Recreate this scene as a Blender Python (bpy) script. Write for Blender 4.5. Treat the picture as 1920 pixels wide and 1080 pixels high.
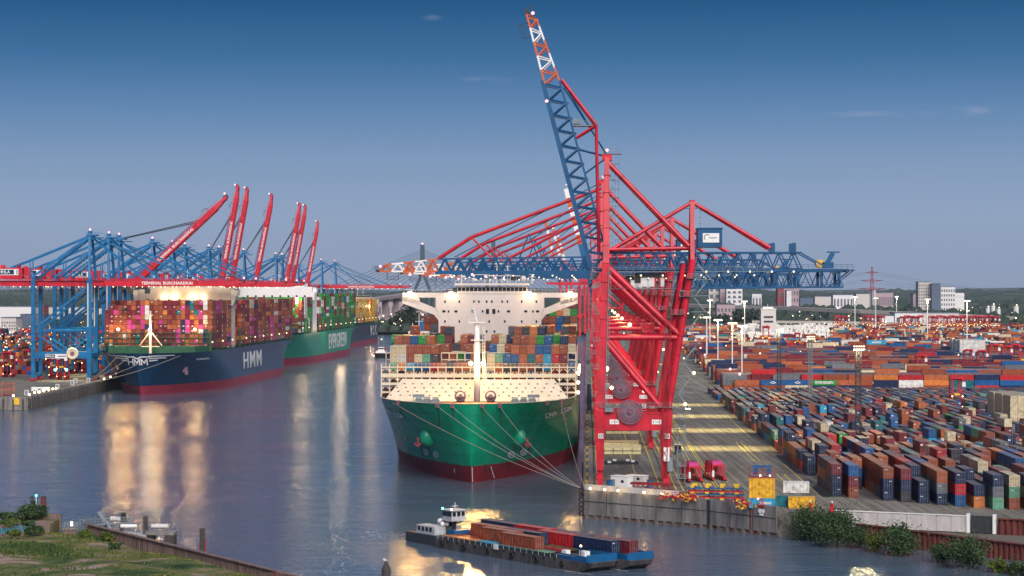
import bpy, math, random
from mathutils import Vector, Matrix
random.seed(7)
PI = math.pi
C = bpy.context.scene.collection
for o in list(bpy.data.objects): bpy.data.objects.remove(o)
sc = bpy.context.scene
# ------------------------------------------------------------------ camera, sky, sun, exposure
F = 3900.0; HC = 56.0; HY = 545.0
cam = bpy.data.cameras.new('camera'); camo = bpy.data.objects.new('camera', cam); C.objects.link(camo)
camo.location = (0, 0, HC); camo.rotation_euler = (PI/2, 0, 0)
cam.sensor_width = 36; cam.lens = F/1920*36; cam.shift_y = (HY-540)/1920
cam.clip_start = 1; cam.clip_end = 60000
sc.camera = camo
w = bpy.data.worlds.new('World'); sc.world = w; w.use_nodes = True
nt = w.node_tree; nt.nodes.clear()
out = nt.nodes.new('ShaderNodeOutputWorld'); bg = nt.nodes.new('ShaderNodeBackground')
tc = nt.nodes.new('ShaderNodeTexCoord'); sep = nt.nodes.new('ShaderNodeSeparateXYZ')
ramp = nt.nodes.new('ShaderNodeValToRGB')
def srgb(r, g, b):
    return tuple(((c/255)/12.92 if c/255 <= .04045 else ((c/255+.055)/1.055)**2.4) for c in (r, g, b)) + (1,)
els = ramp.color_ramp.elements
stops = [(0.0, srgb(136,152,181)), (.0114, srgb(141,158,186)), (.037, srgb(142,163,193)), (.062, srgb(125,153,188)), (.087, srgb(94,134,177)),
         (.110, srgb(60,110,158)), (.137, srgb(26,86,134)), (.3, srgb(34,86,136)), (1.0, srgb(52,92,140))]
els[0].position, els[0].color = stops[0][0], stops[0][1]
els[1].position, els[1].color = stops[-1][0], stops[-1][1]
for p, c in stops[1:-1]:
    e = els.new(p); e.color = c
sky = nt.nodes.new('ShaderNodeTexSky'); sky.sky_type = 'NISHITA'; sky.sun_disc = False
sky.sun_elevation = math.radians(4); sky.sun_rotation = math.radians(200); sky.altitude = 0; sky.air_density = 1.2
mixs = nt.nodes.new('ShaderNodeMixRGB'); mixs.blend_type = 'MIX'; mixs.inputs[0].default_value = .015
scl = nt.nodes.new('ShaderNodeMixRGB'); scl.blend_type = 'MULTIPLY'; scl.inputs[0].default_value = 1; scl.inputs[2].default_value = (.15, .15, .15, 1)
# faint pinkish wisps of cloud low in the sky
mp = nt.nodes.new('ShaderNodeMapping'); mp.inputs['Scale'].default_value = (26, 26, 190)
nz = nt.nodes.new('ShaderNodeTexNoise'); nz.inputs['Scale'].default_value = 2.2; nz.inputs['Detail'].default_value = 6
cr = nt.nodes.new('ShaderNodeValToRGB'); cr.color_ramp.elements[0].position = .40; cr.color_ramp.elements[1].position = .78
prevc = None
for (az, el, wa, we, st) in ((-.0115, .101, .018, .0022, .5), (.125, .085, .014, .0028, .6), (.172, .0835, .040, .0022, .45), (.219, .0840, .017, .0034, .7), (-.038, .130, .007, .002, .3), (.19, .055, .05, .012, .10), (.245, .0755, .008, .0022, .5),
                             (-.32, .09, .03, .004, .5), (.36, .11, .05, .004, .5), (-.5, .13, .06, .006, .4), (.52, .07, .05, .004, .5)):
    sb = nt.nodes.new('ShaderNodeVectorMath'); sb.operation = 'SUBTRACT'; sb.inputs[1].default_value = (az, 0, el)
    ml = nt.nodes.new('ShaderNodeVectorMath'); ml.operation = 'MULTIPLY'; ml.inputs[1].default_value = (1/wa, 0, 1/we)
    le = nt.nodes.new('ShaderNodeVectorMath'); le.operation = 'LENGTH'; mr = nt.nodes.new('ShaderNodeMapRange'); mr.interpolation_type = 'SMOOTHSTEP'
    mr.inputs['From Min'].default_value = 1.0; mr.inputs['From Max'].default_value = 0.0; mr.inputs['To Min'].default_value = 0; mr.inputs['To Max'].default_value = st
    nt.links.new(tc.outputs['Generated'], sb.inputs[0]); nt.links.new(sb.outputs[0], ml.inputs[0]); nt.links.new(ml.outputs[0], le.inputs[0]); nt.links.new(le.outputs['Value'], mr.inputs['Value'])
    if prevc is None: prevc = mr.outputs[0]
    else:
        ad = nt.nodes.new('ShaderNodeMath'); ad.operation = 'ADD'; nt.links.new(prevc, ad.inputs[0]); nt.links.new(mr.outputs[0], ad.inputs[1]); prevc = ad.outputs[0]
cmul = nt.nodes.new('ShaderNodeMath'); cmul.operation = 'MULTIPLY'; cmul.use_clamp = True
cm = nt.nodes.new('ShaderNodeMixRGB'); cm.inputs[2].default_value = srgb(172,172,200)
L = nt.links.new
L(tc.outputs['Generated'], sep.inputs[0]); L(sep.outputs['Z'], ramp.inputs[0])
L(tc.outputs['Generated'], mp.inputs[0]); L(mp.outputs[0], nz.inputs['Vector']); L(nz.outputs['Fac'], cr.inputs[0])
L(sky.outputs[0], scl.inputs[1]); L(ramp.outputs[0], mixs.inputs[1]); L(scl.outputs[0], mixs.inputs[2])
L(cr.outputs[0], cmul.inputs[0]); L(prevc, cmul.inputs[1]); L(cmul.outputs[0], cm.inputs[0]); L(mixs.outputs[0], cm.inputs[1]); L(cm.outputs[0], bg.inputs[0]); L(bg.outputs[0], out.inputs[0])
bg.inputs[1].default_value = 0.90
sun = bpy.data.lights.new('sun', 'SUN'); sun.energy = 4.1; sun.angle = math.radians(50); sun.color = (1.0, .93, .88)
suno = bpy.data.objects.new('sun', sun); C.objects.link(suno)
suno.rotation_euler = (math.radians(52), 0, math.radians(16))     # soft afterglow of the western sky behind the camera
sc.view_settings.view_transform = 'Standard'; sc.view_settings.look = 'None'; sc.view_settings.exposure = 0.16; sc.view_settings.gamma = 1
sc.render.engine = 'CYCLES'
sc.cycles.use_denoising = True; sc.cycles.sample_clamp_indirect = 4; sc.cycles.sample_clamp_direct = 0
sc.cycles.max_bounces = 6; sc.cycles.diffuse_bounces = 2; sc.cycles.glossy_bounces = 3; sc.cycles.use_light_tree = True
sc.cycles.caustics_reflective = False; sc.cycles.caustics_refractive = False
sc.cycles.volume_bounces = 0

# ------------------------------------------------------------------ helpers
def V(*a): return Vector(a)
def gp(x, y, z=6.0):
    D = (HC-z)*F/(y-HY); return V((x-960)/F*D, D, z)
def pt(x, y, D): return V((x-960)/F*D, D, HC-(y-HY)/F*D)

class MB:
    def __init__(s): s.v = []; s.f = []; s.c = []; s.cc = None
    def col(s, c): s.cc = c; return s
    def add(s, vs, fs):
        n = len(s.v); s.v += [tuple(p) for p in vs]
        for f in fs: s.f.append(tuple(i+n for i in f)); s.c.append(s.cc)
        return s
    def box(s, cx, cy, cz, sx, sy, sz, rz=0.0):
        hx, hy, hz = sx/2, sy/2, sz/2; c, n = math.cos(rz), math.sin(rz); vs = []
        for dz in (-hz, hz):
            for dx, dy in ((-hx, -hy), (hx, -hy), (hx, hy), (-hx, hy)):
                vs.append((cx+dx*c-dy*n, cy+dx*n+dy*c, cz+dz))
        return s.add(vs, [(3,2,1,0), (4,5,6,7), (0,1,5,4), (1,2,6,5), (2,3,7,6), (3,0,4,7)])
    def cbox(s, *a):
        # container-like box with a faded, dusty roof
        s.box(*a); c = s.cc; k = random.uniform(.35, .7); s.c[-5] = tuple(x*(1-k)+y*k for x, y in zip(c, (.27, .23, .205))); return s
    def beam(s, p0, p1, w, h=None, w1=None, h1=None):
        p0, p1 = V(*p0), V(*p1); h = h or w; w1 = w1 or w; h1 = h1 or h
        d = (p1-p0); 
        if d.length < 1e-6: return s
        d.normalize(); up = V(0,0,1) if abs(d.z) < .95 else V(0,1,0)
        a = d.cross(up).normalized(); b = a.cross(d).normalized(); vs = []
        for p, ww, hh in ((p0, w, h), (p1, w1, h1)):
            for i, j in ((-1,-1), (1,-1), (1,1), (-1,1)): vs.append(p+a*i*ww/2+b*j*hh/2)
        return s.add(vs, [(3,2,1,0), (4,5,6,7), (0,1,5,4), (1,2,6,5), (2,3,7,6), (3,0,4,7)])
    def tube(s, p0, p1, r, n=6, r1=None):
        p0, p1 = V(*p0), V(*p1); r1 = r if r1 is None else r1
        d = (p1-p0)
        if d.length < 1e-6: return s
        d.normalize(); up = V(0,0,1) if abs(d.z) < .95 else V(1,0,0)
        a = d.cross(up).normalized(); b = d.cross(a); vs = []
        for p, rr in ((p0, r), (p1, r1)):
            for k in range(n):
                t = 2*PI*k/n; vs.append(p+a*math.cos(t)*rr+b*math.sin(t)*rr)
        fs = [(k, (k+1) % n, n+(k+1) % n, n+k) for k in range(n)] + [tuple(range(n-1, -1, -1)), tuple(range(n, 2*n))]
        return s.add(vs, fs)
    def path(s, pts, r, n=4):
        for a, b in zip(pts[:-1], pts[1:]): s.tube(a, b, r, n)
        return s
    def prism(s, pts, z0, z1):
        n = len(pts); vs = [(p[0], p[1], z0) for p in pts]+[(p[0], p[1], z1) for p in pts]
        return s.add(vs, [tuple(range(n-1, -1, -1)), tuple(range(n, 2*n))]+[(i, (i+1) % n, n+(i+1) % n, n+i) for i in range(n)])
    def xz(s, pts, y0, y1):
        n = len(pts); vs = [(p[0], y0, p[1]) for p in pts]+[(p[0], y1, p[1]) for p in pts]
        return s.add(vs, [tuple(range(n)), tuple(range(2*n-1, n-1, -1))]+[(i, n+i, n+(i+1) % n, (i+1) % n) for i in range(n)])
    def ball(s, c, r, n=8, m=5, sz=1):
        vs = [(c[0], c[1], c[2]-r*sz)]
        for i in range(1, m):
            t = PI*i/m-PI/2
            for k in range(n): vs.append((c[0]+r*math.cos(t)*math.cos(2*PI*k/n), c[1]+r*math.cos(t)*math.sin(2*PI*k/n), c[2]+r*sz*math.sin(t)))
        vs.append((c[0], c[1], c[2]+r*sz)); fs = []
        for k in range(n): fs.append((0, 1+(k+1) % n, 1+k)); fs.append((len(vs)-1, 1+(m-2)*n+k, 1+(m-2)*n+(k+1) % n))
        for i in range(m-2):
            for k in range(n): fs.append((1+i*n+k, 1+i*n+(k+1) % n, 1+(i+1)*n+(k+1) % n, 1+(i+1)*n+k))
        return s.add(vs, fs)
    def mesh(s, name, mat, smooth=False):
        me = bpy.data.meshes.new(name); me.from_pydata(s.v, [], s.f)
        for m in (mat if isinstance(mat, (list, tuple)) else [mat]): me.materials.append(m)
        if smooth: me.polygons.foreach_set('use_smooth', [True]*len(me.polygons))
        if any(c is not None for c in s.c):
            a = me.color_attributes.new('Col', 'FLOAT_COLOR', 'CORNER'); buf = []
            for f, c in zip(s.f, s.c):
                c = c or (1, 1, 1); buf += [c[0], c[1], c[2], 1]*len(f)
            a.data.foreach_set('color', buf)
        me.update(); return me
    def build(s, name, mat, parent=None, smooth=False):
        return link(name, s.mesh(name, mat, smooth), parent)

def link(name, me, parent=None, loc=None, rz=0):
    o = bpy.data.objects.new(name, me); C.objects.link(o)
    if parent: o.parent = parent
    if loc is not None: o.location = loc
    if rz: o.rotation_euler = (0, 0, rz)
    return o
def tag(o, label, cat, group=None, kind=None):
    o['label'] = label
    if cat: o['category'] = cat
    if group: o['group'] = group
    if kind: o['kind'] = kind
    return o
def thing(name, label, cat, loc=(0,0,0), rz=0.0, group=None):
    o = bpy.data.objects.new(name, None); C.objects.link(o); o.location = loc; o.rotation_euler = (0, 0, rz); o.empty_display_size = .1
    return tag(o, label, cat, group)
def structure(o, label=None):
    o['kind'] = 'structure'
    if label: o['label'] = label
    return o
def copy_tree(o, parent=None):
    c = o.copy(); C.objects.link(c); c.parent = parent
    for ch in list(o.children): copy_tree(ch, c)
    return c
_txt = {}
def text(name, s, mat, parent, size, loc, rot, ex=.03, align='CENTER', bold=0.0, spacing=1.0):
    cu = bpy.data.curves.new(name, 'FONT'); cu.body = s; cu.size = size; cu.extrude = ex; cu.align_x = align; cu.align_y = 'CENTER'
    cu.offset = bold; cu.space_character = spacing; cu.resolution_u = 2
    cu.materials.append(mat)
    tmp = bpy.data.objects.new(name, cu); C.objects.link(tmp); bpy.context.view_layer.update()
    me = bpy.data.meshes.new_from_object(tmp, depsgraph=bpy.context.evaluated_depsgraph_get()); bpy.data.objects.remove(tmp)
    o = bpy.data.objects.new(name, me); C.objects.link(o); o.location = loc; o.rotation_euler = rot
    if parent: o.parent = parent
    return o

def flood(parent, loc, energy, col=(1, .55, .16), rx=-55, size=120, rz=0, name='floodlight_beam', soft=1.0):
    # a floodlight aimed forward and down (towards -y)
    ld = bpy.data.lights.new(name, 'SPOT'); ld.energy = energy; ld.color = col; ld.spot_size = math.radians(size); ld.spot_blend = .7; ld.shadow_soft_size = soft
    lo = bpy.data.objects.new(name, ld); C.objects.link(lo); lo.parent = parent; lo.location = loc; lo.rotation_euler = (math.radians(rx), 0, math.radians(rz)); return lo
# ------------------------------------------------------------------ materials
def mat(name, col, rough=.55, var=.18, scale=1.2, metal=0.0, streak=0.0, bump=0.0, spec=.4, col2=None):
    m = bpy.data.materials.new(name); m.use_nodes = True; t = m.node_tree; b = t.nodes['Principled BSDF']
    b.inputs['Roughness'].default_value = rough; b.inputs['Metallic'].default_value = metal
    b.inputs['Specular IOR Level'].default_value = spec
    co = t.nodes.new('ShaderNodeTexCoord'); n = t.nodes.new('ShaderNodeTexNoise'); n.inputs['Scale'].default_value = scale; n.inputs['Detail'].default_value = 6
    mpn = t.nodes.new('ShaderNodeMapping')
    if streak: mpn.inputs['Scale'].default_value = (1, 1, 1-streak)
    r = t.nodes.new('ShaderNodeValToRGB'); c1 = Vector(col[:3])
    r.color_ramp.elements[0].position = .3; r.color_ramp.elements[1].position = .72
    a = c1*(1-var) if col2 is None else Vector(col2[:3])
    r.color_ramp.elements[0].color = (*a, 1); r.color_ramp.elements[1].color = (*(c1*(1+var*.5)), 1)
    t.links.new(co.outputs['Object'], mpn.inputs[0]); t.links.new(mpn.outputs[0], n.inputs['Vector']); t.links.new(n.outputs['Fac'], r.inputs[0]); t.links.new(r.outputs[0], b.inputs['Base Color'])
    if bump:
        bp = t.nodes.new('ShaderNodeBump'); bp.inputs['Strength'].default_value = bump; bp.inputs['Distance'].default_value = .3
        t.links.new(n.outputs['Fac'], bp.inputs['Height']); t.links.new(bp.outputs[0], b.inputs['Normal'])
    return m
def emit(name, col, strength, sample=False):
    m = bpy.data.materials.new(name); m.use_nodes = True; t = m.node_tree; t.nodes.clear()
    o = t.nodes.new('ShaderNodeOutputMaterial'); e = t.nodes.new('ShaderNodeEmission'); e.inputs[0].default_value = (*col, 1); e.inputs[1].default_value = strength
    t.links.new(e.outputs[0], o.inputs[0])
    m.cycles.emission_sampling = 'AUTO' if sample else 'NONE'
    return m
M = {}
M['red'] = mat('crane_red_paint', (.58, .006, .026), .45, .40, .45, streak=.6, spec=.5)
M['blue'] = mat('crane_blue_paint', (.005, .080, .20), .42, .3, .25)
M['lblue'] = mat('quay_crane_blue_paint', (.004, .14, .34), .42, .3, .25)
M['orange'] = mat('boom_orange_paint', (.60, .11, .02), .45, .15, .5)
M['white'] = mat('white_paint', (.78, .76, .74), .5, .08, .3)
M['cream'] = mat('cream_paint', (.74, .62, .46), .5, .12, .3)
M['superw'] = mat('superstructure_white', (.64, .58, .54), .5, .10, .12, streak=.5)
M['grey'] = mat('galvanised_steel', (.20, .24, .26), .5, .3, 1)
M['dgrey'] = mat('dark_steel', (.035, .04, .045), .5, .3, 1)
M['black'] = mat('black_rubber', (.012, .012, .012), .7, .3, 1)
M['glass'] = mat('dark_window_glass', (.012, .018, .02), .12, .2, 1, spec=.6)
M['reel'] = mat('reel_grey', (.20, .13, .17), .6, .25, 2)
M['hullg'] = mat('hull_green_paint', (.004, .33, .165), .25, .28, .3, streak=.85)
M['hullg2'] = mat('hull_mid_green_paint', (.006, .28, .15), .33, .25, .3, streak=.85)
M['hulln'] = mat('hull_navy_paint', (.005, .04, .095), .22, .3, .12, streak=.85)
M['hullk'] = mat('hull_dark_grey_paint', (.03, .03, .045), .35, .3, .12, streak=.85)
M['boot'] = mat('antifouling_red', (.26, .015, .020), .5, .3, .15, streak=.8)
M['boot2'] = mat('antifouling_pink_red', (.33, .03, .055), .5, .3, .15, streak=.8)
M['deckg'] = mat('deck_green_paint', (.018, .09, .045), .6, .3, .6)
M['decko'] = mat('deck_brown', (.14, .06, .04), .6, .3, .6)
M['concrete'] = mat('quay_concrete', (.22, .20, .185), .85, .55, .5, streak=.8, bump=.3)
M['concretel'] = mat('pale_concrete', (.50, .47, .45), .85, .2, .6, streak=.6, bump=.2)
M['sheet'] = mat('rusty_sheet_pile', (.16, .035, .028), .8, .55, .7, streak=.8, bump=.3)
M['sheetb'] = mat('weathered_sheet_pile', (.20, .13, .11), .85, .5, .9, streak=.85, bump=.3)
M['yellow'] = mat('yellow_paint', (.75, .45, .04), .5, .2, .6)
M['cover'] = mat('hatch_cover_paint', (.66, .56, .30), .6, .2, .5)
M['yline'] = mat('yellow_road_paint', (.62, .50, .10), .7, .4, 2)
M['rline'] = mat('red_road_paint', (.35, .10, .08), .7, .4, 2)
M['rope'] = mat('mooring_rope', (.45, .36, .30), .8, .2, 2)
M['wood'] = mat('timber', (.06, .05, .045), .85, .4, 2)
M['tblue'] = mat('barge_blue_paint', (.008, .10, .25), .45, .2, .5)
M['sand'] = mat('sand', (.40, .30, .22), .9, .2, 1)
M['lamp'] = emit('lamp_glow_warm', (1.0, .66, .30), 7)
M['lampw'] = emit('lamp_glow_white', (1.0, .86, .55), 3.2)
M['lampbig'] = emit('lamp_glow_bright', (1.0, .78, .45), 24)
M['lampr'] = emit('lamp_glow_pink', (1.0, .38, .42), 2.6)
M['lampg'] = emit('lamp_glow_green', (.1, 1.0, .6), 9)
M['lrow'] = emit('lamp_glow_small', (1.0, .78, .48), 2.6)
def multi(name, rough=.5, attr=False):
    m = bpy.data.materials.new(name); m.use_nodes = True; t = m.node_tree; b = t.nodes['Principled BSDF']; b.inputs['Roughness'].default_value = rough
    b.inputs['Specular IOR Level'].default_value = .3
    if attr: a = t.nodes.new('ShaderNodeVertexColor'); a.layer_name = 'Col'; src = a.outputs[0]
    else: a = t.nodes.new('ShaderNodeObjectInfo'); src = a.outputs['Color']
    co = t.nodes.new('ShaderNodeTexCoord'); n = t.nodes.new('ShaderNodeTexNoise'); n.inputs['Scale'].default_value = .8; n.inputs['Detail'].default_value = 6
    r = t.nodes.new('ShaderNodeValToRGB'); r.color_ramp.elements[0].position = .32; r.color_ramp.elements[0].color = (.68, .65, .63, 1) if attr else (.50, .46, .44, 1); r.color_ramp.elements[1].position = .58
    mx = t.nodes.new('ShaderNodeMixRGB'); mx.blend_type = 'MULTIPLY'; mx.inputs[0].default_value = 1
    t.links.new(co.outputs['Object'], n.inputs['Vector']); t.links.new(n.outputs['Fac'], r.inputs[0])
    t.links.new(src, mx.inputs[1]); t.links.new(r.outputs[0], mx.inputs[2])
    if attr:                                              # pressed ribs of far containers: fine relief on the joined ones
        s3 = t.nodes.new('ShaderNodeSeparateXYZ'); ad = t.nodes.new('ShaderNodeMath'); ad.operation = 'ADD'
        sn = t.nodes.new('ShaderNodeMath'); sn.operation = 'SINE'; ml = t.nodes.new('ShaderNodeMath'); ml.operation = 'MULTIPLY'; ml.inputs[1].default_value = 11
        bp = t.nodes.new('ShaderNodeBump'); bp.inputs['Distance'].default_value = .05
        t.links.new(co.outputs['Object'], s3.inputs[0]); t.links.new(s3.outputs[0], ad.inputs[0]); t.links.new(s3.outputs[1], ad.inputs[1])
        t.links.new(ad.outputs[0], ml.inputs[0]); t.links.new(ml.outputs[0], sn.inputs[0]); t.links.new(sn.outputs[0], bp.inputs['Height']); t.links.new(bp.outputs[0], b.inputs['Normal'])
    t.links.new(mx.outputs[0], b.inputs['Base Color']); return m
M['cont'] = multi('container_paint'); M['contr'] = multi('container_roof_paint', rough=.75)
_t = M['contr'].node_tree; _b = _t.nodes['Principled BSDF']; _s = _b.inputs['Base Color'].links[0].from_socket; _m = _t.nodes.new('ShaderNodeMixRGB'); _m.inputs[0].default_value = .42; _m.inputs[2].default_value = (.27, .23, .205, 1)
_t.links.new(_s, _m.inputs[1]); _t.links.new(_m.outputs[0], _b.inputs['Base Color'])
M['contm'] = multi('container_paint_far', attr=True)
M['vcol'] = multi('mixed_paint', attr=True, rough=.6)
M['leaf'] = None
def leafmat(name, c1, c2):
    m = bpy.data.materials.new(name); m.use_nodes = True; t = m.node_tree; b = t.nodes['Principled BSDF']; b.inputs['Roughness'].default_value = .7
    b.inputs['Specular IOR Level'].default_value = .2
    n = t.nodes.new('ShaderNodeTexNoise'); n.inputs['Scale'].default_value = .6; co = t.nodes.new('ShaderNodeTexCoord'); r = t.nodes.new('ShaderNodeValToRGB')
    r.color_ramp.elements[0].position = .35; r.color_ramp.elements[1].position = .65; r.color_ramp.elements[0].color = (*c1, 1); r.color_ramp.elements[1].color = (*c2, 1)
    t.links.new(co.outputs['Object'], n.inputs['Vector']); t.links.new(n.outputs['Fac'], r.inputs[0]); t.links.new(r.outputs[0], b.inputs['Base Color']); return m
M['leaf'] = leafmat('leaves', (.020, .048, .020), (.065, .105, .035))
M['leafy'] = leafmat('yellow_green_leaves', (.05, .09, .015), (.12, .15, .02))
M['leaff'] = leafmat('far_leaves', (.02, .036, .028), (.045, .065, .045))
def watermat():
    m = bpy.data.materials.new('river_water'); m.use_nodes = True; t = m.node_tree; b = t.nodes['Principled BSDF']
    b.inputs['Base Color'].default_value = (.085, .120, .165, 1); b.inputs['Roughness'].default_value = .12; b.inputs['IOR'].default_value = 1.33
    b.inputs['Specular IOR Level'].default_value = .75
    co = t.nodes.new('ShaderNodeTexCoord'); prev = None
    for sx, sy, sz, dist, det in ((.05, .08, 1, .60, 3), (.36, .55, 1, .30, 4), (1.3, 2.0, 1, .09, 3)):
        mp_ = t.nodes.new('ShaderNodeMapping'); mp_.inputs['Scale'].default_value = (sx, sy, sz); mp_.inputs['Rotation'].default_value = (0, 0, .25)
        n = t.nodes.new('ShaderNodeTexNoise'); n.inputs['Scale'].default_value = 1; n.inputs['Detail'].default_value = det; n.inputs['Distortion'].default_value = .6
        bp = t.nodes.new('ShaderNodeBump'); bp.inputs['Strength'].default_value = 1; bp.inputs['Distance'].default_value = dist
        t.links.new(co.outputs['Object'], mp_.inputs[0]); t.links.new(mp_.outputs[0], n.inputs['Vector']); t.links.new(n.outputs['Fac'], bp.inputs['Height'])
        if prev: t.links.new(prev.outputs[0], bp.inputs['Normal'])
        prev = bp
    # calm and ruffled patches
    bign = t.nodes.new('ShaderNodeTexNoise'); bign.inputs['Scale'].default_value = .012; bign.inputs['Detail'].default_value = 4; bign.inputs['Distortion'].default_value = 1.2
    mr = t.nodes.new('ShaderNodeMapRange'); mr.inputs['From Min'].default_value = .38; mr.inputs['From Max'].default_value = .62; mr.inputs['To Min'].default_value = .35; mr.inputs['To Max'].default_value = 1.15
    t.links.new(co.outputs['Object'], bign.inputs['Vector']); t.links.new(bign.outputs['Fac'], mr.inputs['Value'])
    for nd in t.nodes:
        if nd.type == 'BUMP': t.links.new(mr.outputs[0], nd.inputs['Strength'])
    t.links.new(prev.outputs[0], b.inputs['Normal']); return m
M['water'] = watermat()
def groundmat(name, stops, scale, bump=.2, rough=.9, spec=.2, stretch=(1,1,1)):
    m = bpy.data.materials.new(name); m.use_nodes = True; t = m.node_tree; b = t.nodes['Principled BSDF']; b.inputs['Roughness'].default_value = rough
    b.inputs['Specular IOR Level'].default_value = spec
    co = t.nodes.new('ShaderNodeTexCoord'); mp_ = t.nodes.new('ShaderNodeMapping'); mp_.inputs['Scale'].default_value = stretch
    n = t.nodes.new('ShaderNodeTexNoise'); n.inputs['Scale'].default_value = scale; n.inputs['Detail'].default_value = 9; n.inputs['Roughness'].default_value = .62
    r = t.nodes.new('ShaderNodeValToRGB'); e = r.color_ramp.elements
    e[0].position, e[0].color = stops[0][0], (*stops[0][1], 1); e[1].position, e[1].color = stops[-1][0], (*stops[-1][1], 1)
    for p, c in stops[1:-1]: q = e.new(p); q.color = (*c, 1)
    bp = t.nodes.new('ShaderNodeBump'); bp.inputs['Strength'].default_value = bump
    t.links.new(co.outputs['Object'], mp_.inputs[0]); t.links.new(mp_.outputs[0], n.inputs['Vector']); t.links.new(n.outputs['Fac'], r.inputs[0])
    t.links.new(r.outputs[0], b.inputs['Base Color']); t.links.new(n.outputs['Fac'], bp.inputs['Height']); t.links.new(bp.outputs[0], b.inputs['Normal']); return m
def marks(m):
    # tyre marks, patches and oil stains running along the apron
    t = m.node_tree; b = t.nodes['Principled BSDF']; src = b.inputs['Base Color'].links[0].from_socket
    co = t.nodes.new('ShaderNodeTexCoord'); mp1 = t.nodes.new('ShaderNodeMapping'); mp1.inputs['Rotation'].default_value = (0, 0, .036); mp1.inputs['Scale'].default_value = (.9, .012, 1)
    n = t.nodes.new('ShaderNodeTexNoise'); n.inputs['Scale'].default_value = 1; n.inputs['Detail'].default_value = 4; r = t.nodes.new('ShaderNodeValToRGB'); r.color_ramp.elements[0].position = .42; r.color_ramp.elements[0].color = (.62, .61, .60, 1); r.color_ramp.elements[1].position = .58
    n2 = t.nodes.new('ShaderNodeTexNoise'); n2.inputs['Scale'].default_value = .35; n2.inputs['Detail'].default_value = 7; r2 = t.nodes.new('ShaderNodeValToRGB'); r2.color_ramp.elements[0].position = .30; r2.color_ramp.elements[0].color = (.45, .44, .43, 1); r2.color_ramp.elements[1].position = .42
    m1 = t.nodes.new('ShaderNodeMixRGB'); m1.blend_type = 'MULTIPLY'; m1.inputs[0].default_value = 1; m2 = t.nodes.new('ShaderNodeMixRGB'); m2.blend_type = 'MULTIPLY'; m2.inputs[0].default_value = 1
    t.links.new(co.outputs['Object'], mp1.inputs[0]); t.links.new(mp1.outputs[0], n.inputs['Vector']); t.links.new(n.outputs['Fac'], r.inputs[0]); t.links.new(co.outputs['Object'], n2.inputs['Vector']); t.links.new(n2.outputs['Fac'], r2.inputs[0])
    t.links.new(src, m1.inputs[1]); t.links.new(r.outputs[0], m1.inputs[2]); t.links.new(m1.outputs[0], m2.inputs[1]); t.links.new(r2.outputs[0], m2.inputs[2]); t.links.new(m2.outputs[0], b.inputs['Base Color']); return m
M['asphalt'] = groundmat('terminal_asphalt', [(.3, (.16, .148, .128)), (.5, (.215, .197, .166)), (.7, (.27, .245, .20))], .05, .1, .8)
marks(M['asphalt'])
M['farwin'] = mat('hazed_far_window', (.10, .11, .13), .5, .1, .1)  # paler than the near glass: distance haze put into the colour
M['rust'] = mat('rust_stain', (.10, .045, .025), .8, .4, .6, streak=.7)
M['grass'] = groundmat('rough_grass', [(.33, (.016, .034, .010)), (.44, (.045, .075, .022)), (.50, (.10, .12, .035)), (.545, (.15, .125, .06)), (.58, (.24, .17, .13)), (.68, (.38, .27, .24))], .085, .5, .95, stretch=(1, 1.6, 1))
M['farland'] = groundmat('far_land', [(.3, (.02, .03, .022)), (.5, (.05, .06, .045)), (.7, (.10, .095, .09))], .004, .1)
M['dirt'] = groundmat('dirt_path', [(.3, (.09, .07, .06)), (.5, (.16, .13, .115)), (.7, (.07, .10, .03))], .25, .3)

PAL = {'rust brown': (.32, .075, .032), 'orange brown': (.46, .125, .045), 'maroon': (.19, .020, .030), 'navy blue': (.014, .028, .085), 'mid blue': (.012, .10, .30),
       'cream': (.66, .55, .36), 'pale green': (.14, .38, .24), 'bright green': (.025, .30, .035), 'grey': (.17, .18, .20), 'white': (.72, .70, .66),
       'magenta': (.58, .05, .24), 'red': (.50, .022, .028), 'teal': (.015, .16, .19), 'yellow': (.78, .42, .03), 'orange': (.66, .20, .04), 'light blue': (.03, .36, .58), 'dark grey': (.05, .045, .06)}
def pick(d):
    t = random.random()*sum(d.values())
    for k, w_ in d.items():
        t -= w_
        if t <= 0: return k
    return k
_last = {}
def pickrun(d, p=.38):
    k = id(d)
    if k not in _last or random.random() > p: _last[k] = pick(d)
    return _last[k]
def jit(c, a=.12):
    f = 1+random.uniform(-a, a); return tuple(min(1, x*f) for x in c)
AX = math.atan(.036); U = V(math.sin(AX), math.cos(AX), 0); W = V(math.cos(AX), -math.sin(AX), 0); Q0 = V(17.6, 513, 0)
def uv(u, v, z=0): p = Q0+U*u+W*v; return V(p.x, p.y, z)
def inview(p, m=40, behind=True):
    if p.y < 300: return False
    x = 960+p.x/p.y*F; return -m < x < 1920+m
# ------------------------------------------------------------------ setting: water, land, quays
bm = MB(); bm.add([(-5000, 150, 0), (5000, 150, 0), (5000, 6000, 0), (-5000, 6000, 0)], [(0,1,2,3)])
structure(bm.build('river', M['water']))
bm = MB(); bm.add([(-30000, 2650, 3), (30000, 2650, 3), (30000, 45000, 3), (-30000, 45000, 3)], [(0,1,2,3)])
structure(bm.build('far_land', M['farland']))
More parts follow.
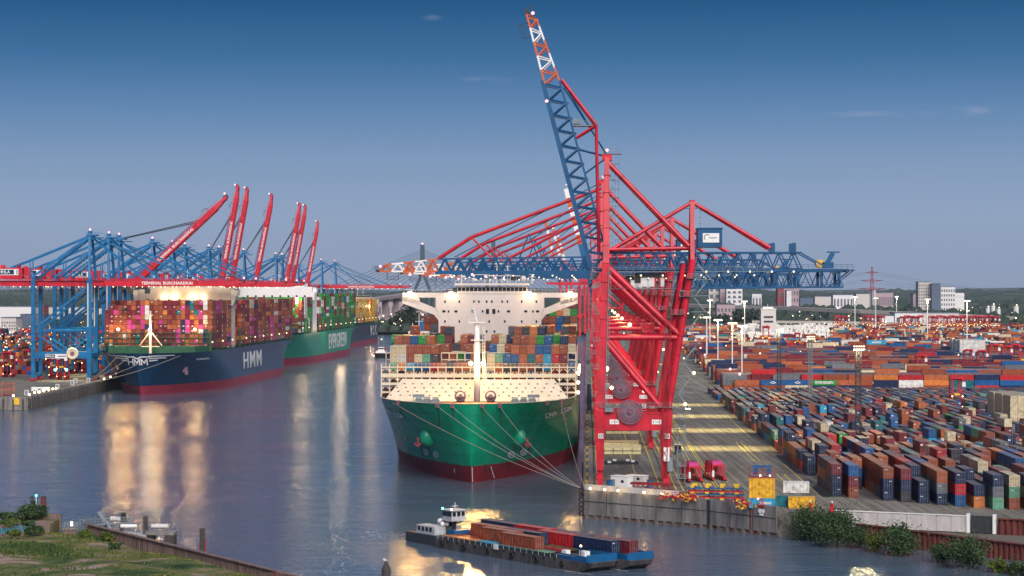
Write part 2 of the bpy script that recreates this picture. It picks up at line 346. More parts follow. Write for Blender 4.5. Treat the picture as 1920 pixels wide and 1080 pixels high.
# right terminal ground (yard, apron)
A_ = uv(0, 0); far_u = 2600
wall_pts = [V(17.6, 513, 0), V(46.2, 490, 0), V(60.5, 473, 0), V(70.8, 467, 0), V(98.6, 455.5, 0), V(103.5, 453.5, 0), V(150, 436, 0), V(400, 340, 0)]
poly = [(p.x, p.y) for p in wall_pts]+[(2500, 700), (2500, 3600)]+[(uv(far_u, 0).x, uv(far_u, 0).y)]
bm = MB(); bm.prism(poly, -3, 6.0)
structure(bm.build('terminal_ground', M['asphalt']))
# apron slabs: darker/lighter joints as thin recessed strips
jn = MB()
for k in range(60):
    u = 10+k*18; p, q = uv(u, 1.5, 6.004), uv(u, 60, 6.004); jn.beam(p, q, .18, .004)
for v in (6, 12, 26, 34, 44, 52):
    jn.beam(uv(2, v, 6.004), uv(1100, v, 6.004), .14, .004)
o = structure(jn.build('apron_joints', M['dgrey']))
# painted lane lines
lines = [(19.5, -8, 620), (23.3, -8, 620), (25.0, -12, 520), (30.0, -14, 520), (31.2, -14, 520), (33.6, -16, 480), (34.3, -16, 480), (52.5, -12, 55), (54.5, -14, 55), (57.6, -18, 90), (50, 80, 175), (51.6, 80, 175), (56.5, 180, 300), (14, 2, 700), (3.6, 2, 700)]
for i, (v, u0, u1) in enumerate(lines):
    m_ = MB(); m_.beam(uv(u0+18, v, 6.009), uv(u1, v, 6.009), .30, .004); structure(m_.build('lane_line', M['yline']))
m_ = MB(); m_.beam(uv(10, 38, 6.009), uv(260, 38, 6.009), .16, .004); structure(m_.build('guide_line', M['rline']))
for (v, u0, u1) in ((58.9, -8, 40), (58.9, 60, 120)):
    m_ = MB(); m_.beam(uv(u0, v, 6.012), uv(u1, v, 6.012), 2.0, .004); structure(m_.build('patched_asphalt', M['dgrey']))
# crane rails
for v in (4.2, 21.6):
    m_ = MB(); m_.beam(uv(3, v, 6.02), uv(1900, v, 6.02), .35, .04); structure(m_.build('crane_rail', M['dgrey']))
# dark cable channel with ladder-like slabs beside the quay edge
cc = thing('cable_channel', 'long slab covered cable channel along the edge of the right quay', 'channel', uv(0, 0, 6), -AX)
for k in range(160):
    if k == 0:
        b0 = MB().box(0, 0, .06, 1.5, 1.9, .12).mesh('slab', M['concrete'])
    link('slab', b0, cc, (1.9, 3+k*2.2, 0))
MB().box(1.9, 300, .02, 2.0, 600, .04).build('channel_bed', M['black'], cc)

# river wall: concrete panels with dark joints, piles below
rw = thing('river_wall', 'long stained concrete river wall of the right quay with dark joints', 'quay wall')
def wall_run(p, q, n, zt, zb, th, m, joint=.5, parent=None, name='wall_panel'):
    d = (q-p); Ln = d.length; d.normalize(); ang = math.atan2(d.y, d.x)
    for i in range(n):
        a = p+d*(Ln*i/n+joint/2); b = p+d*(Ln*(i+1)/n-joint/2); c = (a+b)/2; off = random.uniform(-.05, .05)
        nrm = V(d.y, -d.x, 0)*off
        MB().box(c.x+nrm.x, c.y+nrm.y, (zt+zb)/2, (b-a).length, th, zt-zb, ang).build(name, m, parent)
    return ang, d, Ln
for a, b, n in ((wall_pts[0], wall_pts[1], 5), (wall_pts[1], wall_pts[2], 3)):
    ang, d, Ln = wall_run(a, b, n, 6.9, .9, 1.0, M['concrete'], .35, rw)
    nrm = V(d.y, -d.x, 0)
    for i in range(int(Ln/2.6)):
        c = a+d*(1.2+i*2.6)+nrm*.05; MB().box(c.x, c.y, -.2, .9, 1.0, 2.2, ang).build('pile', M['sheetb'], rw)
    c = (a+b)/2; MB().box(c.x-nrm.x*.3, c.y-nrm.y*.3, 3.4, Ln-.4, .5, 6.6, ang).build('wall_core', M['black'], rw)
    for i in range(n):
        c = a+d*(Ln*(i+.5)/n)+nrm*.52; MB().box(c.x, c.y, 4.2, Ln/n-.5, .12, .14, ang).build('ledge', M['dgrey'], rw)
for t_ in (.98,):
    c = wall_pts[1]+V(.4, -.8, 0); MB().box(c.x, c.y, 3.6, 1.3, .6, 6.4, -.8).build('joint_pile', M['dgrey'], rw)
    c = wall_pts[1].lerp(wall_pts[2], .62)+V(.3, -.6, 0)
    for s_ in (-.5, .5): MB().box(c.x+s_*.66, c.y-s_*.75, 3.3, .45, .6, 6.8, -.87).build('joint_pile', M['sheet'], rw)
# upper pale wall with wall lamps at the quay corner
for i, (x, y) in enumerate(((1111, 914), (1129, 917), (1145, 920), (1175, 925), (1193, 928))):
    p = gp(x, y+9, 7.0); tt = [.06, .18, .29, .5, .64][i]; q = wall_pts[0].lerp(wall_pts[1], tt)
    l = thing('wall_lamp', ['', '', '', '', ''][i] or 'small round yellow lamp on the corner river wall, %s from the ship' % ['first', 'second', 'third', 'fourth', 'fifth'][i], 'lamp', (q.x-.1, q.y-.62, 7.3), 0, 'lamps on the corner river wall')
    MB().box(0, .1, -.3, .18, .3, .5).build('bracket', M['dgrey'], l); MB().ball((0, 0, .1), .33).build('bulb', M['lamp'], l)
    ld = bpy.data.lights.new('wall_lamp_light', 'POINT'); ld.energy = 90; ld.color = (1, .66, .25); ld.shadow_soft_size = .35
    lo = bpy.data.objects.new('wall_lamp_light', ld); C.objects.link(lo); lo.location = (q.x-.1, q.y-1.3, 7.3)
hw = thing('harbour_wall', 'low pale grey concrete parapet wall behind the lamps at the quay corner', 'wall')
wall_run(wall_pts[0]+V(.6, .9, 0), wall_pts[0].lerp(wall_pts[1], .78)+V(.5, .9, 0), 6, 8.2, 6, .4, M['concretel'], .06, hw)
# quay face under the big ship: fender tyres and bollards
qf = thing('quay_edge', 'straight concrete quay edge running away beside the green ship', 'quay wall', uv(0, 0, 0), -AX)
for k in range(60):
    MB().box(.25, 9+k*18, 3.1, .5, 17.7, 6.0).build('wall_panel', M['concrete'], qf) if k < 12 else None
MB().box(.25, 9+12*18+800, 3.1, .5, 1600, 6.0).build('wall_panel', M['concrete'], qf)
def ring(mb, c, R, r, axis='x', n=10, m=5):
    vs = []; fs = []
    for i in range(n):
        for j in range(m):
            a, b = 2*PI*i/n, 2*PI*j/m; q = R+r*math.cos(b)
            p = (r*math.sin(b), q*math.cos(a), q*math.sin(a)) if axis == 'x' else (q*math.cos(a), r*math.sin(b), q*math.sin(a))
            vs.append((c[0]+p[0], c[1]+p[1], c[2]+p[2])); fs.append((i*m+j, i*m+(j+1) % m, ((i+1) % n)*m+(j+1) % m, ((i+1) % n)*m+j))
    return mb.add(vs, fs)
tyre = ring(MB(), (0, 0, 0), .55, .22).mesh('tyre_fender', M['black'])
tyf = ring(MB(), (0, 0, 0), .55, .22, 'y').mesh('tyre_fender', M['black'])
OW = ['topmost', 'second from the top', 'third from the top', 'fourth from the top', 'fifth from the top', 'lowest']
for k in range(6):
    o = link('tyre_fender', tyf, None, uv(-.05, -.0, 6.9-k*1.15)+V(-.5, -1.1, 0)); tag(o, 'black tyre fender on the quay corner column beside the bow, '+OW[k], 'tyre', 'tyres hung on the quay corner column')
ORDB = ['first', 'second', 'third', 'fourth', 'fifth', 'sixth', 'seventh', 'eighth', 'ninth', 'tenth', 'eleventh', 'twelfth', 'thirteenth', 'fourteenth', 'fifteenth', 'sixteenth', 'seventeenth', 'eighteenth']
for k in range(18):
    o = link('tyre_fender', tyre, None, uv(6+k*5, -.35, 5.4), -AX); tag(o, 'black tyre fender beside the green hull, %s from the quay corner' % ORDB[k], 'tyre', 'tyres hung along the quay edge')
bol = MB().tube((0, 0, 0), (0, 0, .5), .28, 8).tube((0, 0, .5), (0, 0, .75), .48, 8).mesh('bollard', M['yellow'])
for k in range(14):
    o = link('bollard', bol, None, uv(1.5+k*24, .9, 6.0)); tag(o, 'squat yellow mooring bollard beside the green ship, %s from the quay corner' % ORDB[k], 'bollard', 'bollards along the right quay edge')

# white wall, gate and brown sheet pile wall in front of the yard
ww = thing('white_wall', 'long low whitish concrete flood wall in front of the container yard', 'wall')
wall_run(V(72, 464.5, 0), V(99.0, 453.2, 0), 9, 6.9, 3.4, .5, M['concretel'], .07, ww)
ang2 = math.atan2(-11.3, 27)
MB().box(85.5, 458.85, 6.97, 29.4, .8, .14, ang2).build('coping', M['white'], ww)
for px, py in ((99.4, 453.0), (104.6, 450.8)):
    MB().box(px, py, 5.4, .7, .9, 4.2, ang2).build('gate_pillar', M['white'], ww)
g = thing('flood_gate', 'dark grey steel flood gate between two white pillars', 'gate', (102, 451.9, 0), ang2)
for k in range(6): MB().box(-1.95+k*.78, 0, 5.2, .74, .18, 3.7).build('gate_panel', M['dgrey'], g)
MB().box(0, .12, 6.6, 4.8, .1, .14).build('gate_rail', M['grey'], g); MB().box(0, .12, 4.1, 4.8, .1, .14).build('gate_rail', M['grey'], g)
def sheetwall(name, label, p, q, zt0, zt1, zb, m, step=1.3, depth=.45, cap=True):
    r = thing(name, label, 'sheet pile wall'); d = q-p; Ln = d.length; d.normalize(); nrm = V(d.y, -d.x, 0); n = int(Ln/step); nb = min(n, 290)
    for i in range(n):
        a = p+d*(i*step); z1 = zt0+(zt1-zt0)*i/n; b = MB(); prof = [(0, 0), (.25, 0), (.42, 1), (.83, 1), (1.0, 0)]
        fr = [(a+d*(s_*step)+nrm*(t_*depth)) for s_, t_ in prof]; bk = [x-nrm*.12 for x in fr]
        vs = [(x.x, x.y, zb) for x in fr]+[(x.x, x.y, z1) for x in fr]+[(x.x, x.y, zb) for x in bk]+[(x.x, x.y, z1) for x in bk]
        b.add(vs, [(j, j+1, 6+j, 5+j) for j in range(4)]+[(11+j, 10+j, 15+j, 16+j) for j in range(4)]+[(5+j, 6+j, 16+j, 15+j) for j in range(4)])
        b.build('sheet_pile', m, r)
    if cap: MB().beam((p+nrm*depth*.5)+V(0, 0, zt0+.1), (q+nrm*depth*.5)+V(0, 0, zt1+.1), 1.0, .25).build('capping_beam', m, r)
    return r
sheetwall('sheet_pile_wall', 'dark red rusty sheet pile river wall behind the bushes', V(61.5, 479.5, 0), V(112, 424, 0), 4.5, 3.2, -2, M['sheet'])
sheetwall('sheet_pile_wall', 'short dark brown sheet pile wall right of the flood gate', V(105.2, 450.3, 0), V(120, 444.5, 0), 6.6, 6.4, 3.0, M['sheet'])
bm = MB(); bm.prism([(61.6, 479), (60.6, 473), (70.8, 466.3), (98.6, 454.6), (103.5, 452.4), (150, 435), (150, 384), (112, 424.8)], -2, 3.2)
structure(bm.build('dirt_path', M['dirt']))
# sand heap
h = MB(); cx, cy = gp(1715, 990, 3.2).xy; vs = [(cx, cy, 4.9)]; fs = []
for r_, z_ in ((1.2, 4.3), (2.6, 3.7), (3.9, 3.15)):
    for k in range(16):
        a = 2*PI*k/16; rr = r_*random.uniform(.85, 1.15); vs.append((cx+rr*math.cos(a)*1.1, cy+rr*math.sin(a), z_))
fs = [(0, 1+k, 1+(k+1) % 16) for k in range(16)]+[(1+j*16+k, 1+(j+1)*16+k, 1+(j+1)*16+(k+1) % 16, 1+j*16+(k+1) % 16) for j in range(2) for k in range(16)]
h.add(vs, fs); tag(h.build('sand_heap', M['sand'], smooth=True), 'pale heap of sand on the path before the white wall', 'sand heap')

# left terminal ground
lq = [(-227, 975), (-226, 1330), (-214, 1680), (-205, 1950), (-196, 2400), (-180, 2700), (-2500, 2700), (-2500, 975)]
structure(MB().prism(lq, -3, 6.0).build('left_terminal_ground', M['asphalt']))
lw = thing('left_quay_wall', 'old concrete quay wall of the left terminal with wooden fenders', 'quay wall')
for i in range(22): MB().box(-226.8, 984+i*9, 3.2, .7, 8.8, 6.2).build('wall_panel', M['concrete'], lw)
for i in range(9): MB().box(-232+-i*9, 974.8, 3.2, 8.8, .7, 6.2).build('wall_panel', M['concrete'], lw)
for i in range(40): MB().box(-226.2, 977+i*4.6, 2.6, .5, .6, 5.2).build('fender_pile', M['wood'], lw)
for i in range(18): MB().box(-229-i*4.6, 974.2, 2.6, .6, .5, 5.2).build('fender_pile', M['wood'], lw)
MB().box(-232, 974.3, 4.2, 2.6, .5, 3.2).build('yellow_fender', M['yellow'], lw)
# foreground meadow bottom left
gpoly = [(-97, 449), (-92, 447), (-44, 375), (-20, 330), (-200, 300), (-260, 480), (-112, 480), (-112, 462), (-100, 458)]
import itertools
def hill(x, y): return 4.3+.5*math.sin(x*.11)*math.cos(y*.09)+.25*math.sin(x*.37+y*.3)
g = MB(); nx, ny = 70, 60; vs = []; fs = []
for j in range(ny):
    for i in range(nx):
        t = j/(ny-1); y = 320+t*132; xr = -44+(375-y)*(48/72)*1.0-.6
        if y > 447: xr = -92.6
        x = xr-(i/(nx-1))**1.3*150; vs.append((x, y, hill(x, y) if i else hill(x, y)-.3))
for j in range(ny-1):
    for i in range(nx-1): fs.append((j*nx+i, (j+1)*nx+i, (j+1)*nx+i+1, j*nx+i+1))
g.add(vs, fs); structure(g.build('meadow', M['grass'], smooth=True))
GR = g
sheetwall('sheet_pile_wall', 'brown weathered sheet pile wall along the grass meadow', V(-92, 447.5, 0), V(-25, 347, 0), 5.9, 5.6, -2, M['sheetb'], 1.0, .35)
# grass tufts
t_ = MB(); cols = [(.05, .10, .02), (.09, .14, .03), (.17, .19, .04), (.24, .20, .06)]
for k in range(26000):
    y = random.uniform(345, 446); xr = -44+(375-y)*(48/72)-1.2; x = xr-random.random()**1.2*70
    nv = math.sin(x*.16+1.3*math.sin(y*.11))+math.sin(y*.21+x*.07)
    if (nv > .45 or math.hypot((x+96)/26, (y-392)/9) < 1 or math.hypot((x+78)/15, (y-378)/6) < 1) and random.random() < .93: continue
    s_ = random.uniform(.15, .5)*(1.7 if nv < -1.0 else .8); z = hill(x, y)-.05; t_.cc = jit(cols[min(3, max(0, int((nv+2)*1.1)+random.randint(-1, 1)))], .3)
    for q in range(3):
        a = random.uniform(0, PI); dx, dy = math.cos(a)*.13, math.sin(a)*.13; lx, ly = random.uniform(-.2, .2), random.uniform(-.2, .2)
        t_.add([(x-dx, y-dy, z), (x+dx, y+dy, z), (x+dx*.3+lx, y+ly, z+s_)], [(0, 1, 2)])
tag(t_.build('grass', M['vcol']), 'green and yellowish grass tufts on the foreground meadow', 'grass', None, 'stuff')
# ------------------------------------------------------------------ ships
def clamp(a, lo=0, hi=1): return max(lo, min(hi, a))
class Hull:
    def __init__(s, B, L, zd, Ld, Lw, rake, stern=60, mid=0):
        s.B, s.L, s.zd, s.Ld, s.Lw, s.rake, s.stern = B, L, zd, Ld, Lw, rake, stern
    def s0(s, z): return s.rake*(1-clamp(z/s.zd, -.1, 1.05))**1.15 if z < s.zd else 0
    def hb(s, y, z):
        t = clamp(z/s.zd); s0 = s.s0(z); Lz = s.Lw+(s.Ld-s.Lw)*t**1.4; x = (y-s0)/Lz
        if x <= 0: return 0
        if x >= 1: h = s.B
        else: h = s.B*(1-(1-x)**2.2)**(.56+.40*(1-t))
        w_ = clamp((y-(s.L-s.stern))/s.stern)
        if w_ > 0: h *= max(0, 1-w_**2*(1-t)**.9*1.0)
        return h
    def solve(s, x, z):
        lo, hi = s.s0(z), s.L*.6
        for _ in range(40):
            m_ = (lo+hi)/2
            if s.hb(m_, z) < abs(x): lo = m_
            else: hi = m_
        return hi
    def normal(s, x, z):
        e = .4; y = s.solve(x, z); ax = (s.solve(abs(x)+e, z)-y)/e*(1 if x >= 0 else -1); az = (s.solve(x, z+e)-y)/e
        return V(ax, -1, az).normalized()*1.0
    def ys(s, z):
        a = s.s0(z); q = [a+(115-a)*(i/30)**2.0 for i in range(31)]
        q += [115+(s.L-115-s.stern)*i/8 for i in range(1, 9)]+[s.L-s.stern+s.stern*i/8 for i in range(1, 9)]
        return q
    def shell(s, z0, z1, n, closed_top=False):
        mb = MB(); zs = [z0+(z1-z0)*i/n for i in range(n+1)]; rows = []
        for z in zs:
            r = []
            for y in s.ys(z): h = s.hb(y, z); r.append((h, y, z))
            rows.append(r)
        m_ = len(rows[0])
        for sg in (1, -1):
            vs = [(p[0]*sg, p[1], p[2]) for r in rows for p in r]; fs = []
            for j in range(n):
                for i in range(m_-1):
                    f = (j*m_+i, j*m_+i+1, (j+1)*m_+i+1, (j+1)*m_+i); fs.append(f if sg > 0 else f[::-1])
            mb.add(vs, fs)
        for j in range(n):                          # transom
            a, b = rows[j][-1], rows[j+1][-1]
            mb.add([(-a[0], a[1], a[2]), (a[0], a[1], a[2]), (b[0], b[1], b[2]), (-b[0], b[1], b[2])], [(0, 3, 2, 1)])
        return mb
    def deck(s, z, inset=.15):
        ys = s.ys(z); mb = MB(); vs = [(-max(0, s.hb(y, z)-inset), y, z) for y in ys]+[(max(0, s.hb(y, z)-inset), y, z) for y in ys]; n = len(ys)
        return mb.add(vs, [(i, i+1, n+i+1, n+i) for i in range(n-1)])
    def ribbon(s, strokes, width, m, name, parent, off=.12, front=True, sub=1.0):
        # strokes: polylines of (x, z) on the shell, seen along the ship's axis; built as thin raised plates that follow the shell
        mb = MB()
        for st in strokes:
            for (x0, z0), (x1, z1) in zip(st[:-1], st[1:]):
                n = max(1, int(math.hypot(x1-x0, z1-z0)/sub)); dx, dz = x1-x0, z1-z0; l = math.hypot(dx, dz); nx, nz = -dz/l*width/2, dx/l*width/2
                ex, ez = dx/l*width/2*.9, dz/l*width/2*.9
                pts = []
                for i in range(n+1):
                    t = i/n; cx, cz = x0-ex+(dx+2*ex)*t, z0-ez+(dz+2*ez)*t
                    for sg in (-1, 1):
                        px, pz = cx+nx*sg, cz+nz*sg; px = px if abs(px) > .05 else .05; y = s.solve(px, pz); nn = s.normal(px, pz)
                        pts.append((px+nn.x*off, y+nn.y*off-.05, pz+nn.z*off))
                mb.add(pts, [(2*i, 2*i+1, 2*i+3, 2*i+2) for i in range(n)])
        return mb.build(name, m, parent)
LET = {  # simple stroke letters on a 0..1 x 0..1 box
 'H': [[(0,0),(0,1)],[(1,0),(1,1)],[(0,.5),(1,.5)]], 'M': [[(0,0),(0,1),(.5,.3),(1,1),(1,0)]], 'C': [[(1,1),(.1,1),(0,.5),(.1,0),(1,0)]], 'A': [[(0,0),(.5,1),(1,0)],[(.2,.4),(.8,.4)]],
 'G': [[(1,1),(.1,1),(0,.5),(.1,0),(1,0),(1,.5),(.6,.5)]], 'E': [[(1,1),(0,1),(0,0),(1,0)],[(0,.5),(.8,.5)]], 'V': [[(0,1),(.5,0),(1,1)]], 'R': [[(0,0),(0,1),(1,.95),(1,.55),(0,.5),(1,0)]],
 'N': [[(0,0),(0,1),(1,0),(1,1)]], 'S': [[(1,1),(0,.95),(0,.55),(1,.5),(1,.05),(0,0)]], 'O': [[(0,0),(0,1),(1,1),(1,0),(0,0)]], 'T': [[(.5,0),(.5,1)],[(0,1),(1,1)]], 'I': [[(.5,0),(.5,1)]], 'L': [[(0,1),(0,0),(1,0)]], 'D':[[(0,0),(0,1),(.8,.9),(1,.5),(.8,.1),(0,0)]], 'B':[[(0,0),(0,1),(.9,.9),(.8,.5),(1,.2),(.8,0),(0,0)],[(0,.5),(.8,.5)]], 'U':[[(0,1),(0,0),(1,0),(1,1)]], 'J':[[(1,1),(1,0),(0,0),(0,.3)]], 'Q':[[(0,0),(0,1),(1,1),(1,0),(0,0)]], ' ': []}
def strokes(txt, x0, z0, h, wd, gap, slope=0):
    out = []; x = x0
    for ch in txt:
        for st in LET[ch]: out.append([(x+a*wd, z0+b*h+slope*(x-x0+a*wd)) for a, b in st])
        x += wd+gap
    return out
DIM = (12.19, 2.44, 2.6)
def cont_mesh(Lc, name, H=2.6, Wd=2.44, seg=None):
    """corrugated container body, long axis y, origin bottom centre"""
    mb = MB(); n = seg or int(Lc/1.1); d = .05; hx, hy = Wd/2, Lc/2
    # bottom/top frames, corner posts
    for z in (.09, H-.08):
        for sx in (-1, 1): mb.box(sx*(hx-.06), 0, z, .12, Lc, .16)
        for sy in (-1, 1): mb.box(0, sy*(hy-.06), z, Wd-.24, .12, .16)
    for sx in (-1, 1):
        for sy in (-1, 1): mb.box(sx*(hx-.07), sy*(hy-.07), H/2, .14, .14, H-.34)
    # corrugated sides
    for sx in (-1, 1):
        ys = []; 
        for i in range(n):
            a = -hy+.14+(Lc-.28)*i/n; p = (Lc-.28)/n
            ys += [(a, 0), (a+p*.3, 0), (a+p*.45, 1), (a+p*.85, 1)]
        ys.append((hy-.14, 0)); vs = []
        for y, t in ys: x = sx*(hx-.04-d*t); vs += [(x, y, .17), (x, y, H-.16)]
        fs = [(2*i, 2*i+2, 2*i+3, 2*i+1) for i in range(len(ys)-1)]
        mb.add(vs, fs if sx > 0 else [f[::-1] for f in fs])
    # corrugated far end and roof
    vs = []; 
    for i in range(13):
        x = -hx+.14+(Wd-.28)*i/12; y = hy-.04-(d if i % 2 else 0); vs += [(x, y, .17), (x, y, H-.16)]
    mb.add(vs, [(2*i+2, 2*i, 2*i+1, 2*i+3) for i in range(12)])
    m2 = max(8, n*2); vs = []
    for i in range(m2+1):
        y = -hy+.1+(Lc-.2)*i/m2; z = H-.03-(.03 if i % 2 else 0); vs += [(-hx+.1, y, z), (hx-.1, y, z)]
    mb.add(vs, [(2*i, 2*i+1, 2*i+3, 2*i+2) for i in range(m2)])
    mb.box(0, 0, .06, Wd-.3, Lc-.3, .06)
    me = mb.mesh(name, [M['cont'], M['contr']])
    for p_ in me.polygons:
        if p_.normal.z > .7 and p_.center.z > H-.12: p_.material_index = 1
    return me
BODY = {40: cont_mesh(12.19, 'container_body'), 20: cont_mesh(6.06, 'container_body', seg=7), 41: cont_mesh(12.19, 'container_body', H=2.896)}
def door_mesh(Hh=2.6):
    mb = MB(); mb.box(0, 0, Hh/2, 1.06, .06, Hh-.36)
    for z in (.6, 1.2, 1.8): mb.box(0, -.045, z*Hh/2.6, .98, .03, .1)
    return mb.mesh('door', M['cont'])
DOOR = {20: door_mesh(), 40: door_mesh(), 41: door_mesh(2.896)}
RODS = MB()
for x in (-.3, .28): RODS.box(x, -.1, 1.3, .05, .05, 2.2); RODS.box(x+.12, -.12, 1.05, .26, .04, .06)
RODS = RODS.mesh('locking_bars', M['grey'])
PLACARD = {k: m_ for k, m_ in (('a', MB().box(0, 0, 0, .7, .03, .22).mesh('marking_panel', M['concretel'])),)}
def container(kind, cname, base, rz, label, group, parts=True, doorend=True, jitter=.12):
    """one container: thing > container_body, door, door > locking_bars"""
    t = thing('shipping_container', label, 'container', base, rz, group)
    col = (*jit(PAL[cname], jitter), 1)
    b = link('container_body', BODY[kind], t); b.color = col
    if parts:
        Lh = 6.03 if kind != 20 else 2.97
        for sx in (-.53, .53):
            d = link('door', DOOR[kind], t, (sx, -Lh-.03, 0)); d.color = tuple(c*.92 for c in col[:3])+(1,)
            link('locking_bars', RODS, d)
            if sx > 0 and random.random() < .4: link('marking_panel', PLACARD['a'], t, (sx*random.choice((-1, 1)), -Lh-.12, random.uniform(1.6, 2.2)))
    return t
LV = {0: 'bottom', 1: 'second from the bottom', 2: 'third from the bottom', 3: 'fourth from the bottom', 4: 'fifth from the bottom'}
ORD = ['first', 'second', 'third', 'fourth', 'fifth', 'sixth', 'seventh', 'eighth', 'ninth', 'tenth', 'eleventh', 'twelfth', 'thirteenth', 'fourteenth', 'fifteenth', 'sixteenth', 'seventeenth', 'eighteenth', 'nineteenth', 'twentieth', 'twenty-first', 'twenty-second', 'twenty-third', 'twenty-fourth', 'twenty-fifth', 'twenty-sixth', 'twenty-seventh', 'twenty-eighth', 'twenty-ninth', 'thirtieth']
NCONT = 0

# ---- the big green ship in the middle
GA = AX; SH = Hull(30.6, 399, 23.4, 54, 118, 8.0)
ship = thing('container_ship', 'huge green hulled container ship seen bow on, moored at the red cranes', 'ship', (-12.2, 598.5, 0), -GA)
SH.shell(4.9, 23.4, 16).build('hull', M['hullg'], ship, smooth=True)
SH.shell(-2, 4.9, 5).build('hull_bottom', M['boot'], ship, smooth=True)
SH.deck(22.2).build('deck', M['decko'], ship)
# bulwark inner lip
lip = MB(); ys = [y for y in SH.ys(23.4) if y < 60]
for sg in (-1, 1):
    for a, b in zip(ys[:-1], ys[1:]): lip.beam((sg*(SH.hb(a, 23.4)-.15), a, 23.42), (sg*(SH.hb(b, 23.4)-.15), b, 23.42), .4, .12)
lip.build('bulwark_rail', M['cream'], ship)
# breakwater: sloped cream panel
bw = MB(); n = 24
def bwpt(a, t): x = (-1+2*a)*(28.6+(23.6-28.6)*t); y = 36+7*t+ (abs(-1+2*a)**2)*3.5; return (x, y, 22.2+(28.6-22.2)*t)
vs = [bwpt(i/n, t) for t in (0, 1) for i in range(n+1)]; vs += [(p[0], p[1]+.4, p[2]) for p in vs]; N1 = n+1
bw.add(vs, [(i, i+1, N1+i+1, N1+i) for i in range(n)]+[(2*N1+i+1, 2*N1+i, 3*N1+i, 3*N1+i+1) for i in range(n)]+[(N1+i, N1+i+1, 3*N1+i+1, 3*N1+i) for i in range(n)])
bw.build('breakwater', M['cream'], ship)
hm = MB().box(0, 0, 0, .55, .14, .42).mesh('drain_hole', M['dgrey'])
for r_, t_ in enumerate((.25, .42, .6, .78)):
    for k in range(18):
        a = (k+.5+(.25 if r_ % 2 else -.25))/18
        if abs(a-.5) < .03: continue
        p = bwpt(a, t_); link('drain_hole', hm, ship, (p[0], p[1]-.05, p[2]))
# windlass and mooring gear
for sx in (-1, 1):
    wl = MB()
    for k in range(14):
        a = 2*PI*k/14; wl.box(sx*4.6+1.35*math.cos(a), 31.5, 24.1+1.35*math.sin(a), .34, .9, .34)
    ring(wl, (sx*4.6, 31.5, 24.1), 1.5, .28, 'y', 18, 5); wl.tube((sx*4.6-0, 30.6, 24.1), (sx*4.6, 32.6, 24.1), .6, 8); wl.box(sx*4.6, 33, 23, 2.4, 1.6, 1.8)
    wl.build('windlass', M['reel'], ship)
    gear = MB()
    for q in range(3): x = sx*(12+q*2.6); gear.tube((x-.9, 30+q, 23.2), (x+.9, 30+q, 23.2), .7, 8); gear.box(x, 30+q, 22.6, 2.4, 1.6, .8)
    gear.build('mooring_winch', M['grey'], ship)
    MB().box(sx*17.5, 34, 24, 3.6, .2, .9).box(sx*16, 34, 22.8, .15, .15, 1.6).box(sx*19, 34, 22.8, .15, .15, 1.6).build('platform', M['grey'], ship)
for x in (-9.5, -5.0, 3.6, 8.6, 22, -22, 26):
    y = SH.solve(x, 23.2); MB().box(x, y-.25, 22.9, 1.1, .9, 1.3).build('fairlead', M['reel'], ship)
    MB().box(x, y-.75, 22.8, .5, .12, .6).build('fairlead_opening', M['boot'], ship)
M['seam'] = mat('hull_seam_green', (.003, .21, .10), .35, .2, .3)
# anchor pods and anchors
for sx in (-1, 1):
    x = sx*13.2; y = SH.solve(x, 12.5); pod = MB(); n_ = SH.normal(x, 12.5)
    k_ = 14; vs = []; cyl = [(3.2, 0), (2.7, 1.2), (1.9, 2.3), (.9, 3.0)]
    bx = V(n_.x*.6+sx*.0, n_.y, 0).normalized()
    for r_, o_ in cyl:
        for i in range(k_):
            a = 2*PI*i/k_; c_ = V(x, y+.7, 12.8)+V(bx.x, bx.y, 0)*o_+V(0, 0, -o_*.15); vs.append(tuple(c_+V(-bx.y, bx.x, 0)*r_*.72*math.cos(a)+V(0, 0, r_*1.05*math.sin(a))))
    pod.add(vs, [(j*k_+i, j*k_+(i+1) % k_, (j+1)*k_+(i+1) % k_, (j+1)*k_+i) for j in range(3) for i in range(k_)]+[tuple(range(3*k_, 4*k_))])
    pod.build('anchor_pod', M['hullg2'], ship, smooth=True)
    ax, ay = x+bx.x*2.2+sx*1.5, y+bx.y*2.4; MB().beam((ax, ay, 12.6), (ax-sx*.2, ay, 10.2), .5).beam((ax-1, ay-.1, 10.9), (ax, ay-.1, 9.9), .45).beam((ax+1, ay-.1, 10.9), (ax, ay-.1, 9.9), .45).build('anchor', M['boot2'], ship)
    for q, xx in enumerate((sx*14.6, sx*11.2)):       # thruster marks: ring with a cross
        st = [[(xx+.85*math.cos(2*PI*i/12), 7.4-q*.15+.95*math.sin(2*PI*i/12)) for i in range(13)], [(xx-.5, 6.8), (xx+.5, 7.9)], [(xx-.5, 7.9), (xx+.5, 6.8)]]
        SH.ribbon(st, .26, M['white'], 'thruster_mark', ship, sub=.4)
for x in (-9.5, -5.0, 3.6, 8.6, 22, -22): SH.ribbon([[(x+.2, 22.0), (x+.22, 22.0-random.uniform(2.5, 6.5))]], .22, M['rust'], 'rust_streak', ship, off=.04, sub=.5)
for x in (-16.2, -13.8, 13.9, 16.3, -15, 15): SH.ribbon([[(x, 9.8), (x*.995, 9.8-random.uniform(2, 4.6))]], .3, M['rust'], 'rust_streak', ship, off=.04, sub=.5)
for k in range(26):
    x = random.uniform(-26, 26); SH.ribbon([[(x, 5.3), (x, 5.3-random.uniform(.8, 3.2))]], random.uniform(.1, .3), M['rust'], 'waterline_streak', ship, off=.03, sub=.6)
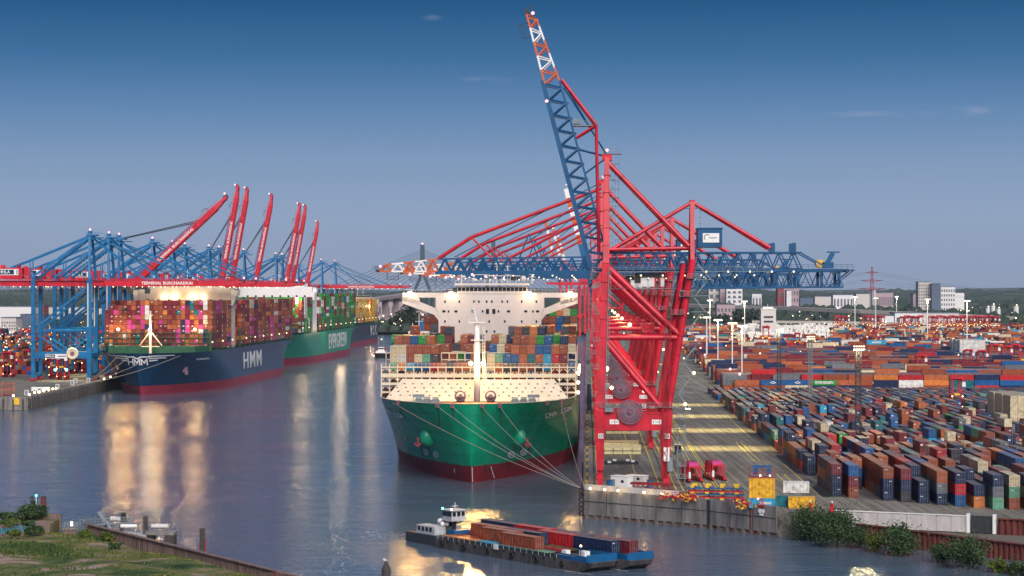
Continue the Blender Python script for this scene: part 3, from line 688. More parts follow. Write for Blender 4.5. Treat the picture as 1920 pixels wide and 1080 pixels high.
for z in (20.2, 17.2, 14.2, 11.2, 8.2):
    SH.ribbon([[(x, z), (x+2.0, z)] for x in [-28+2*i for i in range(28) if abs(-27+2*i) < SH.hb(60, z)-2]], .07, M['seam'], 'plate_seam', ship, off=.035, sub=1.0)
# draught marks and ship name on the flare
SH.ribbon([[(-5.2, 2.4), (-5.2, 3.6)]], .3, M['white'], 'draught_mark', ship)
SH.ribbon([[(6.2, .6), (5.4, 4.3)]], .22, M['white'], 'draught_mark', ship)
SH.ribbon([[(.3, .3), (.3, 4.6)]], .22, M['white'], 'draught_mark', ship)
SH.ribbon(strokes('CMA CGM', 21.3, 18.0, 1.3, .8, .32, .18), .28, M['white'], 'ship_name', ship, off=.2, sub=.4)
SH.ribbon(strokes('CMA CGM', -28.8, 18.9, 1.3, .8, .32, -.18), .28, M['white'], 'ship_name', ship, off=.2, sub=.4)
# foremast
fm = MB().tube((.4, 33, 22), (.4, 33, 46), 1.0, 10, .85); fm.build('foremast', M['white'], ship, smooth=True)
MB().box(.4, 33, 46.4, 5.0, 3.4, .3).box(.4, 33, 41.0, 3.6, 2.6, .2).build('mast_platform', M['white'], ship)
mt = MB().tube((.4, 33, 46.5), (-.8, 33, 51), .25, 6).tube((-.8, 33, 51), (-.2, 33, 52.5), .12, 5).box(-.6, 33, 49.6, 1.8, .15, .15)
for x in (-2, 2.8): mt.box(x, 31.5, 47.0, .1, .1, 1.1)
mt.beam((-2, 31.5, 47.5), (2.8, 31.5, 47.5), .08); mt.build('mast_top', M['white'], ship)
ld_ = MB().box(2.2, 32.6, 34, .12, .12, 22).box(2.8, 32.6, 34, .12, .12, 22)
for k in range(22): ld_.box(2.5, 32.6, 24+k, .6, .1, .1)
ld_.build('mast_ladder', M['white'], ship)
fl = []
for x in (-1.5, 2.3):
    MB().ball((x, 32, 34.0), .62).build('mast_lamp', M['lampbig'], ship); fl.append(V(x, 31, 34.0))
# lashing bridges
post = MB().box(0, 0, 5.1, .34, .5, 10.2).mesh('lashing_post', M['cream']); posts = MB().box(0, 0, 5.4, .34, .5, 10.8).mesh('lashing_post', M['cream'])
for k in range(25):
    x = -30.2+k*2.517; link('lashing_post', post if 2 < k < 22 else posts, ship, (x, 48.3, 22.2))
for z, hh in ((32.2, .35), (29.6, 1.2), (27.0, .8), (24.4, .5)):
    b_ = MB().box(0, 48.3, z, 60.8, .7, hh); b_.build('lashing_walkway', M['cream'], ship)
ar = MB()
for k in range(24):
    x = -30.2+(k+.5)*2.517
    for z in ((30.9,) if 2 < k < 21 else (31.8, 28.9, 26.3)):
        for sg in (-1, 1): ar.beam((x+sg*1.1, 48.1, z-.9), (x+sg*.35, 48.1, z-.12), .2)
ar.build('lashing_arches', M['cream'], ship)
rail = MB().box(0, 48.0, 33.4, 60.6, .06, .06).box(0, 48.0, 32.9, 60.6, .05, .05)
for k in range(49): rail.box(-30.2+k*1.2585, 48, 32.9, .07, .07, 1.2)
rail.build('railing', M['cream'], ship)
for k in range(2, 23, 2): MB().ball((-30.2+k*2.517, 47.7, 28.4), .22).build('deck_lamp', M['lrow'], ship)
MB().box(0, 85, 24.0, 59.5, 70, 3.0).build('hatch_covers', M['decko'], ship)
MB().box(0, 260, 24.0, 59.5, 230, 3.0).build('hatch_covers', M['decko'], ship)
lb = MB()
for s_ in (63.4, 78.0, 92.6, 107.2, 150, 164.6):
    for k in range(25): lb.box(-30.2+k*2.517, s_, 29.5, .3, .8, 13.5)
    for z in (28, 31, 34, 36.2): lb.box(0, s_, z, 60.8, .8, .3)
lb.build('lashing_bridges', M['cream'], ship)
# side passage at the quay side: pale pilasters
# superstructure
SB = 124.5
sp = MB(); sp.box(0, SB+8, 38.5, 35.8, 15, 33).build('superstructure', M['superw'], ship)
wg = MB(); wg.box(0, SB+3.5, 55.0, 61.0, 6.0, .5)
for sg in (-1, 1):
    xs = lambda p: [(sg*a, b) for a, b in (p if sg > 0 else p[::-1])]
    for pl in ([(17.9, 55), (17.9, 53.6), (30.5, 53.6), (30.5, 55)], [(30.5, 53.6), (28.0, 53.6), (18.4, 49.6), (17.9, 45.6), (19.4, 47.6), (30.5, 51.6)], [(17.9, 53.6), (17.9, 46), (18.9, 49.9), (18.9, 53.6)], [(24.6, 53.7), (24.4, 51.0), (30.4, 52.4), (30.4, 53.7)]):
        wg.xz(xs(pl), SB+.4, SB+6.4)
wg.build('bridge_wings', M['superw'], ship)
wh = MB().box(.8, SB+5, 56.3, 24.2, 8, 2.2).box(.8, SB+4.2, 58.2, 26.0, 9.6, .7); wh.build('wheelhouse', M['superw'], ship)
wm = MB().box(0, 0, 0, 1.15, .1, 1.25).mesh('window_pane', M['glass'])
for k in range(17): link('window_pane', wm, ship, (-10.6+k*1.42, SB+.9, 56.5))
dk = MB().box(-17.9, SB+.8, 54.6, .2, .2, .2)
sm = MB().box(0, 0, 0, .55, .12, .8).mesh('window', M['glass']); lm_ = MB().box(0, 0, 0, 1.1, .12, .75).mesh('window', M['glass']); bmk = MB().box(0, 0, 0, 1.1, .12, 1.7).mesh('window', M['glass'])
for x in (-15.6, -10.6, -5.5, -3.8, -1.1, .7, 4.3, 6.1, 11.1, 16.2): link('window', sm, ship, (x, SB+.46, 52.2))
for x, k_ in ((-16, 1), (-14.4, 0), (-11.8, 1), (-5.9, 1), (-2.5, 0), (-.8, 2), (1.4, 2), (3.0, 0), (6.5, 1), (12.5, 1), (15, 0), (16.6, 1)): link('window', (sm, lm_, bmk)[k_], ship, (x, SB+.46, 48.8))
for x in (-15.6, -10.6, -4.6, -.2, 5.2, 11.1, 16.2): link('window', sm, ship, (x, SB+.46, 45.3))
for x in (-15.6, -1.1, 1.6, 11.1, 16.2): link('window', sm, ship, (x, SB+.46, 41.8))
# seams of the plating
sj = MB()
for z in (47.0, 50.5): sj.box(0, SB+.49, z, 35.6, .05, .07)
sj.build('plating_seams', M['cream'], ship)
# radar masts
rm = MB()
for x, h_ in ((-10.2, 5.5), (2.2, 8.5), (6.0, 6.5), (-.4, 4.0), (14.5, 4.5)):
    rm.tube((x, SB+6, 58.5), (x, SB+6, 58.5+h_), .3, 6, .16)
    for q in range(3): rm.box(x, SB+6, 58.5+h_*(.5+.2*q), 2.6-q*.6, .18, .18)
rm.box(2.2, SB+5.5, 62.8, 8, .3, .2).box(-3.2, SB+6, 61.6, 4.5, 3, .2).box(4.5, SB+6, 61.2, 12, 3, .25).box(2.2, SB+5, 65.4, 3.8, .3, .35)
for x in (-2, 1, 4, 7, 9): rm.box(x, SB+5, 59.8, .15, .15, 2.6)
for k in range(26): rm.box(-12+k*1.0, SB+.2, 59.1, .07, .07, 1.0)
rm.box(.5, SB+.2, 59.6, 25.5, .06, .06)
rm.build('radar_mast', M['superw'], ship)
MB().ball((-5.8, SB+4, 59.8), .8).ball((11.5, SB+5, 60.2), 1.1).build('radome', M['superw'], ship, smooth=True)
MB().ball((8.2, SB+6, 60.2), 1.5, sz=.6).build('dark_dome', M['dgrey'], ship)
wr = MB()
for sg in (-1, 1):
    for k in range(14): wr.box(sg*(13+k*1.3), SB+.6, 55.8, .07, .07, 1.0)
    wr.box(sg*21.7, SB+.6, 56.3, 17.4, .06, .06)
wr.build('wing_railing', M['superw'], ship)
for x in (-27.8, -13.4, 13.6, 28.0):
    MB().ball((x, SB-.2, 54.9), .8).build('wing_lamp', M['lampbig'], ship); fl.append(V(x, SB-2.2, 55.5))
for k, (x, y, z, e_) in enumerate([(-3.6, 29, 33.0, 5000), (4.4, 29, 33.0, 5000), (-27.8, SB-5, 55.5, 450), (-13.4, SB-5, 55.5, 450), (13.6, SB-5, 55.5, 450), (28, SB-5, 55.5, 450)]):
    ld = bpy.data.lights.new('ship_lamp_light', 'POINT'); ld.energy = e_; ld.color = (1, .64, .22); ld.shadow_soft_size = .7
    lo = bpy.data.objects.new('ship_lamp_light', ld); C.objects.link(lo); lo.parent = ship; lo.location = (x, y, z)
MB().box(22.5, 47, 0, .1, .1, .1)
for x in (-27.8, -13.4, 13.6, 28.0): flood(ship, (x, SB-1.6, 54.6), 22000, rx=-50, size=125)
for x in (-1.5, 2.3): flood(ship, (x, 30.5, 34.0), 34000, rx=-48, size=130)
# row of lamps down the quay side of the hull
for k in range(9):
    MB().ball((31.2, 50+k*8.5, 30-k*.1+ (1.5 if k % 2 else 0)), .35).build('side_lamp', M['lamp'], ship)
for z, y in ((30.5, 49), (27.5, 49), (24.5, 47)): MB().ball((31.0, y, z), .55).build('side_lamp', M['lamp'], ship)
# containers on the ship
ZB, LH = 25.6, 2.66
TR = ['one', 'two', 'three', 'four', 'five', 'six', 'seven', 'eight', 'nine', 'ten']
RB = {'rust brown': 5, 'orange brown': 3, 'maroon': 2, 'navy blue': 3, 'mid blue': 2, 'cream': 1.5, 'dark grey': 1.5, 'bright green': .8, 'grey': 1, 'pale green': .5, 'orange': .6}
front_top = ['', 'cream', 'cream', 'rust brown', 'rust brown', 'rust brown', 'rust brown', None, None, None, None, None, None, 'navy blue', None, None, 'orange brown', 'rust brown', 'orange brown', 'mid blue', 'mid blue', 'orange brown', 'rust brown', '']
r2 = ['maroon', 'cream', 'white', 'rust brown', 'cream', 'pale green', 'dark grey', None, None, None, None, 'rust brown', 'dark grey', 'cream', 'pale green', 'mid blue', 'mid blue', 'orange brown', 'teal', 'orange brown', 'light blue', 'red', 'maroon', 'teal']
r3 = ['maroon', 'pale green', 'orange', 'light blue', 'mid blue', 'mid blue', 'red', 'orange brown', 'navy blue', 'orange brown', 'orange brown', 'cream', 'grey', 'cream', 'orange brown', 'dark grey', 'dark grey', 'orange brown', 'rust brown', 'dark grey', 'light blue', 'orange brown', 'rust brown', 'mid blue']
H0 = [2]+[5]*6+[3]*4+[4]*4+[4]+[5]*7+[3]
H1 = [0, 6, 6, 6, 6, 6, 5, 5, 4, 4, 5, 5, 4, 5, 5, 5, 6, 6, 6, 6, 6, 5, 6, 5]
H2 = [6, 6, 6, 6, 6, 5, 6, 7, 5, 6, 6, 6, 5, 6, 6, 6, 7, 7, 7, 7, 6, 6, 6, 6]
H3 = [0, 0, 7, 4, 4, 4, 7, 4, 4, 6, 5, 5, 4, 6, 5, 7, 7, 6, 7, 6, 5, 6, 7, 7]
H4 = [0, 0, 6, 0, 6, 6, 4, 4, 5, 5, 5, 5, 5, 5, 5, 6, 6, 7, 7, 7, 7, 6, 7, 6]
H5 = [4, 4, 8, 9, 9, 6, 6, 6, 6, 6, 6, 6, 6, 6, 6, 6, 6, 6, 6, 9, 9, 10, 9, 10]
H6 = [0, 0, 0, 7, 7, 6, 6, 6, 6, 6, 6, 6, 6, 6, 6, 6, 6, 6, 6, 8, 9, 9, 9, 9]
bays = [(50.2, H0), (64.8, H1), (79.4, H2), (94.0, H3), (108.6, H4), (151.5, H5), (166.1, H6)]
far = MB(); nship = 0
BAYN = ['front', 'second', 'third', 'fourth', 'fifth', 'sixth', 'seventh']
shipmat = Matrix.Translation(ship.location) @ Matrix.Rotation(-GA, 4, 'Z')
cnt_lab = {}
for bi, (s_, H) in enumerate(bays):
    for c in range(24):
        for lv in range(H[c]):
            front = H[c]-lv
            prev = bays[bi-1][1][c] if bi not in (0, 5) else (2 if bi == 0 else 7)
            if lv < prev-1 and lv != H[c]-1 and 0 < c < 23: continue
            if bi == 0 and lv < 1 : continue
            if bi == 0: nm = {4: front_top[c], 3: r2[c], 2: r3[c]}.get(lv) or pick(RB)
            else: nm = pick(RB)
            if bi > 0 and c in (4, 20, 21) and lv == H[c]-1 and random.random() < .6: nm = 'bright green'
            x = -28.95+c*2.517; z = ZB+lv*LH
            indiv = (bi == 0 and lv >= 2) or (bi in (1, 2) and lv >= prev) or (bi in (3, 4) and lv >= max(prev, 5)) or (bi == 5 and lv >= 7)
            if indiv and nship < 165:
                side = 'port' if False else ''
                lab = '%s container in the %s bay of the green ship, column %s, %s' % (nm, BAYN[bi], ('left of the foremast, %s from its column' % ORD[11-c]) if c < 12 else ('right of the foremast, %s from its column' % ORD[c-12]), 'tier ' + ['one', 'two', 'three', 'four', 'five', 'six', 'seven', 'eight', 'nine', 'ten'][lv])
                lab = '%s container on the green ship, %s bay, tier %s, %s %s of foremast' % (nm, BAYN[bi], TR[lv], ORD[11-c] if c < 12 else ORD[c-12], 'left' if c < 12 else 'right')
                p = shipmat @ V(x, s_+6.1, z); t = container(40, nm, p, -GA, lab, 'containers stacked on the green ship'); nship += 1
            else:
                far.cc = jit(PAL[nm]); p = shipmat @ V(x, s_+6.1, z+1.3); far.cbox(p.x, p.y, p.z, 2.42, 12.1, 2.56, -GA)
tag(far.build('deck_containers', M['contm']), 'further container stacks standing on the green ship behind the front bays', 'containers', None, 'stuff')
NCONT += nship
print('ship containers', nship)

# ---- ships on the left quay
def far_ship(name, label, hull, loc, ang, mh, mb, bridge, pal, tiers, cols, zbase, bays_, name_txt, cat='ship', zred=4.9, letter=None, deckm=None, lsc=(1, 1, 1)):
    t = thing(name, label, cat, loc, -ang)
    hull.shell(zred, hull.zd, 10).build('hull', mh, t, smooth=True); hull.shell(-2, zred, 4).build('hull_bottom', mb, t, smooth=True)
    hull.deck(hull.zd-1.1).build('deck', deckm or M['deckg'], t)
    rl = MB()
    for k in range(int((hull.L-60)/3)): rl.box(hull.B-.3, 58+k*3, hull.zd+.4, .12, .12, 2.4)
    rl.box(hull.B-.3, (58+hull.L)/2, hull.zd+1.4, .1, hull.L-62, .1); rl.build('railing', M['deckg'], t)
    s0, s1, zt, hw_, mm = bridge
    b = MB().box(0, (s0+s1)/2, (hull.zd+zt)/2, hw_*2, s1-s0, zt-hull.zd); b.box(0, (s0+s1)/2-2, zt-2.8, hull.B*2+1, 7, 3.2); b.box(0, (s0+s1)/2, zt+1.2, hw_*1.5, s1-s0-3, 3.0)
    for sg in (-1, 1):
        pl = [(sg*hull.B, zt-4.3), (sg*hw_, zt-4.3), (sg*hw_, zt-10.5), (sg*hw_*1.06, zt-10.2), (sg*(hull.B), zt-5.2)]
        b.xz(pl if sg < 0 else pl[::-1], s0+.2, s0+6)
    b.build('superstructure', mm, t)
    wi = MB().box(0, 0, 0, 1.5, .12, 1.2).mesh('window', M['glass'])
    for k in range(16): link('window', wi, t, (-hw_*.7+k*hw_*1.4/15, s0+1.4, zt+1.6))
    for k in range(8): link('window', wi, t, (-hw_*.8+k*hw_*1.6/7, s0-.08, zt-7.2))
    wi2 = MB().box(0, 0, 0, .14, 1.5, 1.2).mesh('window', M['glass'])
    for k in range(9): link('window', wi2, t, (hw_+.05, s0+2+k*1.9, zt-7.5))
    ms = MB()
    for x, h_ in ((0, 9), (-6, 5), (6, 6)): ms.tube((x, (s0+s1)/2, zt+2.6), (x, (s0+s1)/2, zt+2.6+h_), .3, 5, .15).box(x, (s0+s1)/2, zt+2.6+h_*.7, 3, .2, .2)
    ms.build('radar_mast', M['white'], t)
    mtx = Matrix.Translation(V(*loc)) @ Matrix.Rotation(-ang, 4, 'Z'); cb = MB(); xs0 = -(cols-1)/2*2.517
    heights = []
    for k, s_ in enumerate(bays_):
        for c in range(cols):
            top = tiers(k, c)
            for lv in range(top):
                vis = (k == 0) or (s_ > s1 and bays_[k-1] < s0) or c == cols-1 or lv >= top-2 or (c >= cols-2)
                if not vis: continue
                if s0-11 < s_ < s1 : continue
                cb.cc = jit(PAL[pickrun(pal)], .18); p = mtx @ V(xs0+c*2.517, s_+6.1, zbase+lv*2.66+1.3); cb.cbox(p.x, p.y, p.z, 2.40, 12.0, 2.50, -ang)
                if c == cols-1 and random.random() < .35:       # pale plates for door gear and vents
                    cb.cc = (.75, .7, .6); q = mtx @ V(xs0+c*2.517+1.24, s_+.7, zbase+lv*2.66+1.3); cb.box(q.x, q.y, q.z, .08, 1.1, 1.1, -ang)
                elif (k == 0) and random.random() < .25:
                    cb.cc = (.75, .7, .6); q = mtx @ V(xs0+c*2.517+.3, s_+.0, zbase+lv*2.66+1.7); cb.box(q.x, q.y, q.z, .9, .12, .5, -ang)
    tag(cb.build('deck_containers', M['contm']), 'tall container stacks covering the deck of the '+label.split(' container ship')[0]+' ship', 'containers', None, 'stuff')
    # lashing frames in front of bay 0 and struts on the side
    lf = MB()
    for c in range(cols+1): lf.box(xs0-1.26+c*2.517, bays_[0]-.9, zbase+3.6, .3, .4, 9.5)
    for z in (3.0, 6.0, 8.6): lf.box(0, bays_[0]-.9, zbase+z, cols*2.517, .5, .3)
    for s_ in bays_: lf.box(hull.B-1.0, s_-1.1, zbase+4.2, .9, 1.1, 11)
    lf.build('lashing_bridge', deckm or M['deckg'], t)
    bal = MB()
    for k, s_ in enumerate(bays_):
        if k % 2 == 0: MB().ball((hull.B+.2, s_-1.1, zbase+3.5), .42, 6, 4).build('deck_lamp', M['lrow'], t)
    if letter:
        txt, sz, s_c, zc, sp_ = letter
        lt_ = text('ship_lettering', txt, M['white'], t, sz, (hull.B+.12, s_c, zc), (PI/2, 0, PI/2), .05, bold=.22, spacing=sp_)
        lt_.scale = lsc
    return t
AH = .058
PH = {'rust brown': 7.5, 'maroon': 8, 'orange brown': 3, 'magenta': 2.3, 'grey': .5, 'navy blue': .5, 'white': .5, 'orange': .5, 'teal': .3, 'cream': .3}
h1 = Hull(30.5, 338, 22.6, 52, 120, 9)
def th1(k, c):
    if k == 0: return [8, 9, 9, 9, 10][min(4, c//1)] if c < 4 else 10
    return 10 if k != 5 else 9
hmm = far_ship('container_ship', 'dark navy blue container ship with white HMM letters and stacked magenta and brown containers', h1, (-199.5, 1106, 0), AH, M['hulln'], M['boot2'], (118, 134, 57.5, 27, M['cream']), PH, th1, 24, 24.0,
    [50, 64.6, 79.2, 93.8, 107.8]+[137+14.6*i for i in range(13)], 'HMM', letter=('HMM', 14.5, 172, 13.5, 1.2), lsc=(1.75, .95, 1))
# forecastle shelter, mast and wing emblem
fc = MB(); fc.prism([(-24, 34), (24, 34), (29, 47), (-29, 47)], 21.5, 25.6); fc.build('forecastle_house', M['deckg'], hmm)
MB().tube((1.2, 26, 21.5), (1.2, 26, 45), .8, 8, .5).box(1.2, 26, 42.6, 3, 2, .3).box(1.2, 26, 25.6, 10.0, .5, .4).tube((1.2, 26, 34), (-5, 27, 26), .3, 5).tube((1.2, 26, 34), (7.4, 27, 26), .3, 5).build('foremast', M['cream'], hmm)
MB().ball((1.2, 25, 34.8), .9).build('mast_lamp', M['lampbig'], hmm)
def wing(sg):
    o_ = []
    for q in range(3): z = 21.2-q*1.25; o_.append([(sg*6.0, z-.1), (sg*(17.5-q*4.0), z+.3)])
    return o_
h1.ribbon(wing(-1)+wing(1), .62, M['white'], 'wing_emblem', hmm, sub=1.2, off=.2)
lt = strokes('HMM', -5.2, 16.6, 3.0, 2.7, .9)
h1.ribbon(lt, .6, M['white'], 'bow_lettering', hmm, sub=.8, off=.22)
h1.ribbon([[(-6, 20.8), (-2, 20.8), (0, 19.8), (2, 20.8), (6, 20.8)]], .6, M['white'], 'wing_emblem', hmm, sub=.8, off=.22)
h1.ribbon(strokes('HAMBURG', 25.2, 18.2, .9, .35, .2), .18, M['white'], 'ship_name', hmm, sub=.4, off=.22)
y_ = h1.solve(19.5, 12.5); MB().box(19.6, y_-1.2, 13, 2.6, 2.6, 3).box(20.5, y_-2.0, 11.4, 1.6, 1.6, 2.4).build('anchor', M['reel'], hmm)
y_ = h1.solve(-19.5, 12.5); MB().box(-19.6, y_-1.2, 13, 2.6, 2.6, 3).build('anchor', M['reel'], hmm)
for x in (-12, -6, 5, 11): flood(hmm, (x, 115, 52), 7000, (1, .72, .36), rx=-50, size=120)
for x in (-22, 21): flood(hmm, (x, 46, 34.5), 7000, rx=-60, size=130)
for x in (-10, 6): flood(hmm, (x, 24, 34), 8000, rx=-60, size=130)
wlight = [(1.2, 22, 34.8, 9000, M['lampbig'], hmm)]
for x, s_, z, b_ in ((-12, 116.5, 52.3, 1.1), (-6, 116.5, 52.3, 1.3), (5, 116.5, 52.3, 1.3), (11, 116.5, 52.3, 1.0)):
    MB().ball((x, s_, z), b_).build('bridge_lamp', M['lampbig'], hmm)
wlight += [(0, 106, 51, 1800, None, hmm)]
for x in (-22, 21): MB().ball((x, 48, 34.5), .9).build('deck_floodlight', M['lamp'], hmm); wlight.append((x, 44, 34.5, 2500, None, hmm))
PE = {'bright green': 6, 'maroon': 3.5, 'rust brown': 2.5, 'white': 1.5, 'mid blue': 1.2, 'navy blue': .6, 'cream': .7}
h2 = Hull(30, 362, 23.5, 50, 118, 8)
def th2(k, c): return 10 if k < 5 else 11
ever = far_ship('container_ship', 'bright green container ship with white EVERGREEN letters behind the navy ship', h2, (-189.5, 1510, 0), .060, M['hullg2'], M['boot2'], (106, 130, 59.0, 28, M['white']), PE, th2, 23, 24.6,
    [50, 64.6, 79.2, 91]+[134+14.6*i for i in range(15)], 'EVERGREEN', letter=('EVERGREEN', 15.5, 232, 14.0, 1.15), lsc=(1.12, 1.1, 1), zred=5.6)
wlight += [(44, 150, 26, 7000, None, ever), (30, 44, 48, 9000, None, ever)]
PM = {'yellow': 8, 'orange': 1.5, 'cream': 1, 'rust brown': 1}
h3 = Hull(23, 385, 21, 50, 110, 8)
msc = far_ship('container_ship', 'dark grey container ship with yellow containers and pale MSC letters, farthest of the moored ships', h3, (-186, 1932, 0), .052, M['hullk'], M['boot2'], (330, 345, 48, 20, M['cream']), PM, lambda k, c: 9 if k < 19 else 6, 18, 23.5,
    [50+14.6*i for i in range(21)], 'MSC', letter=('M S C', 15, 292, 13, 1.5))
MB().box(0, 110, 46, 40, 14, 14).build('forward_superstructure', M['cream'], msc)
wlight += [(24, 260, 40, 9000, None, msc)]
for x, y, z, e_, m_, par in wlight:
    ld = bpy.data.lights.new('ship_lamp_light', 'POINT'); ld.energy = e_; ld.color = (1, .72, .42); ld.shadow_soft_size = 1.0
    lo = bpy.data.objects.new('ship_lamp_light', ld); C.objects.link(lo); lo.parent = par; lo.location = (x, y, z)

# mooring lines
def rope(a, b, sag, label, r=.065):
    pts = []; a, b = V(*a), V(*b)
    for i in range(13): t = i/12; p = a.lerp(b, t); p.z -= sag*4*t*(1-t); pts.append(tuple(p))
    o = MB().path(pts, r, 4).build('mooring_line', M['rope']); tag(o, label, 'rope', 'mooring lines of the moored ships')
bollp = uv(1.6, .9, 6.6)
for i, x in enumerate((-24, -9.5, -5.0, 3.6, 8.6, 26)):
    p = shipmat @ V(x, SH.solve(x, 23)-1.2, 22.6)
    rope(p, bollp+V(0, 0, -.1*i)+U*(i*.25), 1.6+.2*i, 'pale mooring line from the %s to the quay corner' % ['left shoulder of the green bow', 'first fairlead left of the stem', 'second fairlead left of the stem', 'fairlead just right of the stem', 'second fairlead right of the stem', 'right shoulder of the green bow'][i])
hmt = Matrix.Translation(hmm.location) @ Matrix.Rotation(-AH, 4, 'Z')
for i, x in enumerate((-12, -4, 8, 20)):
    p = hmt @ V(x, h1.solve(x, 21)-.4, 21); rope(p, (-228, 1100-i*11, 6.6), 2, 'pale mooring line from the navy bow to the left quay, %s of four' % ORD[i], .09)

# ---- tug
def boat_hull(mb, L_, B_, z0, z1, bow=.35, flare=1.0):
    n = 12; top = []; bot = []
    for i in range(n+1):
        t = i/n; w_ = B_/2*(1-max(0, (1-t/bow) if t < bow else 0)**2)**.5 if t > 0 else 0
        top.append((w_*flare, t*L_)); bot.append((w_*.88, t*L_*.96+L_*.04))
    vs = [(x, y, z1+(.8 if y < L_*.2 else 0)) for x, y in top]+[(-x, y, z1+(.8 if y < L_*.2 else 0)) for x, y in top]+[(x, y, z0) for x, y in bot]+[(-x, y, z0) for x, y in bot]; N = n+1
    fs = [(i, i+1, 2*N+i+1, 2*N+i) for i in range(n)]+[(N+i+1, N+i, 3*N+i, 3*N+i+1) for i in range(n)]+[(i, N+i, N+i+1, i+1) for i in range(n)]+[(n, 2*N-1, 4*N-1, 3*N-1)]
    return mb.add(vs, fs)
tp = gp(711, 671, 0); tug = thing('tug_boat', 'small black tugboat with white wheelhouse sailing between the ships', 'tugboat', (tp.x, tp.y, 0), -.1)
boat_hull(MB(), 30, 11, -.6, 3.0).build('hull', M['black'], tug); MB().box(0, 12, 4.3, 7, 10, 2.8).build('deckhouse', M['white'], tug)
MB().box(0, 11, 7.2, 4.6, 4.6, 3).build('wheelhouse', M['white'], tug); MB().box(0, 8.6, 7.5, 4.2, .2, 1.1).build('window', M['glass'], tug)
MB().tube((0, 12, 8.5), (0, 12, 15), .25, 6, .1).box(0, 12, 12, 2.5, .2, .2).build('mast', M['dgrey'], tug)
for sx in (-1, 1): MB().tube((sx*2.6, 17, 5), (sx*2.6, 17, 8.5), .7, 8).build('funnel', M['boot2'], tug); MB().ball((sx*3.4, 6, 4.4), .6).build('lamp', M['lampr'], tug); MB().beam((sx*4, 10, 4), (sx*.8, 11, 11), .3).build('strut', M['dgrey'], tug)
MB().ball((0, 12, 15.2), .5).build('masthead_lamp', M['lampw'], tug)

# ---- container barge with pusher, bottom centre
p0 = gp(800, 1024, 0); p1 = gp(1100, 1076, 0); d_ = (p1-p0); BL = d_.length; ba = math.atan2(d_.y, d_.x)     # local x along the barge
barge = thing('river_barge', 'long dark river barge pair with blue bows carrying loose containers', 'barge', (p0.x, p0.y, 0), ba)
print('barge length', BL, math.degrees(ba))
def blocal(x, y, z): return Matrix.Translation(barge.location) @ Matrix.Rotation(ba, 4, 'Z') @ V(x, y, z)
M['offw'] = mat('weathered_white', (.46, .47, .48), .6, .25, 1.5)
M['bargeh'] = mat('barge_hull_steel', (.085, .075, .075), .7, .6, .8, streak=.7)
def punt(x0, x1, y0, y1, zt, m, name):
    b = MB(); yc = (y0+y1)/2; w2 = (y1-y0)/2
    st = [(x0, .96, -.8), (x1-9, 1, -.8), (x1-4, .95, -.5), (x1-.5, .75, 1.0), (x1, .70, 1.9)]; vs = []
    for x, k, zb in st: vs += [(x, yc-w2*k, zb), (x, yc-w2*(k*.3+.7), zt), (x, yc+w2*(k*.3+.7), zt), (x, yc+w2*k, zb)]
    fs = []
    for i in range(4):
        o_ = i*4; fs += [(o_, o_+4, o_+5, o_+1), (o_+1, o_+5, o_+6, o_+2), (o_+2, o_+6, o_+7, o_+3), (o_+3, o_+7, o_+4, o_)]
    fs += [(0, 1, 2, 3), (16, 19, 18, 17)]
    return b.add(vs, fs).build(name, m, barge)
punt(3, BL, 0, 8.6, 2.1, M['bargeh'], 'hull'); punt(3, BL+2, 8.9, 16.5, 2.1, M['bargeh'], 'hull')
for y0, y1, xe in ((0, 8.6, BL), (8.9, 16.5, BL+2)):
    c = (y0+y1)/2
    MB().box(xe/2-2, y0+.35, 2.3, xe-14, .3, .5).box(xe/2-2, y1-.35, 2.3, xe-14, .3, .5).build('coaming', M['dgrey'], barge)
    bb = MB(); bb.box(xe-5, y0+.45, 2.6, 9, .25, 1.3).box(xe-5, y1-.45, 2.6, 9, .25, 1.3).box(xe-.6, c, 2.7, .4, (y1-y0)*.86, 1.6); bb.box(xe-4, c, 2.14, 8, y1-y0-1.2, .1); bb.build('bow_bulwark', M['tblue'], barge)
    MB().box(xe-9, c-2.4, 2.9, 1.4, 1.2, 1.6).box(xe-8, c+1.6, 2.7, 1.8, 1.4, 1.2).build('winch', M['white'], barge)
    MB().tube((xe-7.2, c, 2.2), (xe-7.2, c, 4.4), .1, 5).build('pole', M['dgrey'], barge)
    MB().ball((xe-7.2, c, 4.5), .25).build('lamp', M['lampw'], barge)
    # flush hatch covers / container tops lying low in the hold
    cols_ = ['orange', 'rust brown', 'maroon', 'light blue', 'orange', 'grey', 'pale green', 'maroon', 'rust brown', 'teal']
    n_ = int((xe-15)/6.1)
    for k in range(n_):
        for q, yy in enumerate((y0+1.75, y0+4.3, y0+6.85) if y1-y0 > 8 else (y0+1.5, y0+4.05, y0+6.4)):
            hc = link('hold_cover', HCV if 'HCV' in globals() else globals().setdefault('HCV', MB().box(0, 0, 0, 6.0, 2.34, .2).mesh('hold_cover', M['cont'])), barge, (8.5+k*6.1, yy, 2.75)); hc.color = (*jit(PAL[cols_[(k//2*3+q) % len(cols_)]]), 1)
for i in range(int((BL-12)/3.4)): MB().box(8+i*3.4, -.02, 1.8, .5, .12, .5).build('fender_block', M['black'], barge)
rb_ = MB()
for i in range(int((BL-10)/2)): rb_.box(4+i*2, .12, 2.55, .07, .07, .9).box(4+i*2, 16.4, 2.55, .07, .07, .9)
rb_.box(BL/2, .12, 3.0, BL-8, .05, .05).box(BL/2, 16.4, 3.0, BL-8, .05, .05).build('railing', M['offw'], barge)
for i in range(6): ring(MB(), (6+i*8.4, -.15, 1.2), .5, .2, 'y').build('tyre', M['black'], barge)
MB().box(BL*.46, -.1, 2.4, 1.6, .1, 1.1).build('name_board', M['white'], barge)
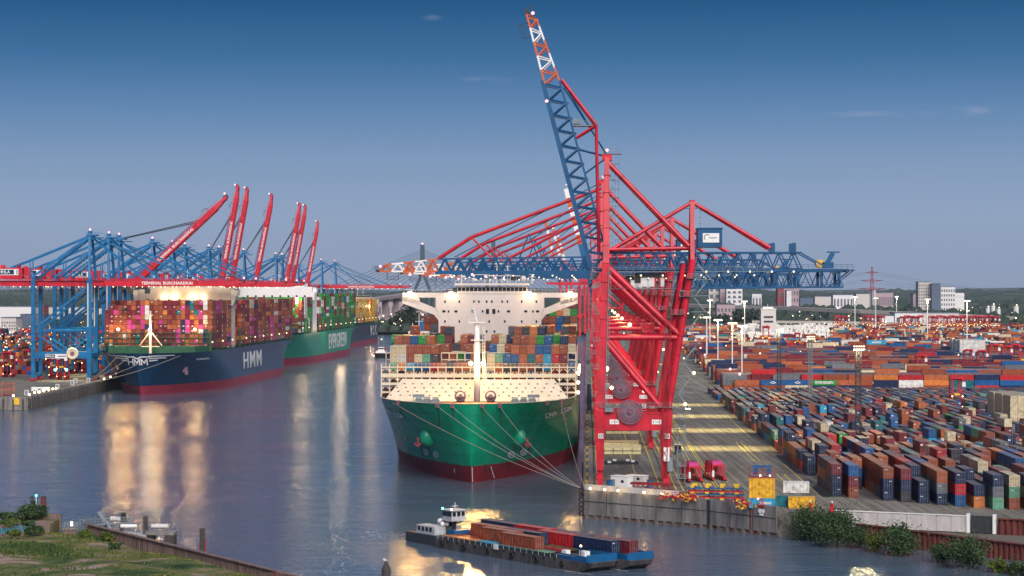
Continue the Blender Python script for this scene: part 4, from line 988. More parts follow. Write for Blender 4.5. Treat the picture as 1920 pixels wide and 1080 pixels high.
MB().box(BL*.45, 4, 1.96, BL-24, .1, .1).build('hull_stripe', M['dgrey'], barge)
# pusher house
MB().box(-3.5, 6, 1.0, 14, 9, 2.4).build('pusher_hull', M['dgrey'], barge)
MB().box(-3.5, 3.6, 3.1, 7, 3.0, 1.9).box(-3.0, 8, 3.0, 6, 2.6, 1.7).build('deckhouse', M['offw'], barge)
wi = MB().box(0, 0, 0, .9, .08, .9).mesh('window', M['glass'])
for k in range(4): link('window', wi, barge, (-6.0+k*1.5, 2.06, 3.3))
MB().box(1.6, 6.2, 3.6, .7, .7, 3.4).beam((.2, 6.2, 2.2), (2.8, 6.2, 5.4), .3).beam((3.0, 6.2, 2.2), (.4, 6.2, 5.4), .3).build('lift_column', M['dgrey'], barge); MB().box(4.2, 6.5, 2.9, 2.6, 6.0, 1.3).build('deck_tank', M['tblue'], barge)
MB().box(1.6, 6.2, 5.85, 3.6, 3.8, .9).box(1.6, 6.2, 7.75, 4.2, 4.2, .22).build('wheelhouse', M['offw'], barge)
pm_ = MB().box(0, 0, 0, .8, .06, .95).mesh('window', M['glass'])
for k in range(4): link('window', pm_, barge, (.35+k*.87, 4.28, 6.95))
for k in range(3): link('window', pm_, barge, (3.42, 5.0+k*1.2, 6.95)).rotation_euler = (0, 0, PI/2)
MB().box(1.6, 6.2, 6.9, 3.5, 3.7, 1.6).build('wheelhouse_frame', M['offw'], barge)
MB().tube((2, 6.2, 7.8), (2, 6.2, 9.4), .07, 5).box(2, 6.2, 8.6, .12, 1.6, .1).build('mast', M['white'], barge)
MB().ball((-.2, 4.4, 8.0), .24).build('lamp', M['lampg'], barge); MB().ball((3.2, 4.4, 8.0), .26).build('lamp', M['lampw'], barge)
MB().tube((-2.5, 6.2, 2.2), (-2.5, 6.2, 5.0), .45, 8).tube((-1.2, 7.2, 2.2), (-1.2, 7.2, 4.8), .4, 8).build('funnel', M['dgrey'], barge)
MB().ball((-5.2, 7.2, 4.5), .7).ball((-.2, 4.4, 4.5), .6).build('liferaft', M['white'], barge, smooth=True)
bc = [  # x start, row y, level, colour, description
 (4.0, 12.95, 0, 'navy blue', 'dark blue container farthest back beside the barge wheelhouse'),
 (16.3, 12.95, 0, 'red', 'red container in the far row of the barge behind the brown ones'),
 (30.0, 12.95, 0, 'navy blue', 'navy container in the far row of the barge, second from the bow'),
 (42.6, 12.95, 0, 'maroon', 'maroon container at the far blue bow of the barge'),
 (8.5, 6.85, 0, 'rust brown', 'faded brown container nearest the barge wheelhouse'),
 (20.9, 6.85, 0, 'navy blue', 'dark blue container half hidden behind the brown ones on the barge'),
 (27.6, 10.4, 0, 'red', 'bright red container mid barge, touching the navy one towards the bow'),
 (40.0, 10.4, 0, 'navy blue', 'navy container at the near blue bow of the barge'),
 (15.7, 4.3, 0, 'rust brown', 'brick brown container in the middle row of the barge, closer to the wheelhouse'),
 (26.0, 1.75, 0, 'rust brown', 'brick brown container in the near row of the barge, closer to the bow')]
sc_ = (BL-6)/66.0
for i, (x, y, l_, cn, lab) in enumerate(bc):
    p = blocal(x+6.1, y, 2.87)
    container(40, cn, p, ba+PI/2, lab, 'containers loaded on the river barge'); NCONT += 1
# low bow wake of the barge
foam = bpy.data.materials.new('foam'); foam.use_nodes = True; foam.node_tree.nodes['Principled BSDF'].inputs['Base Color'].default_value = (.5, .5, .5, 1)
fo = MB()
for k in range(900):
    x, y = (-9-abs(random.gauss(0, 9)), random.gauss(6, 3.4)) if k < 650 else (random.uniform(BL-9, BL+2.5), random.choice((-.5, 8.8, 17))+random.gauss(0, .22))
    p = blocal(x, y, .04); r_ = random.uniform(.05, .30); fo.add([(p.x-r_*1.8, p.y, .05), (p.x, p.y-r_*.5, .05), (p.x+r_*1.8, p.y, .05), (p.x, p.y+r_*.5, .05)], [(0, 1, 2, 3)])
tag(fo.build('foam', foam), 'white foam specks in the wake of the river barge', 'foam', None, 'stuff')
# ------------------------------------------------------------------ cranes
def truss(mb, p0, p1, depth, wid, panel, rc, rd, taper=1.0, topw=None, xbrace=False):
    """lattice beam: p0..p1 along the bottom; 2 bottom chords, 2 top chords, diagonals on both sides"""
    p0, p1 = V(*p0), V(*p1); d = (p1-p0); L_ = d.length; d.normalize(); side = V(0, 1, 0); up = side.cross(d).normalized()
    if up.z < 0 and abs(up.z) > .05: up = -up
    topw = topw or wid; n = max(2, int(round(L_/panel)))
    for s_ in (-1, 1):
        mb.beam(p0+side*s_*wid/2, p1+side*s_*wid/2, rc*2)
        mb.beam(p0+up*depth+side*s_*topw/2, p1+up*depth*taper+side*s_*topw/2, rc*2)
        for i in range(n):
            a = p0+d*L_*i/n+side*s_*wid/2; b = p0+d*L_*(i+1)/n+side*s_*wid/2; mid = p0+d*L_*(i+.5)/n+up*depth*(1+(taper-1)*(i+.5)/n)+side*s_*topw/2
            mb.beam(a, mid, rd*2); mb.beam(mid, b, rd*2)
    for i in range(n+1):
        a = p0+d*L_*i/n; mb.beam(a+side*wid/2, a-side*wid/2, rd*1.6)
        if i < n:
            b = p0+d*L_*(i+.5)/n+up*depth; mb.beam(b+side*topw/2, b-side*topw/2, rd*1.6); c = p0+d*L_*(i+1)/n
            mb.beam(a+side*wid/2, c-side*wid/2, rd*1.2)
    return mb
def railing(mb, p0, p1, n, h=1.1, r=.05):
    p0, p1 = V(*p0), V(*p1)
    for i in range(n+1): q = p0.lerp(p1, i/n); mb.beam(q, q+V(0, 0, h), r*1.6)
    mb.beam(p0+V(0, 0, h), p1+V(0, 0, h), r*1.8); mb.beam(p0+V(0, 0, h*.5), p1+V(0, 0, h*.5), r*1.4)
_cache = {}
def shared(key, fn):
    if key not in _cache: _cache[key] = fn()
    return _cache[key]
def part(key, name, fn, mat_, parent, loc=None):
    me = shared(key, lambda: fn(MB()).mesh(name, mat_)); return link(name, me, parent, loc)
def lampmesh(r, m, key): return shared(key, lambda: MB().ball((0, 0, 0), r, 8, 5).mesh('lamp', m))

def flange(b, p0, p1, n, w_, tube=False):
    p0, p1 = V(*p0), V(*p1); d = (p1-p0).normalized()
    for i in range(1, n):
        q = p0.lerp(p1, i/n)
        if tube: b.tube(q-d*.09, q+d*.09, w_, 10)
        else: b.beam(q-d*.08, q+d*.08, w_)
    return b
def red_crane(D_u, label, up, sign='25', box_boom=False, detail=True):
    t = thing('container_crane', label, 'crane', uv(D_u, 4.2, 6.0), -AX, 'red and blue cranes on the right quay')
    R_, B_ = M['red'], M['blue']
    for s_ in (-1, 1):
        y = 8*s_
        lg = shared('rWleg%d' % s_, lambda: MB().beam((0, y, 1.8), (0, y, 8), 1.2, 1.4, 1.9, 2.2).beam((0, y, 8), (.1, y, 19), 1.9, 2.2, 2.7, 2.7).beam((.1, y, 19), (1.6, y*.86, 57), 2.3, 2.4, 2.0, 2.0).beam((1.6, y*.86, 57), (1.9, y*.22, 84.5), 1.7, 1.6, 1.2, 1.2).box(0, y, 5.2, 1.7, 3.2, 2.4).mesh('leg', R_)); link('leg', lg, t)
        lg = shared('rLleg%d' % s_, lambda: MB().beam((17, y, 1.8), (17, y, 8), 1.2, 1.4, 1.9, 2.2).beam((17, y, 8), (17.3, y, 19), 1.9, 2.2, 2.7, 2.7).tube((17.3, y, 19), (23.8, y*.9, 58), 1.0, 10, .9).mesh('leg', R_)); link('leg', lg, t)
        part('rinner%d' % s_, 'inner_strut', lambda b: b.tube((15.2, y*.9, 19), (21.6, y*.75, 57), .65, 8), R_, t)
        for x in (0, 17):
            part('rbog%d%d' % (s_, x), 'bogie', lambda b: [b.box(x, y, 1.5, 1.6, 5.6, 1.0), b.box(x, y-1.9, .7, 1.2, 2.2, .9), b.box(x, y+1.9, .7, 1.2, 2.2, .9)]+[b.tube((x-.45, y+q, .38), (x+.45, y+q, .38), .38, 10) for q in (-2.5, -1.3, 1.3, 2.5)] and b, R_, t)
        part('rport%d' % s_, 'portal_beam', lambda b: b.box(8.6, y*1.0, 16.2, 15.0, 2.0, 4.0).box(8.6, y, 18.6, 17, .6, .5), R_, t)
        part('rhor%d' % s_, 'horizontal_brace', lambda b: b.tube((.9, y*.92, 38), (20.3, y*.94, 38), .75, 10), R_, t)
        part('rdia%d' % s_, 'diagonal_brace', lambda b: b.tube((1.6, y*.86, 56.5), (20.4, y*.94, 38.6), .85, 10), R_, t)
        part('rdib%d' % s_, 'diagonal_brace', lambda b: b.tube((.9, y*.92, 37.5), (15.9, y, 19.6), .8, 10), R_, t)
        part('rup%d' % s_, 'upper_beam', lambda b: b.tube((1.8, s_*5.8, 60.6), (24, s_*4, 61), .45, 8), R_, t)
        part('rtow%d' % s_, 'rear_mast', lambda b: b.beam((23.8, y*.8, 57.5), (24.0, s_*1.1, 73), 1.1), R_, t)
        part('rst1%d' % s_, 'front_stay', lambda b: b.tube((24, s_*1.1, 73), (2.0, s_*5.2, 60), .48, 8), R_, t)
        part('rst2%d' % s_, 'rear_stay', lambda b: b.tube((24, s_*1.1, 73), (44, s_*4, 61), .48, 8), R_, t)
        part('rbst%d' % s_, 'back_stay', lambda b: b.tube((2.4, s_*1.3, 83), (23, s_*4.5, 61.5), .62, 8), R_, t)
        part('rxp%d' % s_, 'sill_beam', lambda b: b.box((0 if s_ < 0 else 17.2), 0, 16.5, 1.6, 14, 2.4), R_, t)
        part('rcross%d' % s_, 'cross_brace', lambda b: b.tube((1.0 if s_ < 0 else 20.4, -7, 38.5), (1.6 if s_ < 0 else 23.4, 7, 56), .4, 6), R_, t)
    def flanges(b):
        for s_ in (-1, 1):
            y = 8*s_; flange(b, (0, y, 8), (.1, y, 19), 3, 2.75); flange(b, (.1, y, 19), (1.6, y*.86, 57), 8, 2.55); flange(b, (1.6, y*.86, 57), (1.9, y*.22, 84.5), 6, 1.85)
            flange(b, (17.3, y, 19), (23.8, y*.9, 58), 8, 1.12, True); flange(b, (1.6, y*.86, 56.5), (20.4, y*.94, 38.6), 6, .98, True); flange(b, (.9, y*.92, 37.5), (15.9, y, 19.6), 5, .93, True); flange(b, (.9, y*.92, 38), (20.3, y*.94, 38), 5, .88, True)
            flange(b, (2.4, s_*1.3, 83), (23, s_*4.5, 61.5), 6, .74, True); flange(b, (17, y, 8), (17.3, y, 19), 3, 2.75)
            for k in range(7): b.box(1.5+k*2.3, y-1.06, 16.2, .12, .12, 3.9)
        return b
    part('rflange', 'flange_plates', flanges, R_, t)
    def trays(b):
        for k in range(16): b.box(1.65+.03*k, -8.9+.06*k, 20+k*2.3, .9, .12, .1)
        b.beam((1.3, -9.4, 20), (2.4, -8.3, 56), .16).beam((1.75, -9.4, 20), (2.9, -8.3, 56), .1)
        return b
    part('rtray', 'cable_tray', trays, M['grey'], t)
    for k in range(5): part('rlp%d' % k, 'leg_platform', lambda b: [b.box(-1.2+.15*k, -8.2, 23+k*7, 1.6, 1.4, .12), railing(b, (-2.0+.15*k, -8.9, 23+k*7), (-.4+.15*k, -8.9, 23+k*7), 2)] and b, M['grey'], t)
    for k in range(3): part('rlq%d' % k, 'leg_platform', lambda b: [b.box(20+k*2.0, -8.2, 44+k*4.6, 3.4, 2, .12), railing(b, (18.4+k*2, -9.2, 44+k*4.6), (21.6+k*2, -9.2, 44+k*4.6), 3)] and b, M['grey'], t)
    MB_ = shared('rtop', lambda: MB().box(1.9, 0, 84.6, 2.6, 3.6, 1.6).box(24, 0, 73, 1.4, 3.0, 1.1).mesh('mast_head', R_)); link('mast_head', MB_, t)
    # girder
    part('rgird', 'girder', lambda b: truss(truss(b, (-1.5, 0, 55.6), (52, 0, 55.6), 4.2, 8.0, 3.6, .24, .17), (26, 0, 50.9), (62.5, 0, 50.9), 4.2, 10, 3.6, .22, .11), B_, t)
    part('rgird2', 'girder_floor', lambda b: b.box(22, 3.4, 55.3, 46, .9, .9).box(22, -3.4, 55.3, 46, .9, .9).box(52, 0, 55.0, 24, .5, .5).box(54, -4.2, 55.4, 20, .8, .4).box(54, 4.2, 55.4, 20, .8, .4), B_, t)
    part('rplat', 'rear_platform', lambda b: [b.box(44, 0, 50.8, 37, 10, .25), railing(b, (25, -5, 51), (62.5, -5, 51), 24), railing(b, (45, -5, 55.6), (65, -5, 55.6), 14), b.box(63.5, 0, 55.3, 4, 9, .3), b.beam((65.2, -4, 55.2), (60, -4, 51), .3), b.beam((65.2, 4, 55.2), (60, 4, 51), .3)]+[b.box(x, y, 53.2, .7, .7, 4.8) for x in (45, 51, 57, 61.5) for y in (-4.4, 4.4)]+[b.box(x, y, 61, 1.0, 1.0, 2.6) for x in (44.6, 50) for y in (-4, 4)] and b, B_, t)
    part('rcap', 'end_winch', lambda b: b.beam((58.4, 0, 56), (60.5, 0, 59.8), 1.1).box(60.5, 0, 60, 3.2, 1.2, .35).box(59, 0, 56.6, 3, 3, 1.6), B_, t)
    part('rcap2', 'cable_drum', lambda b: b.tube((57.0, -1.5, 57), (57.0, 1.5, 57), 1.1, 10), M['yellow'], t)
    part('rtail', 'tail_brace', lambda b: [b.beam((52, s_*4, 59.6), (58.5, s_*3, 56), .35) for s_ in (-1, 1)] and b, B_, t)
    # walkways, clutter under the girder
    part('rwalk', 'walkway', lambda b: [railing(b, (-2, -5.2, 55), (44, -5.2, 55), 26), b.box(21, -5, 54.9, 46, 1.1, .15), b.box(10, -9.0, 20.2, 20, 1.1, .15), railing(b, (-2, -9.5, 20.2), (22, -9.5, 20.2), 12), b.box(22.5, 0, 50, 4, 16, .2), b.box(12, 0, 50.6, 16, 9, .2), railing(b, (4, -4.6, 50.6), (20, -4.6, 50.6), 9)] and b, M['grey'], t)
    def stair(b):
        for k in range(9):
            z = 20+k*4.1; x = 19.5+(z-19)*.165; sg = 1 if k % 2 else -1
            b.beam((x-1.6*sg+1.6, -9.3, z), (x+1.6*sg+1.6, -9.3, z+4.1), .28); b.box(x+1.6, -9.3, z, 4.2, 1.2, .15)
        return b
    part('rstair', 'stairs', stair, M['grey'], t)
    def lift(b):
        for x in (15.7, 17.0):
            for y in (-10.2, -9.2): b.beam((x, y, 2), (x+1.6, y, 56), .14)
        for k in range(24): z = 3+k*2.2; x = 15.7+1.6*z/56; b.beam((x, -10.2, z), (x+1.3, -10.2, z+2.2), .1); b.beam((x+1.3, -10.2, z), (x, -10.2, z+2.2), .1)
        return b
    part('rlift', 'lift_mast', lift, M['boot'], t)
    part('rlow', 'access_tower', lambda b: [b.box(19.9+q*1.8, -8-y*1.6, 8.5, .14, .14, 15) for q in (0, 1) for y in (0, 1)]+[b.box(20.8, -8.8, 2+k*3.1, 2.4, 2.0, .12) for k in range(6)]+[railing(b, (19.6, -9.8, 2+k*3.1), (22.0, -9.8, 2+k*3.1), 3) for k in range(6)] and b, M['grey'], t)
    part('rmladder', 'mast_ladder', lambda b: [b.box(4.0+q*.8, -1, 72, .1, .1, 24) for q in (0, 1)]+[b.box(4.3, -1, 61+k*2.2, 2.0, 1.4, .1) for k in range(11)]+[b.box(3.2, 0, 85.6, 5.0, 3.6, .15)]+[railing(b, (.6, -1.8, 85.7), (5.6, -1.8, 85.7), 5)] and b, M['grey'], t)
    part('rmladder2', 'mast_ladder', lambda b: [b.box(26.1, -.8, 66, .1, .1, 12), b.box(24, 0, 71.4, 3.6, 3.4, .15), railing(b, (22.2, -1.7, 71.4), (25.8, -1.7, 71.4), 3)]+[b.box(26, -.8, 61+k*1.6, .8, .3, .1) for k in range(7)] and b, M['grey'], t)
    # machine house with sign
    mh = part('rhouse', 'machine_house', lambda b: b.box(28.4, 0, 63.6, 6.2, 10.4, 4.8).box(28.4, 0, 66.1, 6.6, 10.8, .25), M['blue'], t)
    part('rhsign', 'sign_board', lambda b: b.box(28.6, -5.3, 63.6, 4.2, .1, 2.4), M['white'], mh)
    part('rsignc', 'sign_emblem', lambda b: [b.tube((27.6+.75*math.cos(a), -5.38, 63.7+.75*math.sin(a)), (27.6+.75*math.cos(a+.35), -5.38, 63.7+.75*math.sin(a+.35)), .09, 4) for a in [.8+.35*i for i in range(9)]]+[b.box(29.1, -5.38, 63.6, 2.0, .05, .16)] and b, M['dgrey'], mh)
    # trolley, spreader
    part('rtrol', 'trolley', lambda b: b.box(13, 0, 54.0, 8, 6.4, 1.2).box(10.5, -2, 52.6, 3, 2, 1.4), M['dgrey'], t)
    for x, w_ in ((11.4, 1.6), (13.4, 1.4), (16.2, .9)): MB().box(x, -2.8, 52.2, w_, 1.2, 2.3).build('white_cabin', M['white'], t)
    part('rropes', 'hoist_ropes', lambda b: [b.beam((x, y, 53), (x, y, 40), .08) for x in (10, 15) for y in (-1, 1)] and b, M['dgrey'], t)
    part('rspr', 'spreader', lambda b: b.box(12.5, 0, 39.6, 2.6, 8, .8).box(12.5, 0, 40.6, 3.4, 3.2, 1.0), R_, t)
    # signs on the portal, number boards, cable reel
    for x in (3.7, 14.5): part('rps%.1f' % x, 'sign_board', lambda b: b.box(x, -9.05, 16.4, 2.4, .08, 1.2), M['white'], t)
    part('rpse', 'sign_emblem', lambda b: [b.tube((13.9+.3*math.cos(a), -9.12, 16.4+.3*math.sin(a)), (13.9+.3*math.cos(a+.5), -9.12, 16.4+.3*math.sin(a+.5)), .06, 4) for a in [.8+.5*i for i in range(7)]]+[b.box(14.8, -9.12, 16.4, 1.0, .04, .12), b.box(3.7, -9.12, 16.4, 1.7, .04, .1)] and b, M['dgrey'], t)
    for x in (.2, 17.2):
        sb = part('rnb%.1f' % x, 'number_board', lambda b: b.box(x, -9.55, 12.8, 1.25, .1, 1.25), M['white'], t)
        if detail: text('number', sign, M['dgrey'], sb, 1.15, (x, -9.63, 12.8), (PI/2, 0, 0), .02, bold=.02)
    def reel(b):
        c = (7.6, -9.8, 18.9)
        for k in range(40):
            a = 2*PI*k/40; b.beam((c[0]+.5*math.cos(a), c[1], c[2]+.5*math.sin(a)), (c[0]+3.0*math.cos(a), c[1], c[2]+3.0*math.sin(a)), .17)
        ring(b, c, 3.05, .14, 'y', 32, 4); ring(b, c, 1.2, .1, 'y', 20, 4); ring(b, c, 2.2, .08, 'y', 24, 4); b.tube((c[0], c[1]-.4, c[2]), (c[0], c[1]+.6, c[2]), .55, 12); return b
    rr = part('rreel', 'cable_reel', reel, M['reel'], t)
    part('rreelh', 'hub', lambda b: b.tube((7.6, -10.4, 18.9), (7.6, -10.15, 18.9), .28, 8), R_, rr)
    part('rboxg', 'switch_box', lambda b: b.box(2.4, -9.6, 19.5, 2.2, 1.2, 1.0).box(17.9, -9.6, 5.6, 1.3, .4, 3.6), M['white'] if False else M['grey'], t)
    part('rpanel', 'white_panel', lambda b: b.box(17.0, -9.9, 8.2, 1.5, .3, 3.6), M['white'], t)
    # boom
    ang = math.radians(75.5 if up else 0)
    if box_boom:
        bo = part('rbb', 'boom', lambda b: b.beam((12, 0, .8), (-26, 0, .8), 2.6, 3.4), M['tblue'], t, (-2, 0, 56.5))
        for i in range(6): part('rbbt%d' % i, 'boom_section', lambda b: b.beam((-26-6.5*i, 0, .8), (-32.5-6.5*i, 0, .8), 2.6, 3.4), M['orange'] if i % 2 == 0 else M['white'], bo)
    else:
        bo = part('rboom', 'boom', lambda b: truss(b, (0, 0, 0), (-49, 0, 0), 4.6, 6.2, 4.1, .24, .19, taper=.86, topw=4.4), B_, t, (-2, 0, 56.2))
        part('rboomu', 'boom_rail', lambda b: b.box(-25, 3.1, -.5, 50, .7, .8).box(-25, -3.1, -.5, 50, .7, .8), B_, bo)
        xs = [-49-3.75*i for i in range(6)]
        for i in range(5):
            mm = M['orange'] if i % 2 == 0 else M['white']; k0, k1 = 3.95*(1-.10*i), 3.95*(1-.10*(i+1))
            def sec(b, a=xs[i], c=xs[i+1], i=i, k0=k0, k1=k1):
                for s_ in (-1, 1):
                    b.beam((a, 3.1*s_, 0), (c, 3.1*s_, 0), .5); top = i < 4
                    if top or True:
                        m_ = (a+c)/2; b.beam((a, 2.1*s_, k0), (c, 2.1*s_, k1 if i < 4 else 3.2), .38) if i < 4 else b.beam((a, 2.1*s_, k0), (m_, 2.1*s_, k0*.97), .38)
                        b.beam((a, 3.1*s_, 0), (m_, 2.15*s_, (k0+k1)/2), .28); b.beam((m_, 2.15*s_, (k0+k1)/2), (c, 3.1*s_, 0), .28)
                b.beam((a, 3.1, 0), (a, -3.1, 0), .3); return b
            part('rsec%d' % i, 'boom_section', sec, mm, bo)
        part('rtip', 'boom_tip_cage', lambda b: [b.box(-68.4, 0, .2, 1.2, 7, .8), railing(b, (-70, -3.4, .6), (-66, -3.4, .6), 4), railing(b, (-70, 3.4, .6), (-66, 3.4, .6), 4), b.box(-63.6, -2.6, -2.7, 3.6, 1.6, .15), railing(b, (-65.4, -3.4, -2.7), (-61.8, -3.4, -2.7), 3)]+[b.beam((x, -2.6, -2.7), (x, -2.6, 0), .2) for x in (-65.4, -61.8)] and b, M['dgrey'], bo)
    bo.rotation_euler = (0, ang, 0)
    ca, sa = math.cos(ang), math.sin(ang)
    def bp(x, y, z): return (-2+x*ca+z*sa, y, 56.2-x*sa+z*ca)
    key = 'U' if up else 'D'
    if up:
        for s_ in (-1, 1):
            a = bp(-49, s_*2.1, 4.6); j = (-.9, s_*2.6, 93.0)
            part('rs_a%s%d' % (key, s_), 'fore_stay', lambda b: b.tube(a, j, .42, 8), R_, t); part('rs_b%s%d' % (key, s_), 'fore_stay', lambda b: b.tube(j, (-.2, s_*2.8, 60), .42, 8), R_, t)
            part('rs_c%s%d' % (key, s_), 'stay_strut', lambda b: b.tube(j, bp(-33.5, s_*2.2, 4.4), .3, 6), R_, t)
            part('rs_d%s%d' % (key, s_), 'pull_rope', lambda b: b.tube(a, (1.9, s_*1, 85), .10, 4).tube(bp(-47, s_*2, 4.6), (1.9, s_*1.4, 85.4), .10, 4), M['blue'], t)
            part('rs_e%s%d' % (key, s_), 'boom_latch', lambda b: b.tube(bp(-30.5, s_*2, 4.3), (1.5, s_, 85), .22, 6).tube(bp(-24, s_*2, 4.3), (1.5, s_, 84.4), .17, 6), M['blue'], t)
        part('rs_p', 'stay_platform', lambda b: [b.box(-3.8, 0, 92.9, 6.6, 4, .25), railing(b, (-7, -2, 93), (-.6, -2, 93), 7), b.box(-6, 0, 94, 1.6, 2, 1.4)] and b, M['grey'], t)
    else:
        for s_ in (-1, 1):
            part('rs_a%s%d' % (key, s_), 'fore_stay', lambda b: b.tube((1.8, s_*1.3, 83), (-40.4, s_*2.2, 67.2), .48, 8).tube((-40.4, s_*2.2, 67.2), bp(-49, s_*2.2, 4.2), .48, 8), R_, t)
            part('rs_b%s%d' % (key, s_), 'inner_stay', lambda b: b.tube((1.8, s_*1.8, 76), bp(-26, s_*2.2, 4.4), .38, 8), R_, t)
            part('rs_c%s%d' % (key, s_), 'stay_strut', lambda b: b.tube((-40.4, s_*2.2, 67.2), bp(-32, s_*2.2, 4.4), .3, 6), R_, t)
            part('rs_d%s%d' % (key, s_), 'pull_rope', lambda b: b.tube((1.8, s_, 85), bp(-44, s_, 4.6), .09, 4).tube((1.8, s_, 84.5), bp(-20, s_, 9.4), .09, 4), M['blue'], t)
            part('rs_f%s%d' % (key, s_), 'boom_strut', lambda b: b.beam(bp(-17, s_*2, 4.4), bp(-20, s_*1, 12), .26).beam(bp(-23, s_*2, 4.4), bp(-20, s_*1, 12), .26), M['blue'], t)
    for x, z in (((-67.5, 1.6), (-58, -1), (-38, -1)) if not up else ((-67.5, 1.6), (-44.5, -.6))): link('lamp', lampmesh(.45, M['lampr'], 'lr'), bo, (x, -3.3, z))
    if not up:
        for k in range(8): link('lamp', lampmesh(.24, M['lrow'], 'lw'), bo, (-6-k*6.3, -3.2, -1.4))
    for k, (x, y, z) in enumerate(((1.9, 0, 86.6),)): link('mast_lamp', lampmesh(.5, M['lampr'], 'lr'), t, (x, y, z))
    for k in range(9): link('lamp', lampmesh(.24, M['lrow'], 'lw'), t, (5+k*5.6, -5.4, 53.9 if k < 4 else 54.9))
    for (x, z) in ((-3+5, 33.5), (3.2, 28.3), (11.8, 27.5), (8, 45)):
        link('lamp', lampmesh(.5, M['lamp'], 'lm'), t, (x, 8.5, z*1.0-4))
    for (x, z) in ((21.8, 21), (24, 29)): link('lamp', lampmesh(.4, M['lamp'], 'lm2'), t, (x, -9.8, z))
    # floods under the girder throw the yellow bands over the apron
    for (x, e_, ex) in (((31, 150000, 0), (42, 150000, 0), (53, 110000, 0), (9, 60000, 0)) if D_u > 100 else ((9, 9000, 0),)):
        ld = bpy.data.lights.new('crane_flood', 'SPOT'); ld.energy = e_*1.0; ld.color = (1, .80, .28); ld.spot_size = math.radians(36); ld.spot_blend = .8; ld.shadow_soft_size = .6
        lo = bpy.data.objects.new('crane_flood', ld); C.objects.link(lo); lo.parent = t; lo.location = (x, -4, 50); lo.rotation_euler = (math.radians(-4), 0, 0); lo.scale = (1, 1, 1)
    return t
red_crane(29, 'tallest red crane with its blue lattice boom raised high, nearest on the quay, number 25', True, '25')
red_crane(155, 'red crane with lowered blue and orange boom, first behind the raised one', False, '24')
red_crane(241, 'red crane with lowered blue and orange boom, second behind the raised one', False, '23', detail=False)
red_crane(324, 'red crane with lowered blue and orange boom, third behind the raised one', False, '22', detail=False)
red_crane(407, 'red crane with lowered blue and orange boom, farthest of the lowered ones', False, '21', detail=False)
red_crane(908, 'distant red crane with steep blue, orange and white box boom behind the tall boom', True, '20', box_boom=True, detail=False)
# three more distant slim cranes behind the ship's bridge
for i, (px, py, D, lab) in enumerate(((1023, 417, 2250, 'leftmost'), (1037, 430, 2420, 'middle'), (1047, 445, 2560, 'rightmost'))):
    X = (px-960)/F*D; zt = HC-(py-HY)/F*D; s_ = (zt-6)/122
    t = thing('distant_crane', 'far crane with orange and white banded boom above the white ship bridge, %s of three' % lab, 'crane', (X+13, D, 6), 0, 'far banded boom cranes above the ship bridge')
    MB().beam((3, -6, 0), (3, -6, 58), 2.4).beam((3, 6, 0), (3, 6, 58), 2.4).beam((24, -6, 0), (24, -6, 58), 2.4).beam((24, 6, 0), (24, 6, 58), 2.4).build('leg', M['red'], t)
    MB().beam((3, 0, 20), (24, 0, 20), 3).beam((3, 0, 30), (24, 0, 56), 1.2).beam((4, -5, 58), (4, 0, 82), 1.4).beam((4, 0, 82), (26, 0, 58), 1.0).box(12, 0, 58, 48, 6, 2.5).box(30, 0, 62, 12, 8, 6).build('frame', M['red'], t)
    a = V(3, 0, 56); b = V(-13, 0, zt-6); MB().beam(a, a.lerp(b, .42), 3.2).build('boom', M['tblue'], t)
    for k in range(5): MB().beam(a.lerp(b, .42+.116*k), a.lerp(b, .42+.116*(k+1)), 3.0).build('boom_section', M['orange'] if k % 2 == 0 else M['white'], t)
    link('lamp', lampmesh(.9, M['lampr'], 'lrb'), t, tuple(b+V(0, 0, 1.5)))

